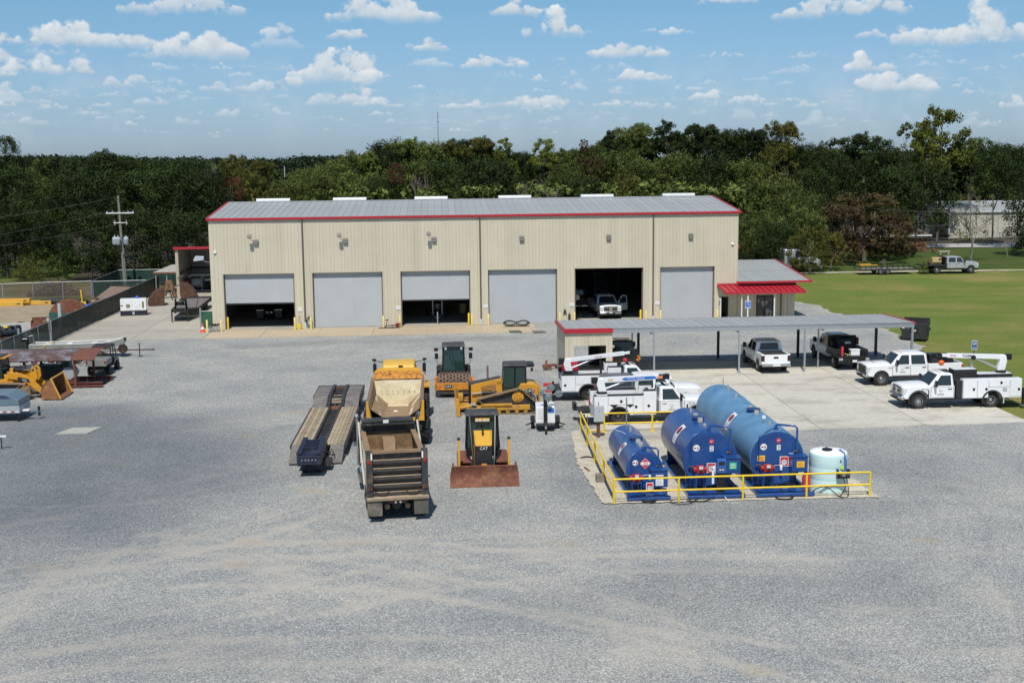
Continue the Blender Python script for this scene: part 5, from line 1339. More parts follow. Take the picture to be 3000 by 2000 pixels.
hose('fuel_hose','thin black hose hanging beside the red pump of tank 3',[(34.7,-56.05,1.15),(34.8,-56.3,.7),(34.9,-56.6,.3),(34.75,-57.0,.1)],.016)
hose('drain_hose','short white drain hose at the front of tank 2',[(31.75,-56.9,.18),(31.9,-57.1,.14),(31.95,-57.35,.05),(32.0,-57.5,.04)],.02,print_white)
fx=thing('fire_extinguisher','fire extinguisher under a red cover beside tank 3','fire extinguisher',(35.75,-56.2,.15))
MB().loft([[(-.16,-.1,0),(.16,-.1,0),(.16,.12,0),(-.16,.12,0)],[(-.17,-.12,.5),(.17,-.12,.5),(.16,.1,.5),(-.16,.1,.5)],[(-.09,-.07,.74),(.09,-.07,.74),(.09,.07,.74),(-.09,.07,.74)]]).build('cover',M('red_cover',(.55,.03,.06),.4),fx,bevel=.04,smooth=60)
MB().box(-.03,.03,-.02,.04,.74,.80).build('handle',black,fx)
eb=thing('electrical_box','grey electrical cabinet on a rusty steel post','electrical box',(28.0,-45.0,0))
MB().box(-.09,.09,-.05,.05,0,1.0).build('post',rust,eb);bo=MB().box(-.25,.28,-.2,.06,.92,1.75).build('cabinet',grey_box,eb,bevel=.012);MB().box(-.23,.26,-.215,-.203,.95,1.72).build('cabinet_door',grey_box,bo);MB().box(0.0,.06,-.222,-.216,1.48,1.53).build('label',print_red,bo)
MB().box(-.42,-.255,-.15,.05,1.25,1.78).build('side_panel',steel,eb);MB().box(-.02,.03,-.1,-.05,1.76,1.98).build('conduit',steel,eb)
bx=MB().box(-.22,.22,-.22,.22,0,.34).build('junction_box',M('weathered_box',(.20,.18,.14),.8,dirt=(.30,.27,.2)),label='small square weathered box on the ground outside the left rail',cat='box',bevel=.01);bx.location=(26.97,-53.7,.02)
for(x,y,l)in((26.6,-51.5,'short flat rusty bar lying by the left guard rail'),):
    o=MB().cbox((0,0,.03),(.07,.75,.03)).build('scrap_bar',rust,label=l,cat='scrap metal');o.location=(x,y,.02);o.rotation_euler=(0,0,.2)
o=MB().tube([(0,0,.03),(.3,.15,.05),(.55,.02,.04),(.7,.2,.03)],.035,6).build('hose_scrap',rubber,label='curl of black rubber hose left of the guard rail',cat='hose');o.location=(26.55,-49.3,.02)
# ---------------------------------------------------------------- road vehicles (x forward, y left, origin under the front axle)
silver_p=M('silver_paint',(.50,.52,.54),.3,metal=.35,var=.03,coat=.4)
grey_p=M('grey_metallic',(.22,.23,.26),.3,metal=.35,var=.05,coat=.4)
black_p=M('gloss_black',(.010,.010,.011),.22,var=.1,coat=.5)
rim_steel=M('rim_alloy',(.42,.43,.44),.38,metal=.6,var=.1)
rim_dark=M('rim_dark',(.10,.09,.085),.6,metal=.3,var=.2)
TYRE={}
def wheel(parent,x,y,r=.41,w=.27,rim=None,out=1,holes=8,steer=0.0,dish=.05,name='wheel',z=None):
    """tyre with a dished, spoked rim; out is the sign of the outer side"""
    rim=rim or rim_steel
    key=(r,w,rim.name,holes,dish)
    if key not in TYRE:
        h=w/2;rr=r*.55
        tm=MB();tm.lathe([(rr-.02,-h*.9),(rr,-h),(r*.9,-h),(r*.98,-h*.8),(r,-h*.55),(r,h*.55),(r*.98,h*.8),(r*.9,h),(rr,h),(rr-.02,h*.9)],(0,0,0),'y',30,cap=False)
        for i in range(26):       # tread blocks
            a=2*PI*i/26;m3=Matrix.Rotation(a,3,'Y')
            for sd in(-1,1):tm.cbox(m3@Vector((0,sd*h*.52,r)),(r*.13,h*.66,.022),m3)
        a_=tm.build('wheel',rubber,smooth=40)
        rm=MB();rm.lathe([(rr,h*.96),(rr-.025,h*.97),(rr-.045,h*.55),(rr*.55,h*.55-dish),(rr*.42,h*.62),(rr*.25,h*.8),(.004,h*.82)],(0,0,0),'y',30,cap=False)
        rm.lathe([(rr,-h*.9),(.02,-h*.5)],(0,0,0),'y',20)
        b_=rm.build('rim',rim,smooth=35)
        hm=MB()
        for i in range(holes):
            a=2*PI*(i+.5)/holes;m3=Matrix.Rotation(a,3,'Y');c=m3@Vector((0,h*.60-dish*.35,rr*.72))
            hm.cbox(c,(rr*.30,.10,rr*.26),m3)
        c_=hm.build('rim_hole',black_matte)
        TYRE[key]=(a_.data,b_.data,c_.data)
        for o in(a_,b_,c_):bpy.data.objects.remove(o)
    ms=TYRE[key]
    o=bpy.data.objects.new(name,ms[0]);COL.objects.link(o);o.parent=parent;o.location=(x,y,r if z is None else z)
    o.rotation_euler=(0,0,(0 if out>0 else PI)+steer)
    for nm,mm in(('rim',ms[1]),('rim_hole',ms[2])):
        q=bpy.data.objects.new(nm,mm);COL.objects.link(q);q.parent=o
    return o

def arch(cx,cz,r,n=10,a0=190,a1=-10):
    return[(cx+r*math.cos(RAD(a0+(a1-a0)*i/n)),cz+r*math.sin(RAD(a0+(a1-a0)*i/n)))for i in range(n+1)]

def antlers(parent,x,side,z,s=1.0):
    y=side*1.026
    m_=MB()
    for q in(-1,1):
        m_.tube([(x,y,z),(x+q*.035*s,y,z+.05*s),(x+q*.10*s,y,z+.10*s),(x+q*.085*s,y,z+.19*s)],.010*s,4);m_.tube([(x+q*.08*s,y,z+.085*s),(x+q*.035*s,y,z+.15*s)],.007*s,4)
    m_.tube([(x,y,z+.02),(x,y,z-.05*s)],.014*s,4);m_.build('antler_emblem',grey_box,parent)
    text('door_lettering','RIGID',.13*s,M('decal_grey',(.14,.14,.17),.6),parent,(x,side*1.024,z-.14*s),(PI/2,0,0 if side<0 else PI),.002,sx=1.2)

def truck(name,label,loc,rz,cab='crew',wb=4.06,paint=None,grille='black',bed='pickup',rear_len=1.25,flare=None,rim=None,dual=False,marker=True,chrome_bump=True,tint=None,lift=0.0,group=None,logo=0,steer=0.0,roof_dark=False,hood_scoop=False,far=False,open_door=0):
    paint=paint or white;tint=tint or glass
    t=thing(name,label,'pickup truck' if bed=='pickup' else 'truck',loc,rz,group)
    xb={'reg':-2.10,'ext':-2.55,'crew':-3.02}[cab]
    L=lift
    prof=[(.80,.52+L),(.90,.62+L),(.92,.80+L),(.91,1.13+L),(.82,1.19+L),(-.66,1.23+L),(xb,1.24+L),(xb,.52+L)]+[(-.56,.52+L)]+arch(0,.42+L*.6,.53)[1:-1]+[(.54,.52+L)]
    b=MB();b.prism(prof,'y',-.985,.985);b.build('body',paint,t,bevel=.05,smooth=45)
    # bonnet with raised centre
    rings=[]
    for x,dz,k in((.90,-.035,.94),(.84,.015,.97),(.5,.05,1),(0,.065,1),(-.62,.085,1)):
        rings.append([(x,yy*k,zz+dz+L+(.0 if abs(yy)<.99 else 0))for yy,zz in((-.97,1.10),(-.86,1.19),(-.62,1.215),(-.50,1.245),(0,1.26),(.50,1.245),(.62,1.215),(.86,1.19),(.97,1.10))])
    b=MB();b.loft(rings,cap=True,closed=True);b.build('bonnet',paint,t,smooth=50)
    if hood_scoop:MB().box(.02,.34,-.24,.24,1.28+L,1.315+L).build('bonnet_scoop',black,t,bevel=.02)
    # cab
    z0,z1,z2=1.20+L,1.90+L,1.975+L
    def ring(xf,xr,hy,z,c):
        return[(xf,-hy+c,z),(xf,hy-c,z),(xf-c,hy,z),(xr+c*.5,hy,z),(xr,hy-c*.5,z),(xr,-hy+c*.5,z),(xr+c*.5,-hy,z),(xf-c,-hy,z)]
    b=MB();b.loft([ring(-.60,xb,.965,z0,.16),ring(-1.24,xb+.07,.815,z1,.14),ring(-1.36,xb+.16,.75,z2-.03,.16),ring(-1.62,xb+.34,.5,z2+.01,.2)]);b.build('cab',paint,t,smooth=38)
    if roof_dark:MB().box(xb+.35,-1.5,-.52,.52,z2+.005,z2+.03).build('roof_panel',black_p,t)
    def side(x,z,s,off=.012):
        k=(z-z0)/(z1-z0);return(x,s*(.965-(.15)*k+off),z)
    def front(y,z,off=.014):
        k=(z-z0)/(z1-z0);return(-.60-.64*k+off*.75,y,z+off*.7)
    b=MB();b.add([front(-.80,z0+.05),front(.80,z0+.05),front(.655,z1-.05),front(-.655,z1-.05)],[(0,1,2,3)]);b.build('windscreen',tint if not far else glass,t,fix=False)
    b=MB();b.add([front(-.84,z0+.015,.02),front(.84,z0+.015,.02),front(.80,z0+.075,.02),front(-.80,z0+.075,.02)],[(0,1,2,3)]);b.build('cowl',black_matte,t,fix=False)
    kb=(z0+.1-z0)/(z1-z0)
    def back(y,z):k=(z-z0)/(z1-z0);return(xb+.07*k-.014,y,z)
    b=MB();b.add([back(-.68,z0+.16),back(-.60,z1-.07),back(.60,z1-.07),back(.68,z0+.16)],[(0,1,2,3)]);b.build('rear_window',glass,t,fix=False)
    doors=[(-.72,xb+.06)]if cab=='reg' else[(-.72,-1.86),(-1.88,xb+.05)]
    for s in(-1,1):
        for k,(xa,xe)in enumerate(doors):
            zb=z0+.07;zt=z1-.06
            poly=[(xa-.22,zb),(-1.30-.02,zt),(xe+.14 if cab=='reg' else xe+.07,zt),(xe+.13 if cab=='reg' else xe+.07,zb)]if k==0 else[(xa-.05,zb),(xa-.05,zt),(xe+.20,zt),(xe+.12,zb)]
            if k==0 and open_door==s:
                dd=thing('door',None,None,(0,0,0));dd.parent=t;dd.location=(xa,s*.985,0);dd.rotation_euler=(0,0,s*RAD(-62));
                MB().box(xe-xa,0,-.06,.06,.56+L,z0+.02).build('door_skin',paint,dd,bevel=.03)
                fr=MB()
                fr.beam((-.02,0,z0),(-.58,-s*.12,zt+.03),.07).beam((-.58,-s*.12,zt+.03),(xe-xa+.05,-s*.12,zt+.03),.07).beam((xe-xa+.05,-s*.12,zt+.03),(xe-xa+.04,0,z0),.07)
                fr.build('window_frame',paint,dd)
                MB().add([(-.20,-s*.01,z0+.02),(-.60,-s*.11,zt),(xe-xa+.08,-s*.11,zt),(xe-xa+.08,-s*.01,z0+.02)],[(0,1,2,3)]).build('door_glass',glass,dd)
                MB().box(xe-xa+.12,xe-xa+.32,-.085,.085,1.06+L,1.10+L).build('handle',black,dd)
                continue
            w=MB();w.add([side(x,z,s)for x,z in poly],[(0,1,2,3)]);
            d=MB();d.prism([(xa,.57+L),(xa,z0-.02),(xe,z0-.02),(xe,.57+L)],'y',s*.98,s*1.003)
            do=d.build('door',paint,t,bevel=.012)
            MB().prism([(xa+.022,.55+L),(xa+.022,z0),(xe-.022,z0),(xe-.022,.55+L)],'y',s*.97,s*.991).build('door_seal',black_matte,do)
            w.build('side_window',glass,do,fix=False)
            if not far or k==0:MB().box(xe+.10,xe+.34,min(s*1.0,s*1.03),max(s*1.0,s*1.03),1.05+L,1.09+L).build('handle',black if grille=='black' or logo else chrome,do)
        m_=MB();m_.beam((-.86,s*.97,z0+.10),(-.90,s*1.14,z0+.14),.05);m_.beam((-.86,s*.97,z0+.24),(-.90,s*1.14,z0+.22),.04);m_.cbox((-.92,s*1.20,z0+.22),(.12,.22,.36))
        m_.build('mirror',black,t,bevel=.03)
    # front end
    g_=MB();g_.box(.895,.93,-.64,.64,.68+L,1.15+L);gm=g_.build('grille',black,t)
    bars=MB()
    if grille=='ford':
        for z in(.78,1.04):bars.box(.93,.955,-.62,.62,z-.05+L,z+.05+L)
        for y in(-.62,.60):bars.box(.93,.955,y,y+.03,.70+L,1.13+L)
        bars.cyl((.93,0,.91+L),(.965,0,.91+L),.12,n=16)
        ho=MB()
        for z in(.78,1.04):
            for k in range(8):
                y=-.56+k*.155
                if abs(y+.03)>.1:ho.box(.95,.96,y,y+.09,z-.03+L,z+.03+L)
        ho.build('grille_hole',black,gm)
    elif grille=='chrome':
        for z in(.74,.85,.96,1.07):bars.box(.93,.95,-.62,.62,z-.012+L,z+.012+L)
        bars.box(.93,.96,-.2,.2,.90+L,1.0+L)
    else:
        for z in(.76,.90):bars.box(.93,.95,-.62,.62,z-.015+L,z+.015+L)
        bars.box(.93,.96,-.64,.64,1.06+L,1.13+L)
    bars.build('grille_bar',chrome if grille!='black' else dark_steel,gm)
    for s in(-1,1):
        MB().prism([(.93,.74+L),(.93,1.13+L),(.66,1.13+L),(.78,.82+L)],'y',min(s*.66,s*.992),max(s*.66,s*.992)).build('headlight',lamp_clear,t,bevel=.03)
    bp=MB();bp.prism([(.82,.46+L),(1.0,.46+L),(1.04,.52+L),(1.03,.66+L),(.98,.70+L),(.82,.70+L)],'y',-.99,.99);bo=bp.build('front_bumper',chrome if chrome_bump else paint,t,bevel=.05,smooth=45)
    MB().box(1.03,1.052,-.40,.40,.50+L,.60+L).build('bumper_opening',black,bo)
    MB().prism([(.70,.30+L),(.96,.34+L),(1.0,.46+L),(.70,.46+L)],'y',-.90,.90).build('air_dam',black_matte,t)
    if flare:
        for s in(-1,1):
            f=MB();a_=arch(0,.42+L*.6,.55,12,196,-16);a2=arch(0,.42+L*.6,.64,12,196,-16)
            for i in range(12):f.add([(a_[i][0],s*.98,a_[i][1]),(a2[i][0],s*.98,a2[i][1]),(a2[i+1][0],s*.98,a2[i+1][1]),(a_[i+1][0],s*.98,a_[i+1][1]),(a_[i][0],s*1.06,a_[i][1]),(a2[i][0],s*1.02,a2[i][1]),(a2[i+1][0],s*1.02,a2[i+1][1]),(a_[i+1][0],s*1.06,a_[i+1][1])],[(4,5,6,7),(0,1,5,4),(1,2,6,5),(2,3,7,6),(3,0,4,7)])
            f.build('wheel_flare',flare,t,fix=True)
    if marker:
        for y in(-.5,-.22,0,.22,.5):MB().box(-1.43,-1.38,y-.03,y+.03,z2-.02,z2+.022).build('roof_marker',amber,t,bevel=.01)
    MB().box(-wb-.9 if bed!='pickup' else-wb-1.0,.7,-.42,.42,.34+L,.54+L).build('chassis',black_matte,t)
    MB().box(-wb-.1,-wb+.1,-.75,.75,.36,.48).build('rear_axle',black_matte,t);MB().box(-.1,.1,-.75,.75,.36,.48).build('front_axle',black_matte,t)
    for s in(-1,1):MB().box(xb+.1,-.78,min(s*.86,s*1.08),max(s*.86,s*1.08),.40+L,.455+L).build('running_board',black_matte,t)
    rim=rim or rim_steel;wr=.41+L*.5
    for s in(-1,1):
        wheel(t,0,s*.86,wr,.27,rim,s,steer=steer,dish=-.02 if dual else .03)
        if dual:
            wheel(t,-wb,s*.88,wr,.25,rim,s,dish=.10);wheel(t,-wb,s*.60,wr,.25,rim,s,dish=.10)
        else:wheel(t,-wb,s*.86,wr,.27,rim,s)
    if bed=='pickup':
        xr=-wb-rear_len
        prof=[(xb-.03,.55+L),(xb-.03,1.28+L),(xr+.02,1.30+L),(xr,1.22+L),(xr,.62+L),(xr+.12,.55+L),(-wb-.56,.55+L)]+arch(-wb,.42+L*.6,.54,10,195,-15)[1:-1]+[(-wb+.56,.55+L)]
        for s in(-1,1):MB().prism(prof,'y',min(s*.78,s*.985),max(s*.78,s*.985)).build('bed_side',paint,t,bevel=.035,smooth=45)
        MB().box(xr+.05,xb-.03,-.78,.78,.68+L,.76+L).build('bed_floor',black_matte,t)
        MB().box(xb-.09,xb-.031,-.78,.78,.76+L,1.27+L).build('bed_front',paint,t)
        tg=MB().box(xr-.03,xr+.045,-.775,.775,.66+L,1.285+L).build('tailgate',paint,t,bevel=.02)
        MB().box(xr-.045,xr-.03,-.16,.16,1.02+L,1.14+L).build('tailgate_badge',black,tg)
        for s in(-1,1):MB().box(xr-.03,xr+.10,min(s*.79,s*.992),max(s*.79,s*.992),.84+L,1.22+L).build('tail_light',lamp_red,t,bevel=.015)
        rb=MB().box(xr-.22,xr+.05,-.98,.98,.50+L,.68+L).build('rear_bumper',chrome if chrome_bump else paint,t,bevel=.04);MB().box(xr-.235,xr-.222,-.26,.26,.52+L,.66+L).build('number_plate',print_white,rb)
        MB().box(xr-.24,xr-.05,-.05,.05,.40+L,.48+L).build('tow_hitch',black,t)
    t['xb']=xb
    for k in('xb',):del t[k]
    return t,xb

def latch(parent,x,y,z,s):
    MB().lathe([(.075,0),(.075,s*.02),(.05,s*.03),(.01,s*.03)],(x,y,z),'y',14).build('latch',black,parent,smooth=30)

def service_body(t,x0,x1,wb,side,zb=.56,zt=1.62,tall=None,doors=(),top=black_matte,depth=.52,dark_end=False):
    """side boxes with compartment doors; side faces get latches"""
    for s in(-1,1):
        prof=[(x0,zb),(x0,zt),(x1,zt),(x1,zb),(-wb-.62,zb)]+arch(-wb,.43,.56,12,188,-8)[1:-1]+[(-wb+.62,zb)]
        bo=MB().prism(prof,'y',min(s*(1.12-depth),s*1.12),max(s*(1.12-depth),s*1.12)).build('side_compartment',white,t,bevel=.02)
        MB().box(x1+.02,x0-.02,min(s*(1.12-depth+.02),s*1.10),max(s*(1.12-depth+.02),s*1.10),zt+.003,zt+.035).build('compartment_lid',top,t)
        f=MB();a_=arch(-wb,.43,.55,12,196,-16);a2=arch(-wb,.43,.63,12,196,-16)
        for i in range(12):f.add([(a_[i][0],s*1.115,a_[i][1]),(a2[i][0],s*1.115,a2[i][1]),(a2[i+1][0],s*1.115,a2[i+1][1]),(a_[i+1][0],s*1.115,a_[i+1][1]),(a_[i][0],s*1.18,a_[i][1]),(a2[i][0],s*1.16,a2[i][1]),(a2[i+1][0],s*1.16,a2[i+1][1]),(a_[i+1][0],s*1.18,a_[i+1][1])],[(4,5,6,7),(0,1,5,4),(1,2,6,5),(2,3,7,6),(3,0,4,7)])
        f.build('wheel_flare',black_matte,t)
        for(xa,xe,za,ze,lx,lz)in doors:
            do=MB().box(min(xa,xe)+.012,max(xa,xe)-.012,min(s*1.112,s*1.138),max(s*1.112,s*1.138),za,ze).build('compartment_door',white,bo,bevel=.006)
            MB().box(min(xa,xe)-.008,max(xa,xe)+.008,min(s*1.10,s*1.124),max(s*1.10,s*1.124),za-.018,ze+.018).build('door_seal',grey_box,do)
            if lx is not None and s==side:latch(do,lx,s*1.138,lz,s)
    MB().box(x1,x0,-.62,.62,.66,.74).build('bed_floor',black_matte,t)
    MB().box(x1-.02,x1+.03,-.6,.6,.74,1.1).build('tailboard',white,t)

def crane(t,x,y,z,tilt,Lb,name_txt,deep,hang=True,long_base=.9,mast=.75):
    """knuckle of a truck crane: pedestal, boom, ram, hook block; boom points along +x*sign(Lb)"""
    sg=1 if Lb>0 else-1
    MB().cyl((x,y,z),(x,y,z+.16),.30,n=18).build('turntable',black,t,smooth=50)
    pb=MB();pb.prism([(x-.18*sg,z+.16),(x+.26*sg,z+.16),(x+.16*sg,z+mast*.7),(x+.10*sg,z+mast+.1),(x-.22*sg,z+mast+.12),(x-.30*sg,z+mast*.75)],'y',y-.17,y+.17);pb.build('pedestal',white,t,bevel=.03)
    a=Vector((x-.15*sg,y,z+mast));d=Vector((sg*math.cos(tilt),0,math.sin(tilt)));up=Vector((0,1,0)).cross(d)*(-1 if sg>0 else 1)
    if up.z<0:up=-up
    e=a+d*abs(Lb)
    def bm_(p,q,w,h0,h1,mt_,nm,par=t):
        m_=MB();m_.loft([[p+Vector((0,-w/2,0))-up*h0/2,p+Vector((0,w/2,0))-up*h0/2,p+Vector((0,w/2,0))+up*h0/2,p+Vector((0,-w/2,0))+up*h0/2],[q+Vector((0,-w/2,0))-up*h1/2,q+Vector((0,w/2,0))-up*h1/2,q+Vector((0,w/2,0))+up*h1/2,q+Vector((0,-w/2,0))+up*h1/2]]);return m_.build(nm,mt_,par,bevel=.012)
    bo=bm_(a,a+d*abs(Lb)*.88,.22,deep,deep*.92,white,'boom');bm_(a+d*abs(Lb)*.86,e,.16,deep*.6,deep*.6,white,'boom_tip',bo)
    MB().cyl(Vector((x+.2*sg,y,z+.3)),a+d*abs(Lb)*.42-up*deep*.5,.065,n=10).build('lift_ram',alu,t,smooth=50)
    MB().cyl(e+Vector((0,-.11,0)),e+Vector((0,.11,0)),.15,n=14).build('sheave',black,t,smooth=50)
    MB().cbox(a-d*.25,(.36,.30,.34)).build('winch',black,t,bevel=.03)
    return a,d,up,bo

# ---- crane truck on the right
t,xb=truck('crane_truck','white service truck with raised telescoping crane parked on the pale slab',(47.35,-38.75,.03),PI,'reg',4.30,grille='ford',bed='svc',flare=black_matte,dual=True,logo=1,lift=.08,group='white crane service trucks')
antlers(t,-1.28,1,.98,1.0);antlers(t,-1.28,-1,.98,1.0)
text('unit_number','ST-126',.15,print_black,t,(-.36,1.0,1.13),(PI/2,0,PI),.002)
MB().box(-.60,-.54,1.0,1.012,.72,1.08).build('fender_vent',black,t)
service_body(t,-2.55,-6.05,4.30,1,.58,1.66,doors=[(-2.57,-3.38,.62,1.60,-3.18,1.12),(-3.40,-4.05,.62,1.60,-3.92,1.12),(-4.07,-5.32,1.24,1.60,-4.80,1.48),(-5.34,-6.03,.66,1.60,-5.86,1.08)],top=white)
MB().box(-2.53,-2.2,-1.0,1.0,.6,1.6).build('headboard',black_matte,t)
MB().box(-5.15,-4.9,1.14,1.15,1.0,1.18).build('fuel_flap',grey_box,t)
ct=MB().box(-3.75,-2.35,-.55,.2,.74,2.12).build('centre_box',black_matte,t,bevel=.02);MB().box(-3.72,-2.38,-.52,.17,2.122,2.14).build('box_lid',white,ct)
ct2=MB().box(-5.9,-3.77,-.55,.2,.74,1.82).build('centre_box',black_matte,t,bevel=.02);MB().box(-5.87,-3.8,-.52,.17,1.822,1.84).build('box_lid',white,ct2)
a,d,up,bo=crane(t,-5.35,-.2,1.82,RAD(2.5),3.9,'TIGER',.28,mast=.95)
text('crane_lettering','TIGER',.21,print_black,bo,a+d*2.28+Vector((0,.125,0)),(PI/2,0,PI),.003);text('crane_model','ST420',.14,print_red,bo,a+d*3.1+Vector((0,.125,0)),(PI/2,0,PI),.003)
MB().box(-3.66,-3.56,-.3,-.2,1.84,2.62).build('boom_rest',alu,t);MB().cyl((-3.6,-.2,2.78),(-3.6,.0,2.78),.14,n=14).build('boom_roller',black,t)
MB().lathe([(.01,-.2),(.14,-.12),(.17,0),(.14,.1),(.01,.16)],(-1.75,-.2,2.50),'z',14).build('hook_block',M('hook_orange',(.75,.13,.02),.5),t,smooth=50)
MB().box(-6.6,-6.06,-.95,.95,.52,.72).build('rear_bumper',black,t,bevel=.02);
for s in(-1,1):MB().box(-6.25,-6.14,s*1.0-.06,s*1.0+.06,.12,1.12).build('outrigger',black,t);MB().box(-6.3,-6.08,s*1.0-.12,s*1.0+.12,.08,.12).build('outrigger_foot',steel,t)
MB().box(-6.66,-6.3,.55,1.1,.45,.85).build('vise_box',black,t)
for s in(-1,1):MB().box(-5.02,-4.98,s*1.0-.12,s*1.0+.12,.25,.6).build('mud_flap',white_dull,t)

# ---- crane truck in the left row, nearest the tanks
t,xb=truck('crane_truck','white service truck with lettered crane boom nearest the fuel tanks',(33.9,-40.95,.03),0,'reg',4.38,grille='chrome',bed='svc',lift=.08,flare=M('flare_grey',(.28,.29,.30),.7),dual=True,rim=rim_dark,marker=False,group='white crane service trucks')
antlers(t,-1.42,-1,.92,.9);text('unit_number','ST-119',.11,print_black,t,(-.30,-1.0,1.12),FRONT,.002);MB().box(-.58,-.50,-1.012,-1.0,.70,1.06).build('fender_vent',black,t)
service_body(t,-2.30,-5.75,4.38,-1,.56,1.62,doors=[(-3.55,-3.0,.62,1.58,-3.42,1.02),(-4.95,-3.62,1.16,1.58,-4.25,1.34),(-5.73,-4.98,.62,1.58,None,0)],top=black_matte)
for s in(-1,1):
    fo=MB().box(-3.0,-2.28,min(s*.6,s*1.121),max(s*.6,s*1.121),1.62,1.86).build('tall_compartment',white,t,bevel=.015);MB().box(-2.98,-2.30,min(s*1.122,s*1.14),max(s*1.122,s*1.14),.64,1.84).build('compartment_door',white,fo);latch(fo,-2.72,s*1.14,1.06,s)
    MB().box(-2.98,-2.30,min(s*.62,s*1.10),max(s*.62,s*1.10),1.863,1.885).build('compartment_lid',black_matte,fo)
    for xx in(-4.85,-3.95):MB().prism([(xx-.02,1.14),(xx+.42,1.14),(xx+.2,.98)],'y',min(s*1.121,s*1.136),max(s*1.121,s*1.136)).build('reflector_panel',black,t)
a,d,up,bo=crane(t,-5.25,-.55,1.64,RAD(2.0),3.45,'',.30,mast=.80)
lg=MB().loft([[a+d*s_+Vector((0,-.118,0))+up*h for s_,h in((1.25,0),(1.4,.085),(3.05,.085),(3.2,0),(3.05,-.085),(1.4,-.085))],[a+d*s_+Vector((0,-.112,0))+up*h for s_,h in((1.25,0),(1.4,.085),(3.05,.085),(3.2,0),(3.05,-.085),(1.4,-.085))]]).build('boom_badge',print_blue,bo)
text('crane_lettering','AUTO CRANE',.15,print_white,bo,a+d*2.05+Vector((0,-.121,0)),(PI/2,0,0),.002);
MB().cbox(a+d*3.38+Vector((0,-.115,0)),(.30,.01,.16)).build('boom_label',M('label_orange',(.72,.25,.12),.6),bo);MB().cbox(a+d*.62+Vector((0,-.115,0)),(.28,.01,.15)).build('boom_label',M('label_cream',(.62,.50,.36),.6),bo)
MB().box(-3.35,-3.24,-.62,-.5,.74,2.36).build('boom_rest',white_dull,t);MB().cbox(a+d*3.75,(.34,.26,.30)).build('boom_head',black,t,bevel=.03)
MB().box(-5.6,-5.0,-1.1,-.05,1.66,1.69).build('crane_base',white,t)
for(x,y,z,l)in((-2.5,-.2,.9,1.0),(-2.65,.1,1.0,1.1)):MB().cyl((x,y,.74),(x,y,.74+l),.11,n=12).build('gas_bottle',alu,t,smooth=50)
MB().box(-3.2,-2.6,.1,.5,.74,.80).build('plywood',wood,t)
rbm=MB().box(-6.55,-5.76,-1.0,1.0,.46,.66).build('rear_bumper',white,t,bevel=.02);MB().box(-6.55,-5.8,-.98,.98,.662,.68).build('tread_plate',black_matte,rbm);latch(rbm,-6.3,-1.0,.56,-1)
vs_=MB();vs_.cyl((-6.2,-.75,.68),(-6.2,-.75,.95),.08);vs_.cbox((-6.2,-.75,.98),(.42,.14,.14));vs_.build('vise',dark_steel,t)
MB().box(-6.75,-6.56,.2,.9,.6,1.0).build('tool_tray',black,t)
for s in(-1,1):MB().box(-5.8,-5.75,s*.9-.07,s*.9+.07,.7,1.15).build('tail_light',lamp_red,t)

# ---- crane truck at the back of the left row
t,xb=truck('crane_truck','white service truck with black topped bed and crane beside the tan shed',(33.0,-33.95,.03),0,'reg',4.3,grille='chrome',bed='svc',lift=.08,flare=None,dual=True,rim=rim_dark,group='white crane service trucks')
service_body(t,-2.30,-5.95,4.3,-1,.56,1.55,doors=[(-5.93,-5.1,.62,1.50,-5.72,.98),(-5.08,-3.7,1.02,1.50,None,0),(-3.68,-3.02,.62,1.50,None,0)],top=black_matte)
for s in(-1,1):
    fo=MB().box(-3.1,-2.30,min(s*.6,s*1.121),max(s*.6,s*1.121),1.55,2.0).build('tall_compartment',white,t,bevel=.015);MB().box(-3.08,-2.32,min(s*.62,s*1.1),max(s*.62,s*1.1),2.002,2.03).build('compartment_lid',black,fo)
a,d,up,bo=crane(t,-5.45,-.35,1.58,RAD(6),4.1,'',.25,mast=.80)
text('crane_lettering','Maxwell',.14,print_red,bo,a+d*2.0+Vector((0,-.118,-.02)),(PI/2,RAD(-7),0),.002)
MB().box(-3.5,-3.38,-.4,-.28,.74,2.35).build('boom_rest',black,t);MB().cbox(a+d*4.25,(.4,.3,.4)).build('boom_head',black,t,bevel=.03)
MB().lathe([(.01,-.16),(.12,-.1),(.15,0),(.12,.1),(.01,.14)],(-1.95,-.35,2.32),'z',14).build('hook_block',print_red,t,smooth=50)
MB().tube([(-1.2,-.35,2.62),(-1.0,-.4,2.4),(-1.25,-.45,2.35),(-1.1,-.35,2.25)],.03,6).build('load_hook',safety_y,t)
wl_=MB().box(-5.75,-4.75,.35,.85,1.6,2.16).build('welder',M('welder_red',(.46,.015,.05),.4),t,bevel=.04);text('welder_number','WM-107',.2,print_white,wl_,(-5.2,.345,1.92),FRONT,.003)
MB().lathe([(.26,-.1),(.26,.1),(.01,.1)],(-5.9,.4,1.82),'x',18).build('hose_reel',black,t)
MB().box(-6.5,-5.96,-1.0,1.0,.5,.7).build('rear_bumper',black,t);MB().box(-6.5,-6.38,-1.0,-.8,.15,1.2).build('outrigger',black,t)
vs_=MB();vs_.cyl((-6.7,-.6,.6),(-6.7,-.6,.9),.08);vs_.cbox((-6.75,-.6,.95),(.5,.16,.2));vs_.box(-6.9,-6.5,-.8,-.4,.5,.62);vs_.build('vise',print_red,t)

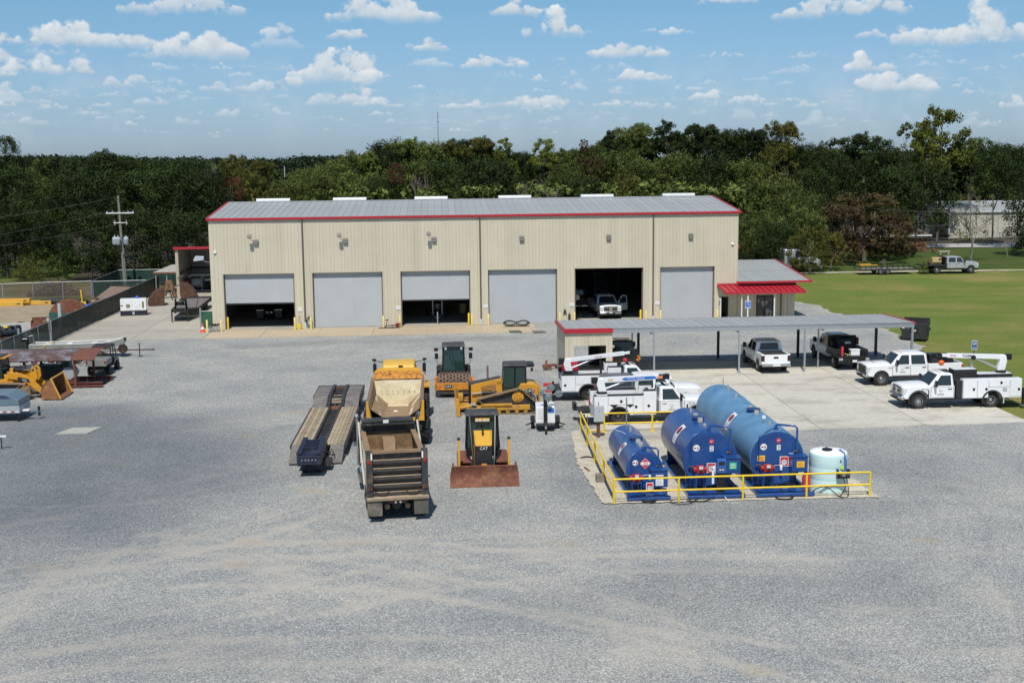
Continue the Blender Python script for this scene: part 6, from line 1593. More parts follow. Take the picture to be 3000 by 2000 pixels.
# ---- grey pickup with cap between the two crane trucks
t,xb=truck('pickup_truck','white cabbed pickup with grey bed and grey cap between two crane trucks',(34.1,-36.95,.03),0,'crew',3.98,paint=white,grille='chrome',bed='none',marker=False)
xr=-5.15
prof=[(xb-.03,.55),(xb-.03,1.28),(xr+.02,1.28),(xr-.03,1.1),(xr,.62),(xr+.12,.55),(-3.98-.56,.55)]+arch(-3.98,.42,.54,10,195,-15)[1:-1]+[(-3.98+.56,.55)]
for s in(-1,1):MB().prism(prof,'y',min(s*.7,s*.985),max(s*.7,s*.985)).build('bed_side',grey_p,t,bevel=.04,smooth=45);MB().box(xr-.05,xr+.10,min(s*.79,s*.992),max(s*.79,s*.992),.80,1.24).build('tail_light',lamp_red,t,bevel=.02)
MB().box(xr-.03,xr+.04,-.78,.78,.64,1.27).build('tailgate',grey_p,t);MB().box(xr-.2,xr+.05,-.98,.98,.48,.66).build('rear_bumper',grey_p,t,bevel=.04)
cpb=MB();cpb.loft([[(xb-.04,-.96,1.285),(xb-.04,.96,1.285),(xr,.96,1.285),(xr,-.96,1.285)],[(xb-.06,-.80,1.86),(xb-.06,.80,1.86),(xr+.34,.80,1.84),(xr+.34,-.80,1.84)],[(xb-.2,-.6,1.93),(xb-.2,.6,1.93),(xr+.5,.6,1.91),(xr+.5,-.6,1.91)]]);cpo=cpb.build('bed_cap',M('cap_grey',(.10,.11,.135),.35,metal=.3,coat=.3),t,bevel=.03,smooth=40)
for s in(-1,1):MB().add([(xb-.2,s*.928,1.40),(xr+.32,s*.928,1.40),(xr+.5,s*.84,1.74),(xb-.2,s*.84,1.74)],[(0,1,2,3)]).build('cap_window',glass,cpo,fix=False)
MB().add([(xr+.03,-.78,1.36),(xr+.03,.78,1.36),(xr+.27,.66,1.76),(xr+.27,-.66,1.76)],[(0,1,2,3)]).build('cap_rear_window',glass,cpo,fix=False)

# ---- other pickups
t,xb=truck('pickup_truck','white crew cab pickup with black bonnet scoop and black bed rack',(47.8,-31.5,.03),PI,'crew',4.04,grille='black',bed='pickup',rear_len=1.25,lift=.09,marker=True,hood_scoop=True,steer=0.0)
antlers(t,-1.35,1,1.0,.9);MB().box(-.78,-.42,1.0,1.008,1.14,1.18).build('fender_badge',grey_box,t)
MB().box(-3.30,-3.14,-.9,.9,.8,1.92).build('headache_rack',black,t,bevel=.02);MB().box(-4.5,-3.3,-.85,-.35,1.0,1.78).build('tool_box',black,t,bevel=.02);MB().box(-5.2,-4.45,-.9,-.3,.8,1.72).build('tool_box',black,t,bevel=.02);MB().box(-3.75,-3.32,.3,.85,.9,1.6).build('tank',black_matte,t,bevel=.05)
t,xb=truck('pickup_truck','white crew cab pickup with black bed cover parked rear out under the carport',(42.4,-22.55,.03),PI/2,'crew',3.65,grille='chrome',bed='pickup',rear_len=1.12,marker=False,lift=.02)
for o in kids(t):
    if o.name.startswith('tail_light'):o.data.materials[0]=M('smoked_lamp',(.045,.012,.014),.2)
MB().box(-4.7,-3.08,-.80,.80,1.305,1.33).build('bed_cover',black_matte,t);
t,xb=truck('pickup_truck','black crew cab pickup parked rear out beside the tan shed',(32.35,-21.2,.03),PI/2,'crew',3.68,paint=black_p,grille='black',bed='pickup',rear_len=1.15,marker=False,chrome_bump=False)
MB().box(-4.75,-3.08,-.80,.80,1.29,1.31).build('bed_cover',black,t)
t,xb=truck('flatbed_truck','white crew cab truck with black flatbed and welding rig under the carport',(47.95,-20.9,.03),PI/2,'crew',4.5,grille='ford',bed='flat',dual=True,lift=.05,roof_dark=True)
fb=MB().box(-5.9,-3.15,-1.12,1.12,.86,1.0).build('flatbed',black,t,bevel=.02)
MB().box(-5.96,-5.88,-1.1,1.1,.50,.96).build('rear_apron',black,t,bevel=.02)
for s in(-1,1):
    for k in range(3):MB().box(-5.975,-5.958,s*.92-.12+k*.09,s*.92-.06+k*.09,.72,.88).build('tail_light',lamp_clear,t)
MB().box(-5.99,-5.96,-.2,.12,.60,.74).build('number_plate',print_white,t)
MB().box(-3.35,-3.16,-1.0,1.0,1.0,2.06).build('headache_rack',black,t,bevel=.02);MB().box(-4.5,-3.4,-.55,.6,1.0,1.95).build('welder',black_matte,t,bevel=.04)
for s in(-1,1):MB().box(-5.6,-3.4,s*.62 if s>0 else-1.08,1.08 if s>0 else-.62,1.0,1.40).build('tool_box',black,t,bevel=.02)
MB().box(-4.56,-4.5,-.2,.2,1.66,1.80).build('rig_plate',white_dull,t)
MB().cyl((-3.6,.72,1.5),(-3.6,.9,1.5),.26,n=18).build('hose_reel',dark_steel,t);MB().cbox((-3.9,-.86,1.75),(.3,.2,.5)).build('leather_roll',rust_dark,t,bevel=.05)
MB().cyl((-5.66,.74,1.0),(-5.66,.74,1.62),.09,n=12).build('extinguisher',print_red,t,smooth=50)
cl_=MB().box(-5.75,-5.3,-.46,.16,1.0,1.36).build('cool_box',print_white,t,bevel=.03);MB().box(-5.77,-5.28,-.48,.18,1.362,1.42).build('lid',print_white,cl_)
hs=MB();hs.tube([(-5.8,.45,1.03),(-5.5,.3,1.06),(-5.78,.2,1.05),(-5.4,.5,1.1)],.02,5);hs.build('green_strap',M('strap_green',(.45,.75,.10),.6),t)
t,xb=truck('pickup_truck','white pickup with one door open in the fifth workshop bay',(35.25,2.95,.04),-PI/2+.06,'crew',4.06,grille='ford',bed='pickup',marker=True,open_door=1)
MB().box(1.05,1.062,-.15,.15,.56,.66).build('number_plate',print_white,t)
# inside the bays
t,xb=truck('heavy_truck','dark truck standing tail out inside the first workshop bay',(4.1,14.0,.03),PI/2,'reg',6.0,paint=black,grille='black',bed='svc',dual=True,marker=False,rim=rim_dark,far=True)
for s in(-1,1):MB().box(-8.35,-8.3,s*.85-.32,s*.85+.32,.25,.95).build('mud_flap',M('flap_grey',(.12,.12,.125),.8),t);MB().box(-8.38,-8.28,s*.85-.34,s*.85+.34,.95,1.02).build('flap_bar',alu,t)
MB().box(-8.3,-2.2,-.45,.45,.6,.9).build('frame',dark_steel,t);
for s in(-.18,.18):MB().cyl((-8.32,s,.75),(-8.29,s,.75),.06,n=10).build('tail_light',lamp_clear,t)
for x in(-7.2,):
    for s in(-1,1):wheel(t,x,s*.85,.5,.28,rim_dark,s)
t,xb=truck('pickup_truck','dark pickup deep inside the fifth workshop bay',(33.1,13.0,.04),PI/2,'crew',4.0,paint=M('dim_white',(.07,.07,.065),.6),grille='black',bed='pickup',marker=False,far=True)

# ---- silver flatbed pickup with utility trailer on the path
t,xb=truck('flatbed_truck','silver crew cab pickup with black flatbed and tan welder on the path',(84.85,39.35,0),0,'crew',4.25,paint=silver_p,grille='chrome',bed='flat',lift=.10,marker=False)
MB().box(-6.1,-3.15,-1.1,1.1,.95,1.08).build('flatbed',black_matte,t);MB().box(-4.0,-3.15,-1.0,1.0,.55,.95).build('under_box',black,t);MB().box(-3.3,-3.16,-.95,.95,1.08,2.0).build('headache_rack',black,t)
we=MB().box(-4.75,-3.6,-.7,.1,1.35,1.95).build('welder',M('welder_tan',(.52,.40,.17),.5),t,bevel=.04);MB().cyl((-4.75,-.4,1.22),(-3.6,-.4,1.22),.16,n=14).build('air_tank',M('welder_tan',(.5,.4,.17)),t,smooth=50)
for k in range(2):MB().box(-4.0+k*.2,-3.85+k*.2,-.712,-.702,1.6,1.85).build('vent',black,we)
MB().lathe([(.22,-.1),(.22,.1),(.01,.1)],(-5.1,-.5,1.3),'x',16).build('hose_reel',rust_dark,t)
u=thing('utility_trailer','black tandem axle utility trailer hitched behind the silver pickup','trailer',(74.1,39.9,0))
MB().box(-2.9,3.9,-1.05,1.05,.55,.64).build('deck',wood_grey,u)
rl=MB()
for s in(-1.05,1.05):
    rl.beam((-2.9,s,1.0),(3.9,s,1.0),.06).beam((-2.9,s,.55),(3.9,s,.55),.08)
    for k in range(11):rl.beam((-2.9+k*.68,s,.55),(-2.9+k*.68,s,1.0),.05)
rl.beam((3.9,-1.05,.6),(5.0,0,.58),.08).beam((3.9,1.05,.6),(5.0,0,.58),.08)
rl.build('rail_frame',black,u)
g_=MB()
for k in range(5):g_.beam((-2.95,-1+k*.5,.6),(-3.05,-1+k*.5,1.7),.04)
g_.beam((-3.05,-1,1.7),(-3.05,1,1.7),.04);g_.build('ramp_gate',black,u)
for x in(-.4,.5):
    for s in(-1,1):wheel(u,x,s*1.12,.36,.22,rim_steel,s)
for(x,y,z,l)in((-1.7,-.6,1.05,2.2),(-2.2,-.2,1.15,1.8)):MB().box(x-l/2,x+l/2,y-.06,y+.06,z,z+.1).build('yellow_bar',yellow_s,u)
# ---- white tractor cab half hidden behind the trees
v=thing('semi_tractor','white truck cab nose showing under the trees beside the office','truck',(66.4,44.9,0))
MB().prism([(1.5,.55),(1.55,.9),(1.45,1.35),(1.1,1.62),(-.2,1.85),(-.9,2.75),(-3.2,2.85),(-3.2,.6),(-.72,.6)]+arch(0,.52,.66,10,190,-10)[1:-1]+[(.72,.6)],'y',-1.15,1.15).build('cab',silver_p,v,bevel=.12,smooth=50)
MB().box(1.4,1.62,-1.15,1.15,.4,.72).build('bumper',silver_p,v,bevel=.05)
MB().add([(-.28,-1.165,1.9),(-.95,-1.165,2.6),(-1.8,-1.165,2.6),(-1.8,-1.165,1.8)],[(0,1,2,3)]).build('side_window',glass,v,fix=False)
for s in(-1,1):wheel(v,0,s*1.0,.52,.28,rim_steel,s);wheel(v,-4.0,s*1.0,.52,.28,rim_steel,s)
# ---------------------------------------------------------------- construction machines
def mat3(rot):return Matrix.Rotation(rot,3,'Y')
SHOES={}
def track(parent,path,y,width,mat,pitch=.19,name='track',grouser=.05):
    """crawler chain: shoes set one by one round a closed (x, z) path"""
    pts=[Vector((p[0],0,p[1]))for p in path];pts.append(pts[0])
    L=sum((b-a).length for a,b in zip(pts[:-1],pts[1:]));n=int(L/pitch);pitch=L/n
    key=(width,round(pitch,3),mat.name)
    if key not in SHOES:
        mb=MB();mb.box(-pitch*.48,pitch*.48,-width/2,width/2,-.02,.012);mb.box(-pitch*.46,-pitch*.32,-width/2,width/2,.012,grouser)
        o=mb.build('track_shoe',mat);SHOES[key]=o.data;bpy.data.objects.remove(o)
    t=MB()
    inner=[p*1.0 for p in pts[:-1]]
    c=sum((p for p in inner),Vector())/len(inner)
    ring0=[(p.x+(c.x-p.x)*.06,y-width*.14,p.z+(c.z-p.z)*.16)for p in inner];ring1=[(a,y+width*.14,b)for a,_,b in ring0]
    t.loft([ring0,ring1],cap=True)
    base=t.build(name,dark_steel,parent)
    d=0;i=0;acc=0.0;seg=(pts[1]-pts[0]).length
    for k in range(n):
        s=k*pitch
        while s>acc+seg and i<len(pts)-2:acc+=seg;i+=1;seg=(pts[i+1]-pts[i]).length
        dirv=(pts[i+1]-pts[i]).normalized();p=pts[i]+dirv*(s-acc)
        o=bpy.data.objects.new('track_shoe',SHOES[key]);COL.objects.link(o);o.parent=base
        o.location=(p.x,y,p.z);o.rotation_euler=(0,-math.atan2(dirv.z,dirv.x),0)
    return base
def track_path(arcs):
    """closed path from (cx, cz, r, a_start, a_end) arcs, going clockwise so the shoes face outwards"""
    out=[]
    for(cx,cz,r,a0,a1)in arcs:
        n=max(3,int(abs(a1-a0)/22))
        out+=[(cx+r*math.cos(RAD(a0+(a1-a0)*k/n)),cz+r*math.sin(RAD(a0+(a1-a0)*k/n)))for k in range(n+1)]
    return out
def cab_frame(t,x0,x1,hw,z0,z1,mat_f,mat_g,roof=None,roof_over=.12,lean=.0,post=.07,door=True):
    """glazed operator cab: corner posts, roof slab, glass panes"""
    b=MB();
    for x,dx in((x0,0),(x1,lean)):
        for y in(-hw,hw):b.beam((x,y,z0),(x-dx,y*.93,z1),post)
    for y in(-hw,hw):b.beam((x0,y,z0+.04),(x1,y,z0+.04),post);b.beam((x0,y*.93,z1-.04),(x1-lean,y*.93,z1-.04),post);b.beam(((x0+x1)/2,y,z0),((x0+x1)/2-lean*.5,y*.93,z1),post)
    for x,dx in((x0,0),(x1,lean)):b.beam((x,-hw,z0+.04),(x,hw,z0+.04),post);b.beam((x-dx,-hw*.93,z1-.04),(x-dx,hw*.93,z1-.04),post)
    f=b.build('cab_frame',mat_f,t)
    k=.018
    for nm,q in(('front_window',[(x1+k,-hw+.05,z0+.06),(x1+k,hw-.05,z0+.06),(x1-lean+k,hw*.93-.05,z1-.07),(x1-lean+k,-hw*.93+.05,z1-.07)]),('rear_window',[(x0-k,-hw+.05,z0+.3),(x0-k,hw-.05,z0+.3),(x0-k,hw*.93-.05,z1-.07),(x0-k,-hw*.93+.05,z1-.07)])):
        MB().add(q,[(0,1,2,3)]).build(nm,mat_g,f,fix=False)
    for s in(-1,1):
        MB().add([(x0+.05,s*(hw+k*.3),z0+.06),(x1-.05,s*(hw+k*.3),z0+.06),(x1-lean-.05,s*(hw*.93+k*.3),z1-.08),(x0+.05,s*(hw*.93+k*.3),z1-.08)],[(0,1,2,3)]).build('side_window',mat_g,f,fix=False)
    MB().box(x0+.1,x0+.5,-.28,.28,z0-.1,z0+.75).build('seat',black_matte,t)
    r=MB();r.loft([[(x0-roof_over,-hw-.04,z1),(x1+roof_over-lean,-hw-.04,z1),(x1+roof_over-lean,hw+.04,z1),(x0-roof_over,hw+.04,z1)],[(x0-roof_over+.05,-hw+.02,z1+.13),(x1+roof_over-lean-.08,-hw+.02,z1+.11),(x1+roof_over-lean-.08,hw-.02,z1+.11),(x0-roof_over+.05,hw-.02,z1+.13)]])
    ro=r.build('roof',roof or black_matte,t,bevel=.02)
    return f,ro
roof_dust=M('dusty_black_roof',(.050,.050,.052),.8,var=.3,dirt=(.16,.15,.13),dirt_amt=.35)
ROL_G='yellow earthmoving machines in the middle of the yard'

# ---- padfoot roller (faces the camera)
t=thing('roller','yellow padfoot soil roller with studded drum facing the camera','roller',(20.6,-30.55,0),-PI/2,ROL_G)
dr=MB();dr.lathe([(.60,-1.0),(.66,-.97),(.66,.97),(.60,1.0),(.2,.98)],(1.55,0,.74),'y',36);dm=M('muddy_drum',(.16,.115,.085),.9,var=.3,dirt=(.28,.22,.16),dirt_amt=.4);do=dr.build('drum',dm,t,smooth=40)
pd=MB()
for r_ in range(9):
    for k in range(18):
        a=2*PI*(k+.5*(r_%2))/18;m3=Matrix.Rotation(a,3,'Y');c=Vector((1.55,-.84+r_*.21,.74))+m3@Vector((0,0,.70))
        m_=MB();pd.loft([[c+m3@Vector((x*.075,y*.065,-.06))for x,y in((-1,-1),(1,-1),(1,1),(-1,1))],[c+m3@Vector((x*.045,y*.04,.05))for x,y in((-1,-1),(1,-1),(1,1),(-1,1))]])
pd.build('drum_pads',M('pad_worn',(.10,.06,.045),.8,var=.4),do)['kind']='stuff'
fr=MB();fr.box(2.30,2.48,-1.17,1.17,.48,.92)
for s in(-1,1):fr.box(.45,2.48,s*1.17-.07,s*1.17+.07,.48,.98)
fr.box(.35,.55,-1.17,1.17,.5,1.0);fo=fr.build('drum_frame',orange_m,t,bevel=.02)
MB().box(2.44,2.50,-1.08,1.08,.22,.40).build('scraper_bar',dark_steel,t)
MB().box(2.482,2.487,-.62,-.16,.60,.84).build('badge',print_black,fo);text('badge_lettering','CAT',.2,print_white,fo,(2.489,-.39,.72),(PI/2,0,PI/2),.002)
for s in(-1,1):wheel(t,-1.25,s*.82,.72,.56,yellow_m,s,holes=6,dish=.1)
MB().box(-2.6,.3,-.62,.62,.75,1.25).build('chassis',black_matte,t);MB().prism([(-2.9,.9),(-2.9,1.45),(-2.6,1.62),(-.9,1.7),(-.9,.9)],'y',-.75,.75).build('engine_hood',yellow_m,t,bevel=.05)
f,ro=cab_frame(t,-.75,.45,.70,1.25,2.88,black,glass_g,roof_dust,.2,.16)
MB().box(-.75,.45,-.7,.7,1.1,1.27).build('cab_floor',black,t)
for s in(-1,1):
    m_=MB();m_.tube([(.35,s*.66,2.75),(.4,s*1.0,2.80),(.4,s*1.08,2.65)],.022,5);m_.tube([(.4,s*.7,1.7),(.45,s*1.05,1.85),(.4,s*1.08,2.3)],.018,5);m_.cbox((.4,s*1.08,2.30),(.08,.22,.36));m_.cbox((.42,s*1.1,2.72),(.10,.26,.20));m_.build('mirror',black,t,bevel=.02)
    MB().cyl((.52,s*.5,2.80),(.60,s*.5,2.78),.075,n=12).build('work_light',lamp_clear,t)
wp=MB();wp.tube([(.50,-.3,2.7),(.52,-.15,2.0),(.53,-.05,1.75)],.014,4);wp.tube([(.50,-.1,2.7),(.52,.05,2.0),(.53,.12,1.75)],.014,4);wp.build('wiper',black,t)

# ---- large dozer, side on, facing left
t=thing('bulldozer','yellow bulldozer side on with raised sprocket and blade at left','bulldozer',(23.25,-37.15,0),PI,ROL_G)
dirty_y=M('dirty_yellow',(.56,.28,.025),.55,var=.12,dirt=(.22,.14,.07),dirt_amt=.55,dscale=2.2)
track_m=M('track_steel',(.25,.185,.12),.7,metal=.2,var=.3,dirt=(.24,.17,.11),dirt_amt=.4)
pth=track_path([(1.55,.46,.44,262,100),(-.98,1.02,.42,105,50),(-1.0,1.02,.42,50,200)][:0]+[(1.5,.45,.43,270,96),(-.95,1.0,.44,100,190-150),(-.95,1.0,.44,90,170),(-1.75,.42,.38,160,270)])
pth=track_path([(1.5,.45,.43,268,98),(-.95,1.0,.46,98,150),(-1.72,.42,.38,150,268)])
for s in(-1,1):
    b=track(t,pth,s*.93,.60,track_m)
    MB().box(-1.65,1.45,s*.93-.2,s*.93+.2,.22,.52).build('roller_frame',dirty_y,t,bevel=.03)
    MB().box(-.6,1.2,s*1.0-.2,s*1.0+.21,.50,.62).build('frame_guard',dirty_y,t,bevel=.02)
    sp_=MB().lathe([(.34,-.06),(.34,.06),(.24,.08),(.20,.14),(.01,.15)],(-.95,s*1.02,1.0),'y',24);so=sp_.build('sprocket',yellow_m,t,smooth=30)
    if s>0:
        for k in range(5):a=2*PI*k/5;MB().cyl((-.95+.13*math.cos(a),s*1.16,1.0+.13*math.sin(a)),(-.95+.13*math.cos(a),s*1.18,1.0+.13*math.sin(a)),.03,n=8).build('bolt',dark_steel,so)
    for k in range(6):MB().cyl((-1.4+k*.52,s*.93-.16,.17),(-1.4+k*.52,s*.93+.16,.17),.12,n=12).build('track_roller',dirty_y,t)
    MB().tube([(1.75,s*1.1,.55),(2.3,s*1.2,.45),(2.55,s*1.15,.4)],.10,8).build('push_arm',dirty_y,t,smooth=40)
    MB().cyl((.25,s*.52,1.18),(1.1,s*.56,1.16),.10,n=12).build('lift_cylinder',black,t,smooth=40);MB().cyl((1.1,s*.56,1.16),(1.7,s*.6,1.12),.045,n=8).build('cylinder_rod',chrome,t,smooth=40)
    MB().cyl((1.75,s*.4,.62),(2.4,s*.6,.66),.06,n=8).build('angle_cylinder',black,t,smooth=40)
bd=MB();bd.prism([(1.78,.62),(1.78,1.62),(1.5,1.70),(-.05,2.0),(-.10,1.0),(-1.0,.75),(1.4,.55)],'y',-.50,.50);bo=bd.build('engine_cover',yellow_m,t,bevel=.03)
MB().box(1.75,1.88,-.56,.56,.55,1.66).build('radiator_guard',black,t,bevel=.02)
MB().add([(1.76,-.49,1.645),(1.5,-.49,1.715),(.0,-.44,2.0),(.0,.44,2.0),(1.5,.49,1.715),(1.76,.49,1.645)],[(0,1,2,3,4,5)]).build('bonnet_top',roof_dust,bo,fix=False)
for s in(-1,1):
    MB().prism([(1.15,1.12),(1.15,1.55),(.28,1.66),(.28,1.12)],'y',min(s*.503,s*.518),max(s*.503,s*.518)).build('side_grille',M('grille_rusty',(.30,.15,.05),.7,dirt=(.12,.06,.03)),bo)
    MB().beam((1.12,s*.525,1.5),(.35,s*.525,1.25),.05,.03).build('grille_brace',yellow_m,bo)
text('model_number','D5',.2,print_black,bo,(.12,.512,1.72),(PI/2,0,PI),.002)
MB().tube([(.75,.1,1.85),(.75,.1,2.7)],.055,10).build('exhaust',M('exhaust_brown',(.16,.12,.09),.7),t,smooth=40)
f,ro=cab_frame(t,-1.45,-.12,.66,1.42,2.72,black,glass_g,roof_dust,.10,.10)
MB().prism([(-.08,.95),(-.12,1.5),(-1.45,1.5),(-.95,1.0),(-.35,.9)],'y',-.66,.66).build('cab_base',black,t)
MB().add([(-.14,.685,1.0),(-.14,.685,2.66),(-.60,.66,2.66),(-.62,.69,1.0)],[(0,1,2,3)]).build('door_glass',glass_g,t,fix=False)
MB().box(-1.95,-1.45,-.5,.5,2.62,2.82).build('air_unit',black,t,bevel=.03);MB().cyl((-1.9,.35,2.45),(-1.75,.35,2.45),.1,n=10).build('work_light',black,t)
MB().prism([(-.62,.95),(-.95,1.35),(-1.15,1.72),(-1.95,1.68),(-2.15,1.55),(-2.15,.95),(-1.5,1.35)],'y',-.80,.80).build('fuel_tank',yellow_m,t,bevel=.04)
MB().prism([(-1.42,1.15),(-1.42,1.42),(-1.92,1.42),(-1.92,1.15)],'y',.803,.812).build('badge',print_black,t);text('badge_lettering','CAT',.26,print_white,t,(-1.66,.818,1.29),(PI/2,0,PI),.003);MB().prism([(-1.86,1.15),(-1.86,1.4),(-2.0,1.28)],'y',.803,.815).build('badge_red',print_red,t)
MB().box(-2.3,-2.15,-.45,.45,.55,1.45).build('rear_plate',dirty_y,t,bevel=.02)
bl=MB();prof=[(2.62,.04),(2.52,.25),(2.50,.55),(2.56,.85),(2.68,1.08),(2.60,1.12),(2.46,.9),(2.40,.55),(2.44,.22),(2.54,.04)]
blo=bl.prism(prof,'y',-1.62,1.62).build('blade',M('worn_blade',(.34,.16,.04),.7,var=.25,dirt=(.18,.085,.05),dirt_amt=.6),t,smooth=30)
for s in(-1,1):MB().prism([(2.40,.05),(2.64,.05),(2.72,1.1),(2.46,1.1)],'y',s*1.62-.02,s*1.62+.02).build('blade_end',dirty_y,blo)
cf=MB();cf.box(1.9,2.5,-.7,.7,.35,.62);cf.box(2.2,2.5,-.35,.35,.6,1.05);cf.build('c_frame',dirty_y,t,bevel=.03)

# ---- small dozer facing the camera
t=thing('bulldozer','small yellow bulldozer facing the camera with rusty blade lowered','bulldozer',(21.65,-51.75,0),-PI/2,ROL_G)
rust_pad=M('rust_track',(.19,.066,.04),.8,var=.3,dirt=(.12,.06,.04),dirt_amt=.4)
pth=track_path([(1.05,.44,.40,268,92),(-1.15,.44,.40,88,-88+0)][:1]+[(-1.15,.44,.40,92,268)])
for s in(-1,1):
    track(t,pth,s*.88,.62,rust_pad,.17,grouser=.045)
    MB().box(-1.1,1.0,s*.9-.2,s*.9+.2,.2,.62).build('roller_frame',dirty_y,t)
    MB().beam((1.0,s*.55,.55),(2.0,s*.5,.45),.14,.2).build('push_arm',dirty_y,t)
    po=MB().box(1.66,1.76,s*1.14-.055,s*1.14+.055,.72,2.08).build('blade_post',yellow_s,t,bevel=.01);MB().box(1.60,1.82,s*1.14-.11,s*1.14+.11,.62,.80).build('post_foot',yellow_s,po);MB().box(1.64,1.78,s*1.14-.075,s*1.14+.075,2.08,2.16).build('post_cap',dark_steel,po)
    MB().cyl((1.2,s*.34,1.0),(1.85,s*.36,.7),.055,n=8).build('lift_cylinder',black,t)
hd_=MB();hd_.loft([[(1.42,-.40,.6),(1.42,.40,.6),(1.42,.34,1.66),(1.42,-.34,1.66)],[(-.1,-.46,.6),(-.1,.46,.6),(-.1,.40,2.14),(-.1,-.40,2.14)]]);ho=hd_.build('engine_hood',yellow_s,t,bevel=.04)
gr=MB().box(1.42,1.50,-.40,.40,.42,1.70).build('radiator_guard',black,t,bevel=.02)
bars=MB()
for k in range(12):bars.box(1.50,1.53,-.35,.35,.55+k*.078,.588+k*.078)
bars.build('grille_bar',dark_steel,gr)
text('badge_lettering','CAT',.19,print_white,gr,(1.512,0,1.59),(PI/2,0,PI/2),.004)
for s in(-1,1):MB().tube([(1.3,s*.35,1.68),(1.15,s*.37,1.88),(.5,s*.40,2.16),(.15,s*.40,2.14)],.028,6).build('hand_rail',yellow_s,t,smooth=40);MB().cyl((1.5,s*.32,.55),(1.56,s*.32,.55),.05,n=10).build('front_light',lamp_clear,t)
MB().cyl((.45,0,1.75),(.45,0,2.3),.05,n=10).build('exhaust',dark_steel,t,smooth=40)
f,ro=cab_frame(t,-1.05,.02,.76,1.12,2.80,black,glass_g,roof_dust,.10,.05)
MB().box(-1.1,.1,-.66,.66,.9,1.16).build('cab_floor',black,t)
rp=MB()
for s in(-1,1):rp.tube([(.10,s*.60,2.84),(.62,s*.56,2.05),(1.30,s*.50,1.1),(1.42,s*.47,.75)],.042,6);rp.tube([(-.0,s*.70,2.78),(.02,s*.80,1.3),(.4,s*.70,.95),(1.0,s*.52,.9)],.034,6)
rp.beam((.12,-.6,2.80),(.12,.6,2.80),.09);rp.build('brush_guard',black,t,smooth=40)
MB().box(.14,.22,-.34,.34,2.56,2.72).build('light_bar',yellow_s,t,bevel=.02)
for y in(-.25,-.1,.1,.25):MB().box(.22,.235,y-.055,y+.055,2.58,2.68).build('work_light',lamp_clear,t)
MB().box(-1.25,-1.1,-.68,.68,2.82,2.92).build('roof_edge',yellow_s,t)
MB().box(-1.65,-1.1,-.62,.62,.75,1.6).build('rear_tank',yellow_m,t,bevel=.03)
prof=[(2.30,.03),(2.16,.22),(2.10,.45),(2.12,.70),(2.22,.95),(2.14,.97),(2.02,.72),(2.0,.45),(2.06,.2),(2.2,.03)]
rings=[]
for y,e in((-1.56,0),(-1.50,.0),(-1.0,0),(0,0),(1.0,0),(1.50,0),(1.56,0)):rings.append([(x,y*(1.0 if z<.5 else .97 if z<.8 else .95),z)for x,z in prof])
blo=MB().loft(rings).build('blade',M('rusty_blade',(.17,.058,.036),.75,var=.35,scale=2.2,dirt=(.34,.17,.09),dirt_amt=.5,dscale=1.6),t,smooth=30)
MB().prism([(2.235,.03),(2.33,.0),(2.345,.015),(2.22,.17)],'y',-1.57,1.57).build('cutting_edge',rust,blo)
MB().box(1.75,2.0,-.12,.12,.5,.95).build('blade_link',yellow_m,t)
for s in(-1,1):MB().box(2.0,2.12,s*1.42-.04,s*1.42+.04,.93,1.08).build('blade_ear',rust,blo)

# ---- crawler loader at the left edge, facing right
t=thing('track_loader','yellow crawler loader with bucket lowered at the left edge','track loader',(-7.55,-29.55,0),0)
mud_track=M('muddy_track',(.21,.155,.10),.85,var=.35,dirt=(.30,.22,.13),dirt_amt=.4)
pth=track_path([(1.30,.52,.50,268,92),(-1.75,.62,.52,92,268)])
for s in(-1,1):
    track(t,pth,s*.98,.52,mud_track,.19)
    MB().box(-1.6,1.1,s*1.0-.2,s*1.0+.2,.22,.75).build('roller_frame',dirty_y,t,bevel=.03);MB().cyl((1.3,s*.98-.18,.52),(1.3,s*.98+.20,.52),.36,n=20).build('idler',mud_track,t)
    ar=MB().prism([(.15,1.75),(1.0,1.62),(1.75,1.15),(2.45,.42),(2.2,.28),(1.5,.85),(.9,1.2),(.15,1.3)],'y',s*.62-.09,s*.62+.09).build('lift_arm',yellow_m,t,bevel=.02)
    lv=MB().prism([(1.35,1.15),(1.75,1.0),(1.92,1.3),(1.88,1.75),(1.72,1.98),(1.55,1.95),(1.5,1.6)],'y',s*.36-.08,s*.36+.08).build('tilt_lever',yellow_m,t,bevel=.02);MB().cyl((1.66,s*.36-.1,1.8),(1.66,s*.36+.1,1.8),.07,n=10).build('pin',dark_steel,lv)
    MB().cyl((.2,s*.36,1.72),(1.0,s*.36,1.82),.08,n=10).build('tilt_cylinder',black,t,smooth=40);MB().cyl((1.0,s*.36,1.82),(1.6,s*.36,1.82),.045,n=8).build('cylinder_rod',chrome,t,smooth=40)
    if s<0:
        MB().prism([(.75,1.18),(.80,1.42),(1.45,1.28),(1.55,1.05)],'y',-.725,-.712).build('model_plate',print_black,ar);text('model_number','953K',.14,print_white,ar,(1.2,-.728,1.2),(PI/2,RAD(8),0),.002)
MB().prism([(-2.6,.7),(-2.6,1.5),(-2.3,1.75),(-.9,1.6),(.45,1.55),(.5,.7)],'y',-.62,.62).build('hull',yellow_m,t,bevel=.04)
MB().prism([(-1.6,1.1),(-1.5,1.3),(.1,1.3),(.3,1.0),(-.2,.98)],'y',-.86,-.62).build('step_panel',yellow_m,t,bevel=.02);pl_=MB().box(-.9,-.5,-.872,-.862,1.12,1.26).build('number_sticker',print_white,t)
f,ro=cab_frame(t,-1.5,-.1,.72,1.32,2.62,black,glass_g,roof_dust,.1,.12)
MB().box(-1.65,.12,-.80,.80,2.60,2.645).build('roof_rim',yellow_m,t);MB().box(.0,.3,-.55,.55,1.5,1.75).build('hose_cover',black,t,bevel=.04)
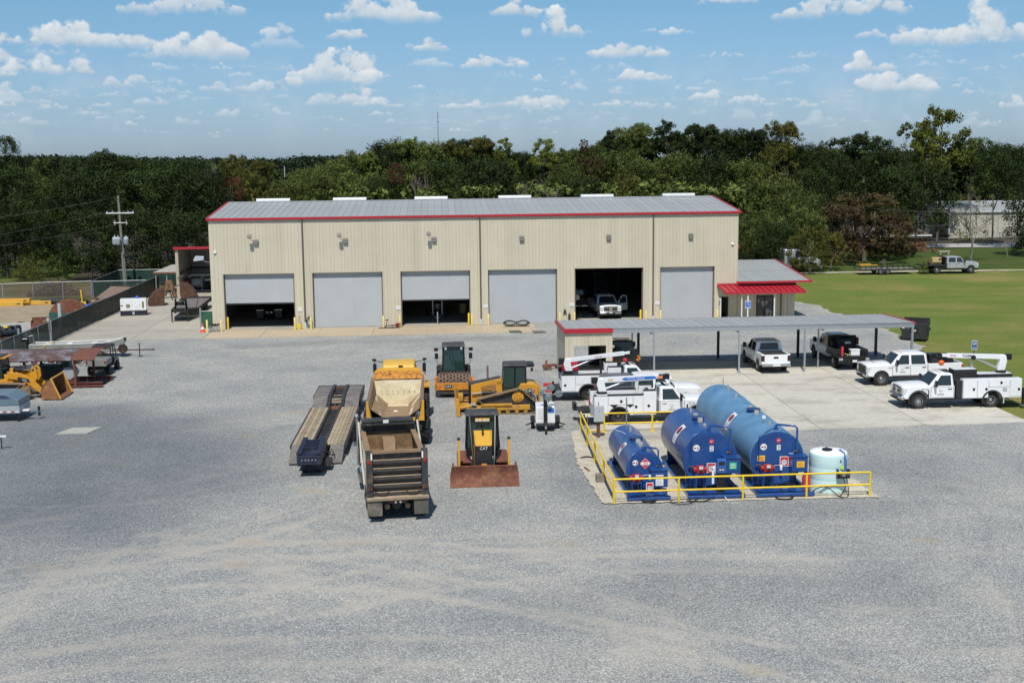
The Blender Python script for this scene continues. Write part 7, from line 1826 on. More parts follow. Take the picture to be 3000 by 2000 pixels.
MB().box(.3,.5,-.62,-.3,1.55,1.95).build('lamp_post',yellow_m,t);MB().box(.45,.55,-.6,-.4,1.75,1.9).build('work_light',black,t)
bp_=[(2.35,.05),(3.60,.03),(3.62,.06),(2.9,.12),(2.55,.28),(2.46,.6),(2.62,.95),(3.02,1.28),(2.95,1.34),(2.5,1.02),(2.32,.6)]
bu=MB().prism(bp_,'y',-1.22,1.22).build('bucket',M('bucket_rust',(.16,.075,.035),.75,var=.3,dirt=(.05,.03,.022),dirt_amt=.5),t,smooth=30)
for s in(-1,1):MB().prism([(2.35,.06),(3.50,.04),(3.02,1.30),(2.6,1.0),(2.42,.6)],'y',min(s*1.222,s*1.26),max(s*1.222,s*1.26)).build('bucket_side',M('bucket_brown',(.26,.11,.045),.6,var=.25,dirt=(.40,.20,.07),dirt_amt=.4),bu);MB().beam((3.02,s*1.24,1.31),(3.52,s*1.24,.06),.06,.07).build('bucket_edge',yellow_s,bu)
MB().beam((2.98,-1.25,1.32),(2.98,1.25,1.32),.09,.06).build('bucket_rim',yellow_s,bu)
text('bucket_lettering','CAT',.13,print_yellow,bu,(2.72,-1.268,.82),(PI/2,0,0),.002)

# ---- articulated hauler seen from behind
t=thing('articulated_hauler','yellow articulated hauler seen from behind with pale lined empty body','hauler',(17.4,-46.1,0),PI/2,ROL_G)
liner=M('pale_liner',(.60,.53,.36),.7,var=.1,scale=3,dirt=(.40,.33,.20),dirt_amt=.4,dscale=2)
dirt_m=M('bed_dirt',(.30,.205,.115),.95,var=.3,scale=2.5,dirt=(.11,.085,.06),dirt_amt=.4)
body_y=M('hauler_yellow',(.64,.33,.02),.45,var=.08,dirt=(.42,.20,.04),dirt_amt=.3)
shell_b=M('body_side_brown',(.18,.115,.09),.75,var=.2)
def sect(x,zf,zt,wf,wt,wm=None,zm=None):return[(x,-wt,zt),(x,-(wm or wt),zm or(zf+.55)),(x,-wf,zf),(x,wf,zf),(x,wm or wt,zm or(zf+.55)),(x,wt,zt)]
b=MB();A=sect(.0,1.62,2.45,.62,1.36,1.24,2.05);B=sect(5.0,1.28,2.75,.55,1.36,1.22,1.85)
N6=6
b.loft([A,B],cap=False,closed=False);b.build('body_floor',dirt_m,t,thick=.03,fix=False)
# liner panels on the floor slopes and the front wall
for s in(-1,1):
    b=MB();b.add([(3.4,s*.60,1.41),(5.0,s*.57,1.31),(5.0,s*1.21,1.88),(3.4,s*1.19,1.96),(2.3,s*.66,1.50)],[(0,1,2,3),(0,3,4)]);b.build('liner_panel',liner,t,fix=False)
    b=MB();b.add([(.05,s*.62,1.645),(2.4,s*.6,1.48),(2.2,s*.95,1.79),(.05,s*.82,1.80)],[(0,1,2,3)]);b.build('liner_panel',liner,t,fix=False)
    b=MB();b.add([(2.6,s*1.215,1.99),(4.95,s*1.215,1.90),(4.95,s*1.345,2.70),(3.0,s*1.335,2.45)],[(0,1,2,3)]);b.build('liner_panel',liner,t,fix=False)
b=MB();b.add([(4.98,-.56,1.33),(4.98,.56,1.33),(4.96,1.2,1.9),(5.25,1.30,2.76),(5.25,-1.30,2.76),(4.96,-1.2,1.9)],[(0,1,2,3,4,5)]);b.build('front_liner',liner,t,fix=False)
b=MB();b.add([(4.0,-.56,1.38),(4.0,.56,1.38),(4.97,.56,1.325),(4.97,-.56,1.325)],[(0,1,2,3)]);b.build('floor_liner',liner,t,fix=False)
for k in range(7):MB().cyl((4.93,-.9+k*.3,2.05),(4.96,-.9+k*.3,2.05),.025,n=6).build('liner_bolt',dark_steel,t)
for s in(-1,1):
    MB().loft([[(0,s*1.36,2.45),(0,s*1.46,2.45),(0,s*1.30,1.5),(0,s*1.2,1.5)],[(5.2,s*1.36,2.78),(5.2,s*1.46,2.78),(5.2,s*1.30,1.2),(5.2,s*1.2,1.2)]]).build('body_side',shell_b,t)
    MB().loft([[(-.06,s*1.24,1.6),(-.06,s*1.48,1.6),(-.06,s*1.48,2.47),(-.06,s*1.38,2.47)],[(.12,s*1.24,1.6),(.12,s*1.48,1.6),(.12,s*1.48,2.47),(.12,s*1.38,2.47)]]).build('body_post',body_y,t,bevel=.01)
MB().prism([(-1.48,1.44),(1.48,1.44),(1.48,1.60),(1.3,1.62),(1.05,1.585),(-1.05,1.585),(-1.3,1.62),(-1.48,1.60)],'x',-.08,.12).build('rear_lip',body_y,t,bevel=.01)
MB().loft([[(5.15,-1.42,2.70),(5.15,1.42,2.70),(5.3,1.42,2.70),(5.3,-1.42,2.70)],[(5.75,-1.30,3.05),(5.75,1.30,3.05),(5.85,1.30,3.0),(5.85,-1.30,3.0)]]).build('spill_guard',M('spill_orange',(.60,.25,.025),.6,var=.12,dirt=(.15,.055,.02),dirt_amt=.75,dscale=5),t)
MB().loft([[(5.78,-1.30,3.04),(5.78,1.30,3.04),(5.9,1.3,3.0),(5.9,-1.3,3.0)],[(6.35,-1.05,3.12),(6.35,1.05,3.12),(6.35,1.05,3.04),(6.35,-1.05,3.04)]]).build('guard_top',body_y,t)
MB().lathe([(.12,0),(.10,.03),(.01,.04)],(2.1,.06,1.51),'z',16).build('bucket_lid',print_white,t)
for x in(1.25,2.95,8.2):
    for s in(-1,1):wheel(t,x,s*1.36,.86,.66,yellow_m,s,holes=6,dish=.12)
lug=MB()
for x in(1.25,2.95,8.2):
    for s in(-1,1):
        for k in range(20):
            a=2*PI*k/20;m3=Matrix.Rotation(a,3,'Y')@Matrix.Rotation(RAD(32)*s,3,'Z')
            m3b=Matrix.Rotation(a,3,'Y')
            lug.cbox(Vector((x,s*1.36,.86))+m3b@Vector((0,0,.865)),(.11,.64,.05),m3b@Matrix.Rotation(RAD(28)*s,3,'Z'))
lug.build('tyre_lugs',rubber,t)['kind']='stuff'
MB().box(.2,6.0,-.55,.55,.8,1.25).build('rear_frame',black_matte,t);MB().box(6.0,9.9,-.7,.7,.8,1.5).build('front_frame',body_y,t,bevel=.03)
MB().prism([(8.2,1.4),(8.1,2.4),(9.9,2.0),(10.1,1.4)],'y',-1.0,1.0).build('engine_hood',body_y,t,bevel=.08)
MB().box(6.6,8.2,-.95,.95,1.4,3.02).build('cab',black,t,bevel=.05)
MB().loft([[(6.5,-.92,3.02),(8.3,-.98,3.02),(8.3,.98,3.02),(6.5,.92,3.02)],[(6.6,-.86,3.22),(8.2,-.9,3.26),(8.2,.9,3.26),(6.6,.86,3.22)],[(6.8,-.7,3.28),(8.0,-.75,3.33),(8.0,.75,3.33),(6.8,.7,3.28)]]).build('cab_roof',M('roof_amber',(.70,.42,.06),.45,var=.06),t,bevel=.05,smooth=40)
MB().box(6.4,6.6,-.25,0,2.95,3.2).build('rear_camera',black,t)
for s in(-1,1):
    m_=MB();m_.tube([(7.9,s*.85,3.15),(8.3,s*1.42,3.2),(8.3,s*1.46,2.35)],.025,5);m_.tube([(7.9,s*.9,2.2),(8.3,s*1.4,2.35)],.025,5);m_.beam((7.9,s*.85,3.1),(8.25,s*1.2,2.4),.03);m_.cbox((8.28,s*1.42,2.78),(.08,.20,.5));m_.cbox((8.28,s*1.45,3.26),(.12,.22,.12));m_.build('mirror',black,t)
    MB().tube([(8.2,s*1.42,2.4),(7.9,s*1.48,2.0),(7.8,s*1.5,1.3),(7.9,s*1.45,.9)],.02,5).build('hand_rail',M('rail_red',(.65,.16,.09),.5),t)
    MB().box(7.3,9.1,min(s*1.0,s*1.7),max(s*1.0,s*1.7),1.78,1.86).build('fender',body_y,t)
MB().box(-.55,-.1,-1.35,1.2,1.05,1.22).build('rear_bumper',black_matte,t)

# ---- dump truck, tail to the camera
t=thing('dump_truck','dusty dump truck with black ribbed tailgate facing the camera','dump truck',(17.9,-58.9,0),RAD(96.5))
bed_b=M('bed_black',(.035,.036,.038),.6,var=.25,dirt=(.20,.15,.10),dirt_amt=.45,dscale=1.6)
mud_br=M('mud_brown',(.27,.18,.105),.9,var=.2,dirt=(.16,.11,.07),dirt_amt=.4)
cream=M('dusty_cream',(.50,.46,.38),.7,var=.1,dirt=(.33,.26,.17),dirt_amt=.4)
tg=MB();tg.box(.12,.17,-1.0,1.0,1.10,2.92);to=tg.build('tailgate',bed_b,t)
for z in(1.14,1.46,1.80,2.14,2.48):
    MB().prism([(.12,z-.14),(-.02,z-.02),(-.02,z+.06),(.12,z+.085)],'y',-.98,.98).build('tailgate_rib',M('rib_black',(.055,.052,.048),.7,var=.3,dirt=(.16,.13,.09),dirt_amt=.35),to)
    MB().box(-.03,.12,-.98,.98,z+.088,z+.10).build('rib_dust',M('dust_tan',(.33,.25,.17),.95,var=.2),to)
MB().box(-.02,.2,-1.05,1.05,2.86,2.96).build('tailgate_top',mud_br,t)
for s in(-1,1):
    po=MB().box(-.06,.22,s*1.13-.13,s*1.13+.13,1.0,2.98).build('corner_post',bed_b,t,bevel=.015)
    lb=MB().lathe([(.055,0),(.05,-.02),(.01,-.025)],(-.07,s*1.15,2.52),'x',14).build('tail_light',lamp_red,po);lb.scale=(1,1,1.6);lb.location=(0,0,-2.52*.6)
    MB().box(-.068,-.061,s*1.04-.03,s*1.04+.03,2.62,2.9).build('reflector',print_white,po);MB().cbox((-.05,s*1.12,1.42),(.1,.22,.14)).build('latch',rust_dark,po)
    MB().tube([(-.03,s*.35,1.28),(-.06,s*.5,1.14),(-.06,s*.75,1.16),(-.03,s*.95,1.3)],.02,5).build('chain',rust_dark,t)
    # bed sides with sloped brown top board
    MB().box(.2,4.9,min(s*1.10,s*1.18),max(s*1.10,s*1.18),1.15,2.62).build('bed_side',bed_b,t)
    MB().loft([[(.2,s*1.0,2.62),(.2,s*1.22,2.62),(.2,s*1.22,2.72),(.2,s*1.0,2.72)],[(4.9,s*1.0,2.66),(4.9,s*1.22,2.66),(4.9,s*1.22,2.76),(4.9,s*1.0,2.76)]]).build('side_board',mud_br,t)
    for k in range(5):MB().box(.7+k*.95,.82+k*.95,min(s*1.18,s*1.24),max(s*1.18,s*1.24),1.1,2.6).build('side_stake',cream,t)
    MB().box(.0,5.0,min(s*1.19,s*1.225),max(s*1.19,s*1.225),1.1,1.95).build('side_skirt',cream,t)
MB().loft([[(.2,-1.1,1.2),(.2,1.1,1.2),(.2,1.1,1.14),(.2,-1.1,1.14)],[(4.7,-1.1,1.2),(4.7,1.1,1.2),(4.7,1.1,1.14),(4.7,-1.1,1.14)]]).build('bed_floor',dirt_m,t)
MB().prism([(3.9,1.2),(4.75,1.95),(4.88,2.7),(4.95,2.7),(4.95,1.1),(3.9,1.1)],'y',-1.08,1.08).build('bed_front',M('bed_rusty',(.16,.10,.05),.9,var=.4,dirt=(.05,.04,.03),dirt_amt=.4),t)
dh=MB().prism([(3.9,1.2),(3.95,2.0),(4.25,2.42),(4.86,2.48),(4.8,1.2)],'y',-.27,.27).build('hoist_cover',mud_br,t,bevel=.02)
hb=MB();hb.box(4.9,5.0,-1.2,1.2,1.2,3.05);hb.box(4.55,5.9,-1.15,1.15,3.05,3.12);hb.build('headboard',bed_b,t)
MB().cyl((4.7,-1.12,3.2),(4.7,1.12,3.2),.10,n=12).build('tarp_roll',M('tarp_black',(.03,.032,.033),.8,var=.3),t);MB().box(4.585,4.60,-.02,.22,3.13,3.27).build('label',print_white,t)
for s in(-1,1):
    MB().tube([(5.05,s*1.33,1.2),(5.05,s*1.33,3.15),(4.92,s*1.36,3.42),(4.75,s*1.38,3.5)],[.085,.085,.08,.075],12).build('exhaust_stack',chrome,t,smooth=50)
    MB().tube([(.9,s*1.30,1.35),(2.6,s*1.30,2.0),(4.7,s*1.30,3.18)],.045,6).build('tarp_arm',cream,t)
MB().box(-.16,.22,-1.28,1.28,.92,1.02).build('rear_sill',mud_br,t,bevel=.02);MB().prism([(-.16,.92),(-.18,1.02),(.1,1.1),(.1,.92)],'y',-1.26,1.26).build('spill_apron',M('dust_tan',(.33,.25,.17)),t)
for s in(-1,1):
    MB().box(-.10,-.07,s*.95-.30,s*.95+.30,.26,.92).build('mud_flap',M('flap_dusty',(.10,.09,.075),.85,var=.25,dirt=(.28,.24,.18),dirt_amt=.4),t,bevel=.02)
    for x in(.85,2.2):
        for yy in(.76,1.06):wheel(t,x,s*yy,.51,.28,rim_dark,s,dish=.1)
    wheel(t,6.9,s*1.05,.52,.30,cream,s);wheel(t,3.6,s*1.05,.46,.26,cream,s)
    MB().cyl((-.08,s*.10,.82),(-.05,s*.10,.82),.05,n=12).build('reverse_light',lamp_clear,t);MB().lathe([(.11,-.12),(.12,0),(.08,.1),(.01,.1)],(.35,s*.42,.55),'x',14).build('brake_chamber',mud_br,t)
MB().box(-.03,.02,-.34,.34,.76,.92).build('light_panel',rust,t)
MB().lathe([(.01,-.25),(.2,-.2),(.27,0),(.2,.2),(.01,.25)],(.8,0,.52),'x',16).build('axle_housing',dark_steel,t,smooth=40)
MB().box(.3,7.6,-.42,.42,.7,1.08).build('chassis',dark_steel,t);MB().box(5.1,6.5,-1.05,1.05,1.0,2.85).build('cab',M('cab_silver',(.42,.44,.44),.4,var=.06),t,bevel=.08)
MB().prism([(6.5,.9),(6.5,2.0),(7.9,1.75),(8.1,1.6),(8.1,.9)],'y',-.62,.62).build('engine_hood',M('cab_silver',(.42,.44,.44)),t,bevel=.06)
for s in(-1,1):
    MB().prism([(6.15,.95),(6.25,1.25),(6.6,1.42),(7.2,1.42),(7.6,1.2),(7.75,.9),(7.5,.9),(7.2,1.15),(6.6,1.15),(6.4,.95)],'y',min(s*.62,s*1.26),max(s*.62,s*1.26)).build('fender',M('cab_silver',(.42,.44,.44)),t,bevel=.05)
    MB().cyl((5.0,s*1.08,.6),(6.1,s*1.08,.6),.30,n=16).build('fuel_tank',chrome,t,smooth=40);m_=MB();m_.beam((6.5,s*1.05,2.3),(6.6,s*1.35,2.35),.03);m_.cbox((6.6,s*1.38,2.15),(.1,.2,.55));m_.build('mirror',black,t);MB().cbox((7.4,s*1.36,1.6),(.1,.22,.24)).build('hood_mirror',chrome,t,bevel=.03)

# ---- lowboy trailer
t=thing('lowboy_trailer','plank decked lowboy trailer with detached navy gooseneck end','trailer',(13.55,-49.9,0),RAD(-.6))
def plank(x0,x1,y0,y1,z,mt_,th=.045,z2=None):
    z2=z if z2 is None else z2
    return MB().add([(x0,y0,z-th),(x1,y0,z-th),(x1,y1,z2-th),(x0,y1,z2-th),(x0,y0,z),(x1,y0,z),(x1,y1,z2),(x0,y1,z2)],[(0,3,2,1),(4,5,6,7),(0,1,5,4),(1,2,6,5),(2,3,7,6),(3,0,4,7)]).build('deck_plank',mt_,t)
rr=random.Random(3)
wood_var=[wood,M('plank_pale',(.36,.29,.195),.85,var=.22,dirt=(.2,.16,.12),dirt_amt=.3),M('plank_mid',(.27,.215,.145),.85,var=.22,dirt=(.16,.13,.1),dirt_amt=.4)]
for s in(-1,1):
    for k in range(5):
        a=.38+k*.185;x0,x1=(a,a+.172)if s>0 else(-a-.172,-a)
        plank(x0,x1,2.35+rr.uniform(0,.03),11.65,.64+rr.uniform(-.006,.006),wood_var[rr.randrange(3)])
    for k in range(7):          # beaver tail ramps at the front
        y0=.72+k*.23;z0_,z1_=.12+.52*k/7,.12+.52*(k+1)/7
        plank(*((.62,1.30)if s>0 else(-1.30,-.62)),y0,y0+.20,z0_,wood_grey,z2=z1_)
    for k in range(5):
        y0=11.7+k*.25;z0_,z1_=.64+.42*k/5,.64+.42*(k+1)/5
        plank(*((.52,1.32)if s>0 else(-1.32,-.52)),y0,y0+.225,z0_,wood_grey,z2=z1_)
    for k in range(11):
        y0=13.0+k*.26;plank(*((.52,1.32)if s>0 else(-1.32,-.52)),y0,y0+.235,1.08+rr.uniform(-.006,.006),wood_grey)
    MB().box(min(s*1.305,s*1.40),max(s*1.305,s*1.40),2.3,11.7,.42,.62).build('side_rail',dark_steel,t)
    MB().box(min(s*.24,s*.37),max(s*.24,s*.37),2.3,11.8,.30,.655).build('main_beam',dark_steel,t)
    MB().loft([[(s*.30,11.7,.45),(s*.48,11.7,.45),(s*.48,11.7,.72),(s*.30,11.7,.72)],[(s*.30,13.0,.85),(s*.48,13.0,.85),(s*.48,13.0,1.16),(s*.30,13.0,1.16)],[(s*.30,16.0,.85),(s*.48,16.0,.85),(s*.48,16.0,1.16),(s*.30,16.0,1.16)]]).build('rear_beam',dark_steel,t)
    MB().box(min(s*1.32,s*1.38),max(s*1.32,s*1.38),12.9,16.0,.55,1.06).build('rear_side',dark_steel,t)
    for y in(13.4,14.4,15.4):
        w_=wheel(t,0,0,.42,.5,rim_dark,s);w_.rotation_euler=(0,0,PI/2 if s<0 else-PI/2);w_.location=(s*.95,y,.42)
for k in range(13):MB().box(-.24,.24,5.2+k*.5,5.32+k*.5,.46,.56).build('crossmember',dark_steel,t)
MB().box(-.24,.24,2.3,5.0,.40,.50).build('front_pan',dark_steel,t);MB().box(-.3,.3,11.6,12.5,.48,.56).build('rust_pan',rust,t)
plank(-.28,.28,12.5,12.95,.75,wood);plank(-.28,.28,13.2,15.0,.72,wood)
for k in range(3):MB().box(-.30,.30,13.0+k*1.0,13.12+k*1.0,.9,1.02).build('axle_frame',dark_steel,t)
MB().cyl((-1.4,16.08,1.0),(1.4,16.08,1.0),.10,n=12).build('tail_beam',dark_steel,t);MB().box(-.35,.35,15.3,15.9,.7,1.05).build('air_tank',rust_dark,t)
gn=MB();gn.loft([[(-.56,-1.75,.62),(.56,-1.75,.62),(.56,-1.75,1.06),(-.56,-1.75,1.06)],[(-.54,-.9,.55),(.54,-.9,.55),(.54,-.9,1.18),(-.54,-.9,1.18)],[(-.48,.9,.45),(.48,.9,.45),(.48,.9,1.22),(-.48,.9,1.22)],[(-.45,2.5,.4),(.45,2.5,.4),(.45,2.5,.75),(-.45,2.5,.75)]])
go=gn.build('gooseneck',navy,t,bevel=.02)
for s in(-1,1):MB().loft([[(s*.34,-1.7,1.10),(s*.58,-1.7,1.10),(s*.58,-1.7,1.18),(s*.34,-1.7,1.18)],[(s*.32,.9,1.23),(s*.52,.9,1.23),(s*.52,.9,1.36),(s*.32,.9,1.36)]]).build('neck_rail',navy,go)
for k in range(4):MB().box(-.33,.33,-1.0+k*.5,-.88+k*.5,1.19,1.30).build('neck_cross',navy,go)
for k in range(5):MB().cyl((-.32+k*.16,-1.78,.86),(-.32+k*.16,-1.75,.86),.035,n=8).build('air_coupling',alu,go)
MB().tube([(.55,-.3,.9),(.85,.1,.8),(.7,.6,.55),(.95,1.0,.4),(.75,1.3,.66)],.025,5).build('air_hose',rubber,t)
for s in(-1,1):
    w_=MB().cyl((s*.35-.12,-.6,.28),(s*.35+.12,-.6,.28),.27,n=16).build('support_roller',dark_steel,t)
MB().box(-.7,.9,-.5,.3,.25,.5).build('support_frame',dark_steel,t)

# ---- light tower
t=thing('light_tower','white towable light tower with four round lamps','light tower',(25.42,-42.3,0),-PI/2-.06)
bo=MB().box(-.75,.6,-.52,.52,.42,1.32).build('engine_box',white,t,bevel=.025);MB().box(-.70,.55,-.48,.48,1.322,1.345).build('box_lid',white,bo);MB().box(.602,.612,-.42,.1,.7,1.22).build('side_door',white_dull,bo);MB().box(.604,.614,.15,.48,1.0,1.25).build('decal',print_blue,bo)
for s in(-1,1):
    wheel(t,-.1,s*.68,.30,.19,rim_steel,s);MB().prism([(-.48,.40),(-.42,.66),(.22,.66),(.28,.40),(.22,.40),(.18,.60),(-.38,.60),(-.42,.40)],'y',min(s*.56,s*.80),max(s*.56,s*.80)).build('mudguard',black,t)
    MB().beam((-.2,s*.5,.36),(.55,s*1.05,.34),.06).build('outrigger',dark_steel,t)
MB().box(-.8,.9,-.45,.45,.34,.42).build('chassis',dark_steel,t);MB().beam((.6,0,.38),(1.75,0,.40),.09).build('tow_bar',steel,t);MB().box(1.4,1.5,-.06,.06,.04,.7).build('jack',dark_steel,t)
MB().box(.62,.80,-.10,.10,.4,2.0).build('mast',black,t)
for(dy,dz,dx)in((.30,2.42,.05),(.72,2.10,.12),(.14,1.92,.30),(-.14,2.12,-.05)):
    lo=MB();lo.lathe([(.05,-.22),(.14,-.14),(.19,.0),(.20,.03)],(.72+dx,dy,dz),'x',18);l2=lo.build('lamp',alu,t,smooth=40);MB().lathe([(.185,.032),(.12,.05),(.01,.06)],(.72+dx,dy,dz),'x',18).build('lens',M('lamp_lens',(.26,.32,.33),.12,metal=.5),l2,smooth=40)
MB().tube([(.70,.72,2.05),(.70,.3,2.0),(.70,-.2,2.05)],.03,6).build('lamp_bar',black,t)
MB().tube([(.68,.12,1.9),(.55,.2,1.7),(.72,.15,1.55),(.58,.1,1.4)],.02,5).build('cable',black,t)
# ---------------------------------------------------------------- left of the yard: canopy skid, buggy, boat, trailers
t=thing('equipment_canopy','rusty sheet metal canopy over pumps on a red steel skid','canopy',(-6.0,-25.4,0))
roofm=M('canopy_rust',(.10,.062,.052),.8,var=.3,scale=2,dirt=(.26,.27,.34),dirt_amt=.55,dscale=1.1)
prof=[(-1.55,1.86),(-1.46,2.02),(-.75,2.18),(.2,2.30),(1.15,2.26),(1.5,2.1)]
def sheet(x0,x1,mt_,nm):
    b=MB();b.loft([[(x0,y,z)for y,z in prof],[(x1,y,z)for y,z in prof]],cap=False,closed=False);return b.build(nm,mt_,t,thick=.02,fix=False)
for k in range(5):sheet(-4.0+k*1.12,-4.0+(k+1)*1.12-.012,roofm,'roof_sheet')
sheet(1.62,3.15,M('canopy_brown',(.16,.062,.042),.85,var=.15,dirt=(.11,.05,.04),dirt_amt=.4),'roof_sheet')
b=MB()
for k in range(26):b.box(-3.95+k*.272,-3.91+k*.272,-1.5,-1.46,1.78,1.88)
b.beam((-4,-1.48,1.84),(3.1,-1.48,1.84),.04);b.build('eave_angle',rust,t)
for(x,y)in((1.75,-1.35),(2.35,.9),(-1.5,-1.3),(-4.0,-1.3),(-4,1.2),(-1.2,1.2)):MB().box(x-.07,x+.07,y-.07,y+.07,.1,1.95 if y<0 else 2.15).build('post',rust,t)
for y in(-1.3,1.1):sb=MB().box(-4.2,3.5,y-.1,y+.1,.06,.10);sb.box(-4.2,3.5,y-.025,y+.025,.1,.30);sb.box(-4.2,3.5,y-.1,y+.1,.30,.34);sb.build('skid_beam',M('skid_red',(.15,.04,.032),.8,var=.25,dirt=(.10,.05,.035),dirt_amt=.5),t)
MB().box(2.75,3.3,-1.2,1.0,.22,.26).build('skid_plate',rust_dark,t)
dm=MB();dm.lathe([(.40,-.5),(.42,-.46),(.42,.46),(.40,.5),(.01,.52)],(1.25,-.62,.92),'y',22);dm.build('fuel_drum',M('drum_grey',(.34,.36,.40),.5,var=.12),t,smooth=40);MB().box(.8,1.7,-1.1,-.1,.34,.5).build('drum_cradle',M('skid_red',(.15,.04,.032)),t)
MB().box(-3.6,-1.6,-1.05,.5,.4,1.25).build('pump_set',M('pump_pink',(.42,.06,.085),.5,var=.15),t,bevel=.05)
for k in range(4):MB().box(-2.1+k*.1,-2.06+k*.1,-1.062,-1.052,.95,1.2).build('vent',black,t)
MB().box(-1.1,.5,-.7,.6,.3,1.35).build('engine',M('engine_dark',(.03,.035,.035),.6,var=.4),t,bevel=.06);MB().box(.45,1.0,.1,.8,1.1,1.7).build('green_tank',M('tank_green',(.05,.13,.09),.5),t,bevel=.08)
u=thing('utility_vehicle','grey side by side buggy with cargo bed and black canopy','utility vehicle',(-4.0,-19.6,0),PI/2)
greyp=M('buggy_grey',(.24,.25,.24),.6,var=.12,dirt=(.17,.15,.12),dirt_amt=.3)
for s in(-1,1):
    wheel(u,0,s*.62,.32,.26,rim_dark,s);wheel(u,-2.3,s*.62,.32,.28,rim_dark,s);MB().box(-3.0,-1.65,min(s*.66,s*.72),max(s*.66,s*.72),.82,1.18).build('bed_side',greyp,u)
MB().box(-3.0,-1.65,-.66,.66,.76,.82).build('bed_floor',greyp,u);MB().box(-3.05,-2.99,-.70,.70,.72,1.16).build('tailgate',greyp,u,bevel=.02);MB().box(-1.7,-1.64,-.66,.66,.82,1.2).build('bed_front',greyp,u)
for s in(-1,1):MB().box(-3.07,-3.04,s*.62-.05,s*.62+.05,.9,1.1).build('tail_light',lamp_red,u)
MB().box(-2.9,.5,-.45,.45,.36,.72).build('chassis',black_matte,u);MB().prism([(-.3,.45),(-.3,.95),(.35,.92),(.75,.7),(.75,.45)],'y',-.62,.62).build('nose',greyp,u,bevel=.06)
cg=MB()
for s in(-1,1):cg.tube([(-1.6,s*.62,.7),(-1.5,s*.62,1.8),(-.5,s*.60,1.85),(.1,s*.60,1.0)],.035,6);cg.tube([(-.8,s*.62,.6),(-.8,s*.6,1.85)],.035,6)
cg.beam((-1.5,-.62,1.8),(-1.5,.62,1.8),.06);cg.beam((-1.55,-.62,1.3),(-1.5,.62,1.75),.04);cg.build('roll_cage',black,u)
MB().loft([[(-1.6,-.72,1.84),(-.35,-.72,1.88),(-.35,.72,1.88),(-1.6,.72,1.84)],[(-1.5,-.6,1.92),(-.45,-.6,1.95),(-.45,.6,1.95),(-1.5,.6,1.92)]]).build('canopy',black_matte,u);MB().box(-1.4,-.9,-.55,.55,.8,1.3).build('seat',black_matte,u,bevel=.05)
# boat on a trailer
bt=thing('boat','flat aluminium work boat with black outboard on its trailer','boat',(-7.9,-13.5,0))
hull=M('hull_grey',(.38,.38,.34),.5,metal=.3,var=.12,dirt=(.26,.24,.18),dirt_amt=.3)
rings=[]
for x,hw,zb,zt in((-3.3,.72,.58,1.08),(0,.78,.58,1.08),(2.2,.74,.60,1.14),(3.1,.60,.78,1.28),(3.65,.42,1.05,1.42)):
    rings.append([(x,-hw,zt),(x,-hw*.86,zb),(x,hw*.86,zb),(x,hw,zt),(x,hw-.05,zt),(x,hw*.80,zb+.06),(x,-hw*.80,zb+.06),(x,-hw+.05,zt)])
MB().loft(rings).build('hull',hull,bt)
for s in(-1,1):MB().tube([(-3.3,s*.72,1.09),(0,s*.78,1.09),(2.2,s*.74,1.15),(3.1,s*.60,1.29),(3.65,s*.42,1.43)],.03,6).build('gunwale',white_dull,bt)
MB().box(-3.36,-3.28,-.7,.7,.6,1.1).build('transom',hull,bt)
for x in(-2.2,-.6,1.2):MB().box(x-.2,x+.2,-.7,.7,.95,1.0).build('thwart',white_dull,bt)
MB().box(2.3,3.0,-.5,.5,1.1,1.14).build('fore_deck',white_dull,bt)
ob=MB();ob.loft([[(-4.05,-.2,1.25),(-3.45,-.2,1.2),(-3.45,.2,1.2),(-4.05,.2,1.25)],[(-4.0,-.2,1.75),(-3.5,-.18,1.62),(-3.5,.18,1.62),(-4.0,.2,1.75)]]);oo=ob.build('outboard',black_p,bt,bevel=.08);MB().box(-3.75,-3.55,-.08,.08,.6,1.22).build('outboard_leg',black,oo);MB().box(-3.95,-3.6,-.206,-.202,1.46,1.52).build('motor_stripe',print_white,oo)
MB().tube([(-2.4,-.78,.6),(-2.2,-.8,1.0),(-1.9,-.6,1.16),(-1.8,0,1.14),(-1.9,.7,1.12)],.03,5).build('tie_strap',safety_y,bt)
b=MB()
for s in(-.55,.55):b.beam((-3.3,s,.46),(2.4,s,.46),.07)
b.beam((2.4,-.55,.46),(4.0,0,.46),.07).beam((2.4,.55,.46),(4.0,0,.46),.07).beam((3.6,0,.46),(5.75,-.35,.50),.08);b.beam((3.55,-.1,.46),(3.6,-.1,1.35),.07)
b.build('trailer_frame',rust_dark,bt)
for s in(-1,1):wheel(bt,-1.2,s*.9,.32,.2,rim_dark,s)
sw=wheel(bt,3.55,-.42,.34,.2,rust,-1,z=.62);jk=MB();jk.box(4.75,4.82,-.42,-.35,.02,1.0);jk.beam((4.6,-.4,.98),(4.95,-.36,1.02),.03);jk.box(4.68,4.9,-.46,-.3,.02,.05);jk.build('jack',dark_steel,bt);MB().cyl((5.7,-.36,.5),(5.9,-.38,.5),.06,n=8).build('coupler',dark_steel,bt);MB().box(3.5,3.75,-.25,.05,1.2,1.45).build('winch',dark_steel,bt,bevel=.02)
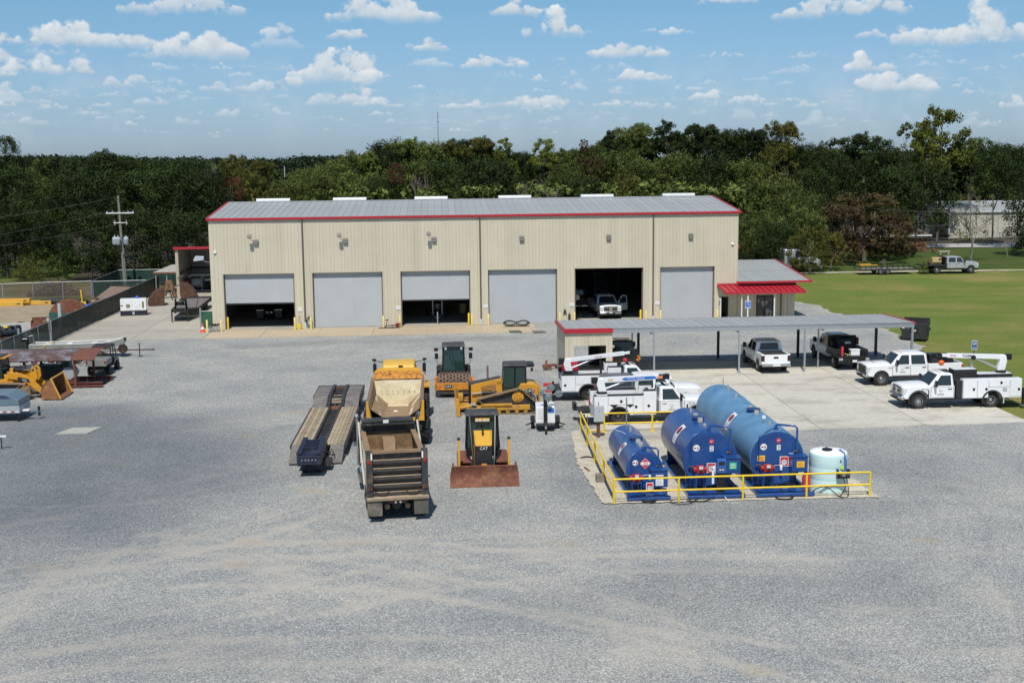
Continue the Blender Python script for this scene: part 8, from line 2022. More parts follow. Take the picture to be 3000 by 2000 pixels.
# enclosed grey trailer at the frame edge
t=thing('enclosed_trailer','blue grey equipment trailer with red and white safety tape','trailer',(-6.6,-36.3,0))
bg=M('trailer_blue_grey',(.13,.19,.23),.45,var=.06,dirt=(.2,.22,.22),dirt_amt=.2)
MB().prism([(-3.0,.95),(-3.0,1.62),(1.6,1.62),(2.15,1.25),(2.2,.95)],'y',-.95,.95).build('upper_body',bg,t,bevel=.03)
MB().box(-3.0,2.2,-.96,.96,.50,.93).build('lower_body',M('trailer_silver',(.36,.39,.41),.45,var=.06),t,bevel=.02)
MB().prism([(-.8,1.40),(-.8,1.56),(1.4,1.56),(1.75,1.36)],'y',-.962,-.953).build('name_panel',M('panel_navy',(.04,.055,.11),.5),t)
for k in range(5):MB().box(-.6+k*.28,-.5+k*.28,-.968,-.964,1.45,1.53).build('print_line',grey_box,t)
for k in range(11):MB().box(-2.9+k*.46,-2.67+k*.46,-.97,-.962,.56,.62).build('safety_tape',lamp_red,t);MB().box(-2.67+k*.46,-2.44+k*.46,-.97,-.962,.56,.62).build('safety_tape',print_white,t)
MB().cyl((.9,-.97,.74),(.9,-.962,.74),.06,n=14).build('filler_cap',black,t)
MB().box(2.0,2.12,-.9,-.78,.02,.5).build('jack_leg',black,t);MB().beam((2.1,-.5,.45),(3.3,-.2,.48),.09).build('tow_bar',bg,t);MB().box(3.0,3.12,-.30,-.18,.2,.75).build('tow_jack',black,t)
MB().box(2.2,2.6,-.6,-.3,.55,.62).build('reflector',print_white,t)
for s in(-1,1):wheel(t,-1.8,s*.88,.34,.22,rim_steel,s)
tp=thing('marker_stand','small dark stand with a white topped arm at the left edge','stand',(-3.15,-44.0,0))
b=MB();b.beam((0,0,0),(0,0,.62),.05).beam((-.2,-.05,0),(-.2,-.05,.7),.04).beam((-.3,0,.6),(.1,0,.62),.05);b.build('legs',dark_steel,tp);MB().box(-.05,.28,-.06,.06,.62,.70).build('white_arm',print_white,tp)

# ---------------------------------------------------------------- left yard
g=thing('generator','white skid generator with dark base on the concrete yard','generator',(-9.65,11.75,.02),.16)
MB().box(-1.2,1.2,-.5,.5,0,.48).build('base_tank',M('base_navy',(.015,.018,.03),.5),g,bevel=.02);bo=MB().box(-1.2,1.2,-.52,.52,.49,1.62).build('canopy',white,g,bevel=.03)
for(x0,x1)in((-.82,-.12),(.06,.70)):MB().box(x0,x1,-.535,-.522,.56,1.5).build('door',white,bo,bevel=.006)
MB().box(-.66,-.3,-.545,-.537,.78,1.12).build('control_window',M('panel_khaki',(.22,.21,.13),.4),bo);MB().box(.82,.98,-.53,-.521,.72,1.34).build('louvre',M('louvre_brown',(.12,.10,.05),.7),bo)
for x in(-.16,.55):MB().box(x,x+.07,-.548,-.537,.95,1.02).build('latch',black,bo)
MB().box(-1.18,-.92,-.53,-.521,.95,1.03).build('number_label',print_black,bo);MB().box(.15,.40,-.545,-.537,.80,.84).build('brand_label',grey_box,bo);MB().box(-.12,.08,-.51,-.501,.12,.38).build('data_plate',grey_box,g)
MB().lathe([(.14,0),(.14,.16),(.12,.20),(.01,.2)],(.35,.1,1.63),'z',14).build('blue_cap',print_blue,bo)
for x in(-1.22,1.14):MB().box(x,x+.08,-.53,.53,-.0,.52).build('skid_end',black,g)
ft=thing('gooseneck_trailer','black gooseneck flat trailer with worn plank deck','trailer',(-4.1,5.6,.02),.04)
for k in range(8):MB().box(-1.15+k*.29,-.88+k*.29,4.2,12.3,.80,.86).build('deck_plank',wood_grey,ft)
b=MB()
for s in(-1.2,1.2):b.box(s-.06,s+.06,3.9,12.4,.62,.9)
for k in range(12):b.box(-1.14,1.14,4.2+k*.7,4.28+k*.7,.66,.795)
b.build('deck_frame',black_matte,ft)
MB().loft([[(-1.2,3.9,.62),(1.2,3.9,.62),(1.2,3.9,.9),(-1.2,3.9,.9)],[(-1.15,3.2,.62),(1.15,3.2,.62),(1.15,3.2,.9),(-1.15,3.2,.9)],[(-.7,.3,.9),(.7,.3,.9),(.7,.3,1.15),(-.7,.3,1.15)]]).build('neck_plate',black_matte,ft)
b=MB()
for s in(-1,1):b.beam((s*.55,1.4,.7),(s*.45,1.2,2.0),.14).beam((s*.45,1.2,2.0),(s*.2,-.3,2.1),.16)
b.beam((-.5,1.3,1.5),(.5,1.3,1.5),.12);b.build('gooseneck',black,ft)
for s in(-1,1):MB().box(s*.7-.05,s*.7+.05,.3,.4,.0,1.2).build('landing_leg',black,ft)
sw=wheel(ft,0,0,.38,.22,rim_dark,1);sw.rotation_euler=(PI/2,0,0);sw.location=(.0,.8,1.72)
for y in(9.0,10.1):
    for s in(-1,1):w_=wheel(ft,0,0,.38,.24,rim_dark,s);w_.rotation_euler=(0,0,-s*PI/2);w_.location=(s*1.0,y,.38)
MB().beam((.95,4.1,.86),(1.2,4.3,2.0),.05).build('chain_post',rust_dark,ft);MB().box(-1.2,1.2,12.3,12.5,.5,1.0).build('ramp_end',black_matte,ft)
def clam(x,y,rz,s,label,upright=False):
    c=thing('clamshell_bucket',label,'bucket',(x,y,.02),rz)
    p=[(0,0)]+[(math.cos(RAD(a))*1.35*s,math.sin(RAD(a))*1.45*s)for a in range(0,91,10)]
    MB().prism(p,'y',-.75*s,.75*s).build('shell',rust_dark,c,bevel=.02,smooth=30)
    for q in(-1,1):MB().prism([(a*1.02,b_*1.02)for a,b_ in p],'y',q*.76*s-.02,q*.76*s+.02).build('side_plate',rust_dark,c)
    b=MB();b.tube([(0,0,1.4*s),(-.2*s,0,1.9*s),(.3*s,0,2.05*s)],.07,6);b.tube([(.0,.3*s,1.3*s),(-.55*s,.2*s,1.1*s),(-.75*s,.1*s,.4*s)],.06,6);b.build('linkage',dark_steel,c)
    return c
clam(-8.55,19.9,PI+.3,1.15,'rusty clam bucket half leaning left of the gooseneck trailer')
clam(-7.7,24.3,.15,1.25,'rusty clam bucket half right behind the gooseneck trailer')
gr=thing('grapple','rusty brown grapple head standing between the clam bucket halves','grapple',(-9.3,26.2,.02))
b=MB();b.prism([(-.75,.2),(-.5,1.3),(-.3,1.9),(.3,1.9),(.5,1.3),(.75,.2),(.4,.2),(.2,.9),(-.2,.9),(-.4,.2)],'y',-.3,.3);b.build('body',M('grapple_brown',(.20,.11,.05),.8,var=.3),gr,bevel=.04);MB().cyl((0,-.34,1.45),(0,.34,1.45),.14,n=14).build('pin',chrome,gr)
sk=thing('tank_skid','white framed skid with white tank inside the open shed','skid',(-7.35,33.9,.02))
b=MB()
for x in(-1.3,.2,1.6):
    for y in(-.6,.6):b.beam((x,y,0),(x,y,1.75),.07)
for y in(-.6,.6):
    for z in(.06,1.75):b.beam((-1.3,y,z),(1.6,y,z),.08)
b.beam((-1.3,-.6,.3),(-.7,-.6,1.0),.06);b.beam((-1.3,-.6,1.4),(-.9,-.6,1.75),.06);b.build('frame',white_dull,sk)
MB().lathe([(.45,-.6),(.55,-.5),(.55,.5),(.45,.6),(.01,.62)],(-.45,0,.85),'x',20).build('tank',M('tank_translucent',(.52,.56,.60),.5),sk,smooth=40);MB().box(.45,1.4,-.4,.4,.2,1.2).build('pump_engine',black_matte,sk,bevel=.05);MB().box(.5,1.2,-.42,-.1,1.1,1.3).build('white_cover',white_dull,sk)
MB().box(-1.3,1.6,-.55,.55,.1,.16).build('floor',dark_steel,sk)
dd=thing('drum_stack','dark oil drum with red and white label in the open shed corner','drum',(-8.35,31.0,.02))
MB().lathe([(.29,0),(.30,.02),(.30,.28),(.31,.30),(.30,.32),(.30,.86),(.29,.88),(.01,.88)],(0,0,0),'z',20).build('lower_drum',M('drum_green_black',(.012,.02,.016),.5),dd,smooth=40);MB().lathe([(.27,.89),(.28,.91),(.28,1.55),(.2,1.65),(.1,1.8),(.01,1.8)],(0,0,0),'z',20).build('upper_drum',black,dd,smooth=40);MB().box(-.2,.2,-.30,-.285,1.0,1.35).build('label',print_red,dd);MB().box(-.17,.17,-.306,-.301,1.04,1.18).build('label_white',print_white,dd)

# ---------------------------------------------------------------- fences
screen=mesh_screen_mat('privacy_screen',(.012,.045,.033),.93)
screen_b=mesh_screen_mat('old_screen',(.022,.030,.024),.96)
wire=mesh_screen_mat('chain_link',(.28,.29,.29),.10)
def fence(name,label,pts,h,post_every,fabric,fname,rail=True,pr=.035,top=True):
    o=thing(name,label,'fence',(pts[0][0],pts[0][1],0));ox,oy=pts[0][:2]
    for a,b in zip(pts[:-1],pts[1:]):
        a=Vector((a[0]-ox,a[1]-oy,0));b=Vector((b[0]-ox,b[1]-oy,0));n=max(1,round((b-a).length/post_every))
        for i in range(n+1):
            if i==n and b is not None and(b.x+ox,b.y+oy)!=tuple(pts[-1][:2]):continue
            p=a.lerp(b,i/n);q=pr*(1.6 if i in(0,n)else 1)
            MB().cyl((p.x,p.y,0),(p.x,p.y,h+.05),q,n=8).build('fence_post',steel,o,smooth=50)
        if top:MB().cyl((a.x,a.y,h),(b.x,b.y,h),.022,n=6).build('top_rail',steel,o)
        for i in range(n):
            p=a.lerp(b,i/n);q=a.lerp(b,(i+1)/n);nn=Vector((-(b-a).y,(b-a).x,0)).normalized()*-.05
            MB().add([(p.x+nn.x,p.y+nn.y,.05),(q.x+nn.x,q.y+nn.y,.05),(q.x+nn.x,q.y+nn.y,h-.02),(p.x+nn.x,p.y+nn.y,h-.02)],[(0,1,2,3)]).build(fname,fabric,o,fix=False)
    return o
fence('screened_fence','long dark green screened fence along the concrete yard',[(-12.2,-5.6),(-11.95,13),(-12.05,33.5)],1.8,2.45,screen_b,'screen_panel')
fence('screened_fence','green screened fence stretch sloping out of view at the left edge',[(-12.3,-5.8),(-12.5,-22)],1.75,2.7,screen,'screen_panel')
fence('screened_fence','green screened fence run behind the utility pole',[(-18.2,28.5),(-18.6,41.8),(-11.8,41.8)],1.8,2.4,screen,'screen_panel')
fence('screened_fence','short green fence return in front of the utility pole',[(-18.0,28.4),(-12.4,29.0)],1.75,1.9,mesh_screen_mat('thin_screen',(.02,.05,.04),.7),'screen_panel')
fence('chain_link_fence','silver chain link fence in front of the brush heap',[(-45,24.8),(-27.2,27.0),(-18.1,28.5)],1.8,3.3,wire,'wire_panel',pr=.045)
for(x,y,l)in((-12.45,-5.4,'thick grey gate post at the near end of the screened fence'),):
    o=MB().cyl((0,0,0),(0,0,2.0),.085,n=12).cyl((0,0,1.75),(0,0,2.02),.13,n=12).build('gate_post',grey_box,label=l,cat='post',smooth=40);o.location=(x,y,0)
gp=fence('screened_gate','small green screened gate panel beside the workshop corner',[(-1.3,1.2),(-.25,1.2)],1.55,1.05,mesh_screen_mat('gate_screen',(.006,.085,.045),.95),'screen_panel',pr=.03)
MB().cyl((0,-.05,0),(0,-.05,1.85),.085,n=10).build('gate_post',steel,gp,smooth=40)
hr=thing('hand_rail','grey angled pipe rail between the boat and the left fence','hand rail',(-13.0,-11.0,0))
b=MB();b.tube([(-1.6,-1.6,.8),(.3,0,1.35),(.3,0,0)],.035,6);b.tube([(-.2,-1.2,0),(-.2,-1.2,1.1),(1.35,-.9,1.5),(1.5,-.9,0)],.035,6);b.build('rail',steel,hr)

# ---------------------------------------------------------------- scrap yard behind the fence
def put(o,x,y,z=0,rz=0):o.location=(x,y,z);o.rotation_euler=(0,0,rz);return o
put(MB().prism([(math.cos(RAD(a))*1.9,math.sin(RAD(a))*1.75)for a in range(0,181,12)],'y',-.25,.25).build('dished_plate',rust,label='rusty half round tank end standing on the dirt',cat='tank end',bevel=.05,smooth=30),-15.6,11.2)
for(x,y,rz,L,z,lab)in((-24.8,21.9,.02,4.2,.30,'upper yellow steel beam on the stack at the left edge'),(-25.2,21.6,.05,3.8,0,'lower yellow steel beam under the stack at the left edge'),(-22.6,22.2,.06,3.9,.02,'yellow steel beam with bolt holes lying right of the stack')):
    b=thing('yellow_beam',lab,'steel beam',(x,y,z),rz,'yellow steel beams on the dirt');MB().box(-L/2,L/2,-.3,.3,.0,.42).build('beam',yellow_s,b,bevel=.02)
    for q in(-1,1):MB().box(q*(L/2-.45)-.16,q*(L/2-.45)+.16,-.31,-.302,.16,.28).build('bolt_hole',dark_steel,b)
put(MB().tube([(-2.2,0,.28),(-1,.15,.34),(.5,.05,.30),(1.8,-.1,.26),(2.3,-.1,.2)],[.2,.3,.32,.28,.15],10).build('silt_roll',M('silt_black',(.018,.026,.032),.7,var=.3),label='long black fabric roll right of the yellow beams',cat='fabric roll',smooth=50),-19.6,22.2)
put(MB().tube([(math.cos(a)*1.05,math.sin(a)*.7,.5+.16*math.sin(a))for a in[i/14*2*PI for i in range(13)]],.07,7).build('yellow_hoop',print_yellow,label='curved yellow pipe hoop on the scrap heap',cat='pipe',smooth=50),-16.9,17.6)
put(MB().tube([(0,0,0),(-.15,0,2.1)],.07,8).build('yellow_post',print_yellow,label='tall yellow pipe leaning up behind the screened fence',cat='pipe',smooth=50),-15.7,16.2)
rr=random.Random(12)
def scrap(name,label,x,y,n,sx,sy,sz,mt_,cat):
    b=MB()
    for i in range(n):
        p=Vector((rr.uniform(-sx,sx),rr.uniform(-sy,sy),rr.uniform(.05,sz)));b.beam(p,p+Vector((rr.uniform(-1,1),rr.uniform(-1,1),rr.uniform(-.2,.3)))*rr.uniform(.3,.9),rr.uniform(.05,.18))
    put(b.build(name,mt_,label=label,cat=cat),x,y);return b
scrap('scrap_pile','dark tangle of hoses beside the yellow hoop',-15.6,18.6,30,1.2,.8,.9,black_matte,'scrap pile')
scrap('scrap_pile','rusty bars and frames right of the half round tank end',-14.3,12.2,22,1.2,.7,.6,rust,'scrap pile')
scrap('scrap_pile','mixed dark scrap just behind the middle of the screened fence',-13.6,9.2,22,.8,.8,.6,dark_steel,'scrap pile')
for i,(x,y,nm,mt_,cat)in enumerate(((-7.6,-21.2,'tangle of rusty bars behind the rusty canopy',rust,'scrap pile'),(-9.5,-17.5,'dark stack of frames between the boat and the canopy',dark_steel,'scrap pile'),(-6.6,-17.4,'brown heap of pipe beside the grey buggy',rust_dark,'scrap pile'))):
    scrap('scrap_pile',nm,x,y,34,1.7,.8,1.1,mt_,cat)
put(MB().box(-.6,.6,-.5,.5,.2,.7).build('blue_bin',print_blue,label='small blue bin on the scrap heap',cat='bin',bevel=.04),-15.5,15.4)
put(MB().add([(-1.6,-1.2,.3),(1.6,-1.0,.3),(1.5,1.4,1.2),(-.6,1.6,1.3),(-1.6,-1.2,0),(1.6,-1,0),(1.5,1.4,0),(-.6,1.6,0)],[(0,1,2,3),(0,4,5,1),(1,5,6,2),(2,6,7,3),(3,7,4,0)]).build('steel_hopper',M('plate_brown',(.19,.13,.10),.8,var=.2),label='sloping brown steel plate hopper near the green fence return',cat='hopper'),-15.2,25.8)
rb=thing('rust_crate','open rusty crate of scrap left of the near fence post','crate',(-15.2,1.4,0),.2)
b=MB();b.box(-.8,.8,-.6,-.54,0,.9);b.box(-.8,.8,.54,.6,0,1.2);b.box(-.8,-.74,-.54,.54,0,1.0);b.box(.74,.8,-.54,.54,0,1.0);b.box(-.74,.74,-.54,.54,.05,.1);b.build('crate',rust,rb)
b=MB();
for i in range(26):p=Vector((rr.uniform(-.6,.6),rr.uniform(-.4,.4),rr.uniform(.2,.9)));b.beam(p,p+Vector((rr.uniform(-.4,.4),rr.uniform(-.4,.4),.1)),.08)
b.build('scrap',M('scrap_tan',(.30,.22,.10),.8,var=.4),rb)
put(MB().cyl((0,0,0),(0,0,2.3),.17,n=14).build('steel_pipe',grey_box,label='upright grey steel pipe beside the rusty crate',cat='pipe',smooth=50),-13.9,2.6)
put(MB().add([(-1.0,0,.0),(1.4,.2,0),(1.4,.2,1.15),(-1.0,0,1.35),(-1,.1,0),(1.4,.3,0),(1.4,.3,1.15),(-1,.1,1.35)],[(0,1,2,3),(7,6,5,4),(2,6,7,3)]).build('green_tarp',M('tarp_green',(.02,.10,.075),.7,var=.25),label='green tarp hung behind the near fence post',cat='tarp'),-14.3,4.0)
ct=thing('rope_drum','dark drum machine with rope on the gravel at the left edge','winch',(-16.2,-3.4,0),.5)
MB().cyl((-.8,0,.75),(.8,0,.75),.42,n=18).build('drum',M('tarp_navy',(.02,.03,.05),.6),ct,smooth=40);MB().box(-.9,.9,-.5,.5,.1,.3).build('frame',rust_dark,ct);MB().cyl((-.95,0,.75),(-.8,0,.75),.55,n=16).build('flange',black,ct)
for k in range(3):MB().box(-.6+k*.5,-.3+k*.5,-.5,.1,1.05,1.2).build('rag',safety_y if k==0 else black,ct,bevel=.04)
put(MB().cyl((0,0,0),(0,0,1.2),.09,n=10).build('steel_pipe',steel,label='short grey steel pipe in front of the dark drum machine',cat='pipe'),-14.9,-5.4)

# ---------------------------------------------------------------- utility pole and wires
up=thing('utility_pole','wooden utility pole with cross arm and three grey transformers','utility pole',(-17.15,38.7,0))
MB().tube([(0,0,0),(-.08,0,5.5),(-.18,0,10.75)],[.19,.165,.13],12).build('pole',M('pole_wood',(.22,.20,.17),.95,var=.2,scale=3),up,smooth=50)
MB().box(-1.65,1.55,-.22,-.10,8.66,8.80).build('cross_arm',white_dull,up);MB().box(-.85,.75,-.22,-.12,7.55,7.65).build('lower_arm',white_dull,up)
ins=MB()
for x in(-1.5,-.9,.9,1.45):ins.lathe([(.03,8.8),(.07,8.84),(.05,8.92),(.06,8.96),(.01,9.0)],(x,-.16,0),'z',8)
for x in(-.7,.65):ins.lathe([(.04,7.3),(.07,7.4),(.05,7.5),(.05,7.9)],(x,-.2,0),'z',8)
ins.build('insulators',M('porcelain',(.45,.42,.40),.3),up)
for(x,y)in((-.78,-.25),(-.35,-.5),(.52,-.3)):
    tr=MB().lathe([(.24,5.05),(.27,5.1),(.27,5.85),(.24,5.92),(.08,5.98),(.01,5.98)],(x,y,0),'z',18).build('transformer',M('transformer_grey',(.46,.52,.56),.45,var=.06),up,smooth=40)
    MB().cyl((x,y,5.95),(x,y,6.2),.05,n=8).build('bushing',grey_box,tr)
    for k in range(7):MB().box(x-.23+k*.07,x-.20+k*.07,y-.33,y-.25,5.2,5.75).build('cooling_fin',M('transformer_grey',(.46,.52,.56)),tr)
MB().cyl((.24,-.12,0),(.12,-.12,4.7),.055,n=8).build('riser_pipe',alu,up);MB().box(.05,.6,-.35,-.15,3.7,3.95).build('meter_rack',dark_steel,up);MB().cyl((.0,-.2,10.2),(.0,-.2,10.6),.05,n=8).build('cutout',dark_steel,up)
dv=MB();dv.tube([(-.1,-.15,10.4),(.3,-.4,8.0),(.5,-.4,6.2)],.012,4);dv.tube([(.4,-.2,8.6),(.65,-.4,7.4),(.55,-.35,6.2)],.012,4);dv.build('drop_wire',black,up)
def span(label,p,q,sag,r=.008):
    p=Vector(p);q=Vector(q);pts=[p.lerp(q,i/14)-Vector((0,0,sag*4*(i/14)*(1-i/14)))for i in range(15)]
    o=MB().tube([x-p for x in pts],r,4).build('power_line',M('wire_grey',(.16,.16,.15),.6),label=label,cat='power line',group='overhead wires');o.location=p
span('highest overhead wire running left from the pole top',(-17.3,38.6,10.6),(-42,32,7.6),.5)
span('middle overhead wire running left from the cross arm',(-18.6,38.6,8.9),(-42,31,5.4),.6)
span('lowest overhead wire running left from the lower arm',(-17.9,38.6,7.4),(-42,30,4.3),.5)
pa=at(2375,591,70);pb=at(2990,622,60);span('highest overhead wire crossing the brown tree at right',pa,pb,.6,.014)
pa=at(2500,642,66);pb=at(2780,660,60);span('middle overhead wire crossing the brown tree at right',pa,pb,.3,.014)
pa=at(2480,690,62);pb=at(3010,692,56);span('lowest overhead wire in front of the brick house',pa,pb,.3,.014)
pm=at(1284,412,420);mz_=at(1284,330,420)
rm=thing('radio_mast','slender radio mast on the skyline above the hump of trees','mast',(pm.x,420,0));b=MB();b.beam((0,0,0),(0,0,mz_.z),.32)
for k in range(18):b.box(-.3,.3,-.3,.3,3+k*2.2,3.15+k*2.2)
b.build('mast',M('mast_grey',(.20,.23,.27),.6),rm);MB().box(-.8,.8,-.1,.1,mz_.z-4,mz_.z-3.6).build('antenna',grey_box,rm);MB().box(-.5,.5,-.1,.1,mz_.z-.4,mz_.z).build('antenna',grey_box,rm)
pp_=at(834,510,150);o=MB().box(-.09,.09,-.09,.09,0,14.6).build('white_pole',grey_box,label='distant white pole standing in the gap of the woods',cat='pole');o.location=(pp_.x,150,0);o.scale=(.8,1,(at(834,487,150).z)/14.6)

# ---------------------------------------------------------------- small things in front of the workshop
BOL=[(-.30,-1.35,'pale yellow bollard between the traffic cone and the pallet'),(.86,-1.1,'pale yellow bollard right of the wire pallet'),(1.2,.35,'yellow bollard just inside the left jamb of the first bay'),(7.16,-.75,'pale yellow bollard beside the yellow bucket'),(8.55,-.75,'pale yellow bollard beside the coiled blue hose'),(14.86,-.7,'pale yellow bollard behind the folded jack stand frame'),(16.3,-.75,'pale yellow bollard beside the red fuel can'),(22.36,.1,'yellow bollard inside the right jamb of the third bay'),(22.62,-.7,'pale yellow bollard right of the third bay'),(24.08,-.7,'pale yellow bollard left of the closed fourth door'),(30.4,-.7,'pale yellow bollard right of the closed fourth door'),(31.7,-.6,'pale yellow bollard left of the open fifth bay'),(37.72,.1,'yellow bollard inside the right jamb of the fifth bay'),(38.1,-.6,'pale yellow bollard right of the open fifth bay'),(39.4,-.6,'pale yellow bollard left of the narrow sixth door'),(44.5,-.6,'pale yellow bollard left of the white side door')]
for i,(x,y,l)in enumerate(BOL):
    o=MB().lathe([(.085,0),(.085,1.02),(.06,1.07),(.01,1.08)],(0,0,0),'z',12).build('bollard',safety_y if l.startswith('yellow')else pale_y,label=l,cat='bollard',group='bollards beside the roll up doors',smooth=50);o.location=(x,y,.02)
cn=thing('traffic_cone','orange traffic cone with white band at the yard corner','traffic cone',(-.72,-1.2,.02))
MB().lathe([(.20,.04),(.155,.26)],(0,0,0),'z',16).build('cone_base',M('cone_orange',(.75,.09,.03),.5),cn,smooth=40);MB().lathe([(.154,.26),(.108,.46)],(0,0,0),'z',16).build('white_band',print_white,cn,smooth=40);MB().lathe([(.107,.46),(.035,.74),(.01,.745)],(0,0,0),'z',16).build('cone_tip',M('cone_orange',(.75,.09,.03)),cn,smooth=40);MB().box(-.24,.24,-.24,.24,0,.04).build('foot',M('cone_orange',(.75,.09,.03)),cn)
pl=thing('wire_pallet','grey wire crate with black scrap on top by the first bay','crate',(.32,-.9,.02))
b=MB()
for z in(.05,.25,.45):
    for y in(-.32,.32):b.beam((-.45,y,z),(.45,y,z),.035)
    for x in(-.45,.45):b.beam((x,-.32,z),(x,.32,z),.035)
for x in(-.45,-.15,.15,.45):
    for y in(-.32,.32):b.beam((x,y,0),(x,y,.47),.03)
b.box(-.45,.45,-.32,.32,.10,.13);b.build('frame',steel,pl);b=MB()
for i in range(14):p=Vector((rr.uniform(-.35,.35),rr.uniform(-.25,.25),.5));b.beam(p,p+Vector((rr.uniform(-.3,.3),rr.uniform(-.2,.2),rr.uniform(0,.2))),.07)
b.build('scrap',black_matte,pl)
bk=thing('mop_bucket','yellow mop bucket with two handles beside the first bay','bucket',(7.5,-.55,.02));MB().loft([[(-.14,-.14,0),(.14,-.14,0),(.14,.14,0),(-.14,.14,0)],[(-.19,-.18,.45),(.19,-.18,.45),(.19,.18,.45),(-.19,.18,.45)]]).build('bucket',safety_y,bk,bevel=.03);MB().tube([(-.02,0,.4),(.02,.1,1.35)],.015,5).build('mop_handle',black,bk);MB().tube([(.08,0,.4),(.09,.1,1.2)],.015,5).build('mop_handle',black,bk)
hc_=thing('wall_hose','coiled blue hose hanging beside the second door','hose',(8.35,-.12,0));b=MB()
for k in range(4):b.tube([(.2*(1+k*.08)*math.cos(a),-.02*k,.62+.34*(1+k*.05)*math.sin(a))for a in[i/12*2*PI for i in range(13)]],.024,5)
b.build('coil',M('hose_navy',(.03,.05,.16),.5),hc_);MB().box(-.08,.08,.0,.06,.9,1.05).build('hook',black,hc_)
jk=thing('folded_frame','heap of folded black stand frames between the second and third doors','stand',(15.35,-.95,.02));b=MB()
for(p,q)in(((-.9,-.2,.05),(.9,.1,.05)),((-.3,-.3,.1),(-.3,.3,.1)),((-.2,-.2,.25),(1.0,-.1,.3)),((.2,.2,.1),(1.0,.25,.45)),((1.0,.25,.45),(.9,-.1,.3)),((-.25,0,.1),(-.15,0,.75)),((-.35,0,.7),(.0,0,.75)),((.3,-.25,.2),(.3,.3,.2)),((.8,-.25,.1),(.8,.3,.1))):b.beam(p,q,.06)
b.build('frame',black,jk);MB().box(.0,.5,-.2,.15,.12,.2).build('plate',alu,jk)
put(MB().box(-.15,.15,-.1,.1,0,.36).box(-.04,.04,-.03,.03,.36,.44).build('fuel_can',print_red,label='red fuel can left of the third bay',cat='fuel can',bevel=.03),16.05,-.45,.02)
rt=thing('rubber_track','loose black rubber track loop lying in front of the fourth door','rubber track',(26.5,-1.35,.02));n=34;lp=[]
for i in range(n):
    a=2*PI*i/n;x=1.05*math.cos(a);pinch=1-.75*math.exp(-(x/.42)**2)
    lp.append((x,.05*math.sin(a),.30+.27*math.sin(a)*pinch+(-.06 if math.sin(a)<0 else 0)*(1-pinch)))
b=MB();b.loft([[(x,y-.20,z)for x,y,z in lp],[(x,y+.20,z)for x,y,z in lp]],cap=False);b.build('belt',M('belt_black',(.035,.034,.030),.85,var=.3),rt,thick=.05)
b=MB()
for i in range(n):
    p,q=Vector(lp[i]),Vector(lp[(i+1)%n]);d_=(q-p).normalized();nn=Vector((d_.z,0,-d_.x));b.cbox((p+q)/2+nn*.03,(.07,.40,.05),d_.to_track_quat('X','Z').to_matrix())
b.build('belt_lugs',rubber,rt)
put(MB().prism([(-.55,-.42),(.50,-.42),(.32,.55),(-.62,.55)],'z',0,.035).build('floor_mat',M('mat_dark',(.10,.095,.085),.8,var=.2),label='dark square plate on the apron under the rubber track',cat='floor mat'),26.25,-4.75,.03)
put(MB().prism([(-.5,-.45),(.55,-.45),(.35,.5),(-.62,.5)],'z',0,.03).build('floor_mat',M('mat_grey',(.16,.155,.14),.8,var=.2),label='lighter square plate right of the dark one',cat='floor mat'),28.2,-5.0,.03)
for(x,z,l)in((30.9,1.05,'black tool hanging on the wall left of the fifth bay'),):
    b=MB();b.tube([(-.12,-.02,-.3),(-.06,-.05,.15),(0,-.05,.28),(.06,-.05,.15),(.14,-.02,-.25)],.03,5);b.cbox((0,-.05,0),(.16,.05,.2));put(b.build('wall_tool',black,label=l,cat='tool'),x,-.05,z)
put(MB().box(-.11,.11,-.1,.1,0,.85).box(-.05,.05,-.05,.05,.85,1.0).build('pump_post',rust_dark,label='short rusty pump post beside the fifth bay',cat='post'),31.25,-.6,.02)
put(MB().lathe([(.1,0),(.12,.2),(.05,.3),(.01,.32)],(0,0,0),'z',10).build('lamp_globe',white_dull,label='small pale globe on the ground left of the fifth bay',cat='globe'),30.75,-.7,.02)
red=MB()
for(p,q)in(((-.5,0,.2),(.5,.1,.25)),((-.3,-.2,.1),(-.2,.3,.5)),((.1,-.3,.1),(-.5,-.4,.2)),((.4,.2,.1),(1.0,.3,.2))):red.beam(p,q,.16)
put(red.build('scrap_casting',rust,label='rusty red casting lying left of the tan shed',cat='scrap metal'),27.4,-23.4,.02)
hs=thing('parking_sign','blue wheelchair parking sign on a white post by the entrance','sign',(46.9,-1.95,0));MB().box(-.05,.05,-.04,.04,0,2.6).build('post',white,hs)
pn=MB().box(-.25,.25,-.062,-.045,1.27,2.0).build('panel',print_white,hs,bevel=.01);MB().box(-.225,.225,-.068,-.063,1.295,1.975).build('field',print_blue,pn)
b=MB();b.cyl((.0,-.075,1.83),(.0,-.07,1.83),.04,n=10);b.box(-.02,.02,-.075,-.07,1.62,1.8);b.box(-.02,.11,-.075,-.07,1.62,1.655);b.beam((.1,-.072,1.65),(.15,-.072,1.52),.03,.005)
for i in range(9):a0,a1=RAD(130+i*25),RAD(130+(i+1)*25);b.beam((.02+.12*math.cos(a0),-.072,1.58+.12*math.sin(a0)),(.02+.12*math.cos(a1),-.072,1.58+.12*math.sin(a1)),.025,.005)
b.build('wheelchair_symbol',print_white,pn);b=MB();b.box(-.18,.18,-.074,-.069,1.90,1.94);b.box(-.16,.16,-.074,-.069,1.33,1.36);b.box(-.16,.16,-.074,-.069,1.38,1.41);b.build('print_line',print_white,pn)
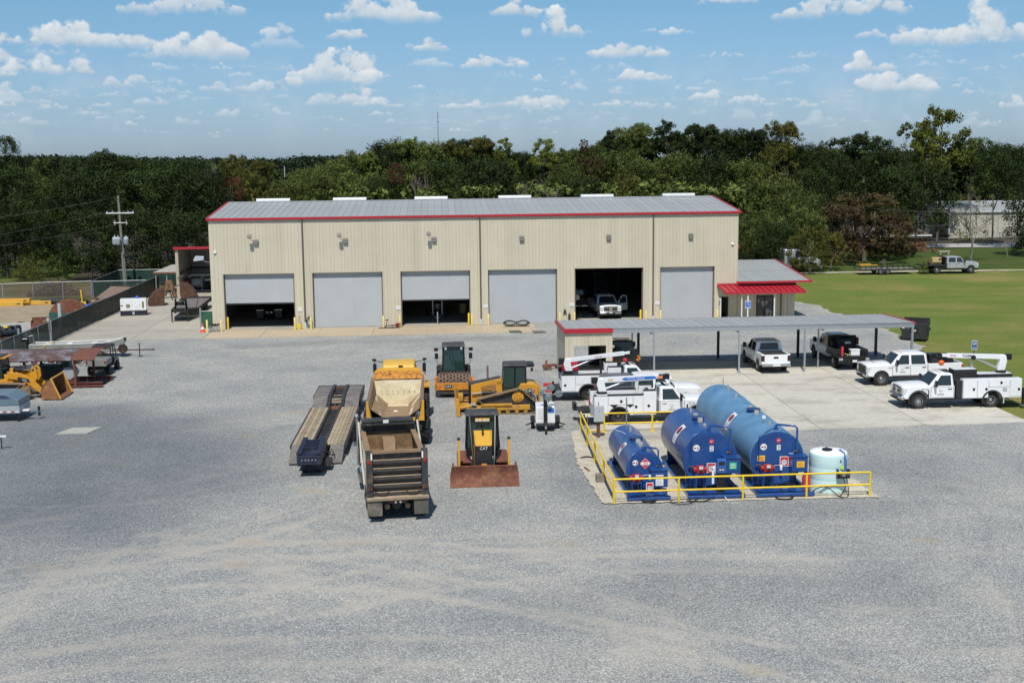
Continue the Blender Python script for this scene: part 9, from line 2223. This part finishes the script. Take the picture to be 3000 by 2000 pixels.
bs=thing('blue_sign','small blue and white sign on a thin post on the lawn','sign',(58.0,-23.1,0));MB().box(-.025,.025,-.02,.02,0,1.35).build('post',dark_steel,bs);pn=MB().box(-.21,.21,-.035,-.022,.68+.0,1.36).build('panel',print_white,bs);MB().box(-.19,.19,-.041,-.036,.72,1.32).build('field',M('sign_blue',(.04,.11,.36),.5),pn)
for k,z in enumerate((1.2,1.08,.82)):MB().box(-.15,.15,-.046,-.042,z-.02,z+.02).build('print_line',print_white,pn)
dp=thing('dumpster','black steel dumpster with raised rear lid on the lawn edge','dumpster',(57.6,-13.2,0),-.5)
dm_=M('dumpster_black',(.022,.022,.024),.65,var=.25,dirt=(.06,.05,.04),dirt_amt=.3)
MB().prism([(-.9,.12),(.75,.12),(.95,1.2),(-.9,1.36)],'x',-.95,.95).build('bin',dm_,dp,bevel=.02)
MB().add([(-.93,-.88,1.20),(.93,-.88,1.20),(.93,.9,1.18),(-.93,.9,1.18)],[(0,1,2,3)]).build('load',steel,dp)
MB().box(-.98,.98,.88,.96,1.1,1.62).build('rear_panel',dm_,dp);
for s in(-1,1):MB().prism([(-.9,1.1),(.92,1.1),(.92,1.6),(-.9,1.42)],'x',s*.96-.03,s*.96+.03).build('side_panel',dm_,dp);MB().box(min(s*.96,s*1.1),max(s*.96,s*1.1),-.5,.5,.75,.95).build('fork_pocket',dm_,dp)
MB().box(-.3,.3,-.92,-.905,.62,1.0).build('hatch',black,dp);MB().box(-.16,.16,-.93,-.921,.74,.88).build('label',M('label_beige',(.6,.52,.38),.6),dp);MB().box(-.92,-.72,-.915,-.903,.95,1.3).build('notice',print_white,dp)

# ---------------------------------------------------------------- far right: house, warehouse
wh=thing('warehouse','distant pale tan metal warehouse with grey roof behind the bare tree','warehouse',(107.3,98.2,0));wm=M('warehouse_tan',(.50,.47,.39),.6,var=.06);wg=M('warehouse_side',(.30,.31,.28),.6,var=.06)
MB().box(0,24,0,.1,0,4.6).build('front_wall',wm,wh);MB().prism([(0,0),(14,0),(14,4.5),(7,6.0),(0,4.6)],'x',-.1,0).build('gable_wall',wg,wh)
for k in range(12):MB().box(.5+k*2,.58+k*2,-.05,0,0,4.5).build('wall_rib',wg,wh)
MB().add([(-.2,-.3,4.62),(24,-.3,4.62),(24,7,6.1),(-.2,7,6.1)],[(0,1,2,3)]).build('roof',galvalume,wh);MB().add([(-.2,7,6.1),(24,7,6.1),(24,14.3,4.6),(-.2,14.3,4.6)],[(0,1,2,3)]).build('rear_roof',galvalume,wh)
MB().box(-.15,.05,-.2,.0,0,4.6).build('corner_trim',white,wh);MB().box(.9,6.5,-.03,-.005,0,4.0).build('door',wm,wh);MB().box(-.15,24,-.32,-.2,4.4,4.62).build('eave_trim',white_dull,wh)
hs=thing('brick_house','low brick house with brown hip roof half hidden behind the brown tree','house',(82.5,72,0));MB().box(0,10.4,0,7,0,2.5).build('wall',M('brick_brown',(.17,.085,.055),.9,var=.2),hs)
MB().loft([[(-.5,-.5,2.45),(10.9,-.5,2.45),(10.9,7.5,2.45),(-.5,7.5,2.45)],[(3.2,3.5,4.6),(7.2,3.5,4.6),(7.2,3.52,4.6),(3.2,3.52,4.6)]]).build('roof',M('shingle_brown',(.11,.095,.085),.95,var=.2),hs);MB().box(-.5,10.9,-.56,-.5,2.32,2.5).build('fascia',white_dull,hs)
for x in(2.0,5.2):w_=MB().box(x,x+1.3,-.06,.0,.9,2.0).build('window',white_dull,hs);MB().box(x+.08,x+1.22,-.08,-.062,.98,1.92).build('pane',glass,w_)
MB().box(7.0,7.3,-.06,0,0,2.3).build('porch_post',white_dull,hs)
wp=thing('wood_stack','stack of cut logs beside the distant warehouse','log pile',(104.3,103,0))
for i in range(22):MB().cyl((rr.uniform(-1.6,1.6),-.5,.2+.22*(i//6)),(rr.uniform(-1.6,1.6),.6,.2+.22*(i//6)),.14,n=8).build('log',M('log_tan',(.48,.30,.13),.8,var=.3),wp)
put(MB().box(-1.2,1.2,-.6,.6,.2,1.3).build('green_tractor',M('tractor_green',(.03,.10,.045),.5,var=.3),label='green covered load left of the distant log stack',cat='covered load',bevel=.1),101.0,102.5)
put(MB().lathe([(.25,0),(.4,.45),(.42,.5),(.01,.5)],(0,0,0),'z',12).build('planter',M('terracotta',(.28,.15,.09),.8),label='round terracotta planter on the far lawn',cat='planter'),93.2,70.0)
put(MB().box(-.8,.8,-.3,.3,.4,.5).box(-.7,-.5,-.2,.2,0,.4).box(.5,.7,-.2,.2,0,.4).build('stone_bench',M('stone_pale',(.5,.48,.42),.8),label='pale stone bench on the shaded lawn',cat='bench'),93.0,66)

# ---- boat on its trailer inside the third bay
bt2=thing('boat','grey boat on a trailer just inside the half open third bay','boat',(19.6,6.2,.04));rings=[]
for y,hw,zb,zt in((-2.3,.15,1.0,1.45),(-1.5,.62,.85,1.4),(0,.9,.75,1.35),(3.5,.95,.7,1.3)):rings.append([(-hw,y,zt),(-hw*.5,y,zb),(hw*.5,y,zb),(hw,y,zt)])
MB().loft(rings).build('hull',M('hull_green_grey',(.17,.19,.17),.5,var=.15),bt2,smooth=40)
b=MB();b.beam((0,-5.3,.5),(-.55,-2.0,.5),.09).beam((0,-5.3,.5),(.55,-2,.5),.09).beam((-.55,-2,.5),(-.55,3,.5),.09).beam((.55,-2,.5),(.55,3,.5),.09);b.beam((0,-5.2,.05),(0,-5.2,1.1),.09);b.beam((-.42,-2.2,.5),(-.42,-2.2,1.9),.09).beam((.42,-2.2,.5),(.42,-2.2,1.9),.09);b.build('trailer_frame',steel,bt2)
for s in(-1,1):w_=wheel(bt2,0,0,.33,.2,rim_steel,s);w_.rotation_euler=(0,0,-s*PI/2);w_.location=(s*1.05,1.2,.33)
put(MB().lathe([(.28,0),(.30,.9),(.28,.92),(.01,.92)],(0,0,0),'z',16).build('oil_drum',pale_y,label='yellow drum inside the right side of the third bay',cat='drum',smooth=40),22.0,8.5,.04)
put(MB().lathe([(.28,0),(.30,.9),(.28,.92),(.01,.92)],(0,0,0),'z',16).build('oil_drum',M('drum_orange',(.30,.14,.04),.5),label='orange drum right of the white pickup in the fifth bay',cat='drum',smooth=40),37.1,7.0,.04)
put(MB().cyl((0,-.1,0),(0,.1,0),.24,n=16).build('wall_reel',bronze,label='round reel on the left jamb inside the fifth bay',cat='reel'),32.1,.9,2.2)
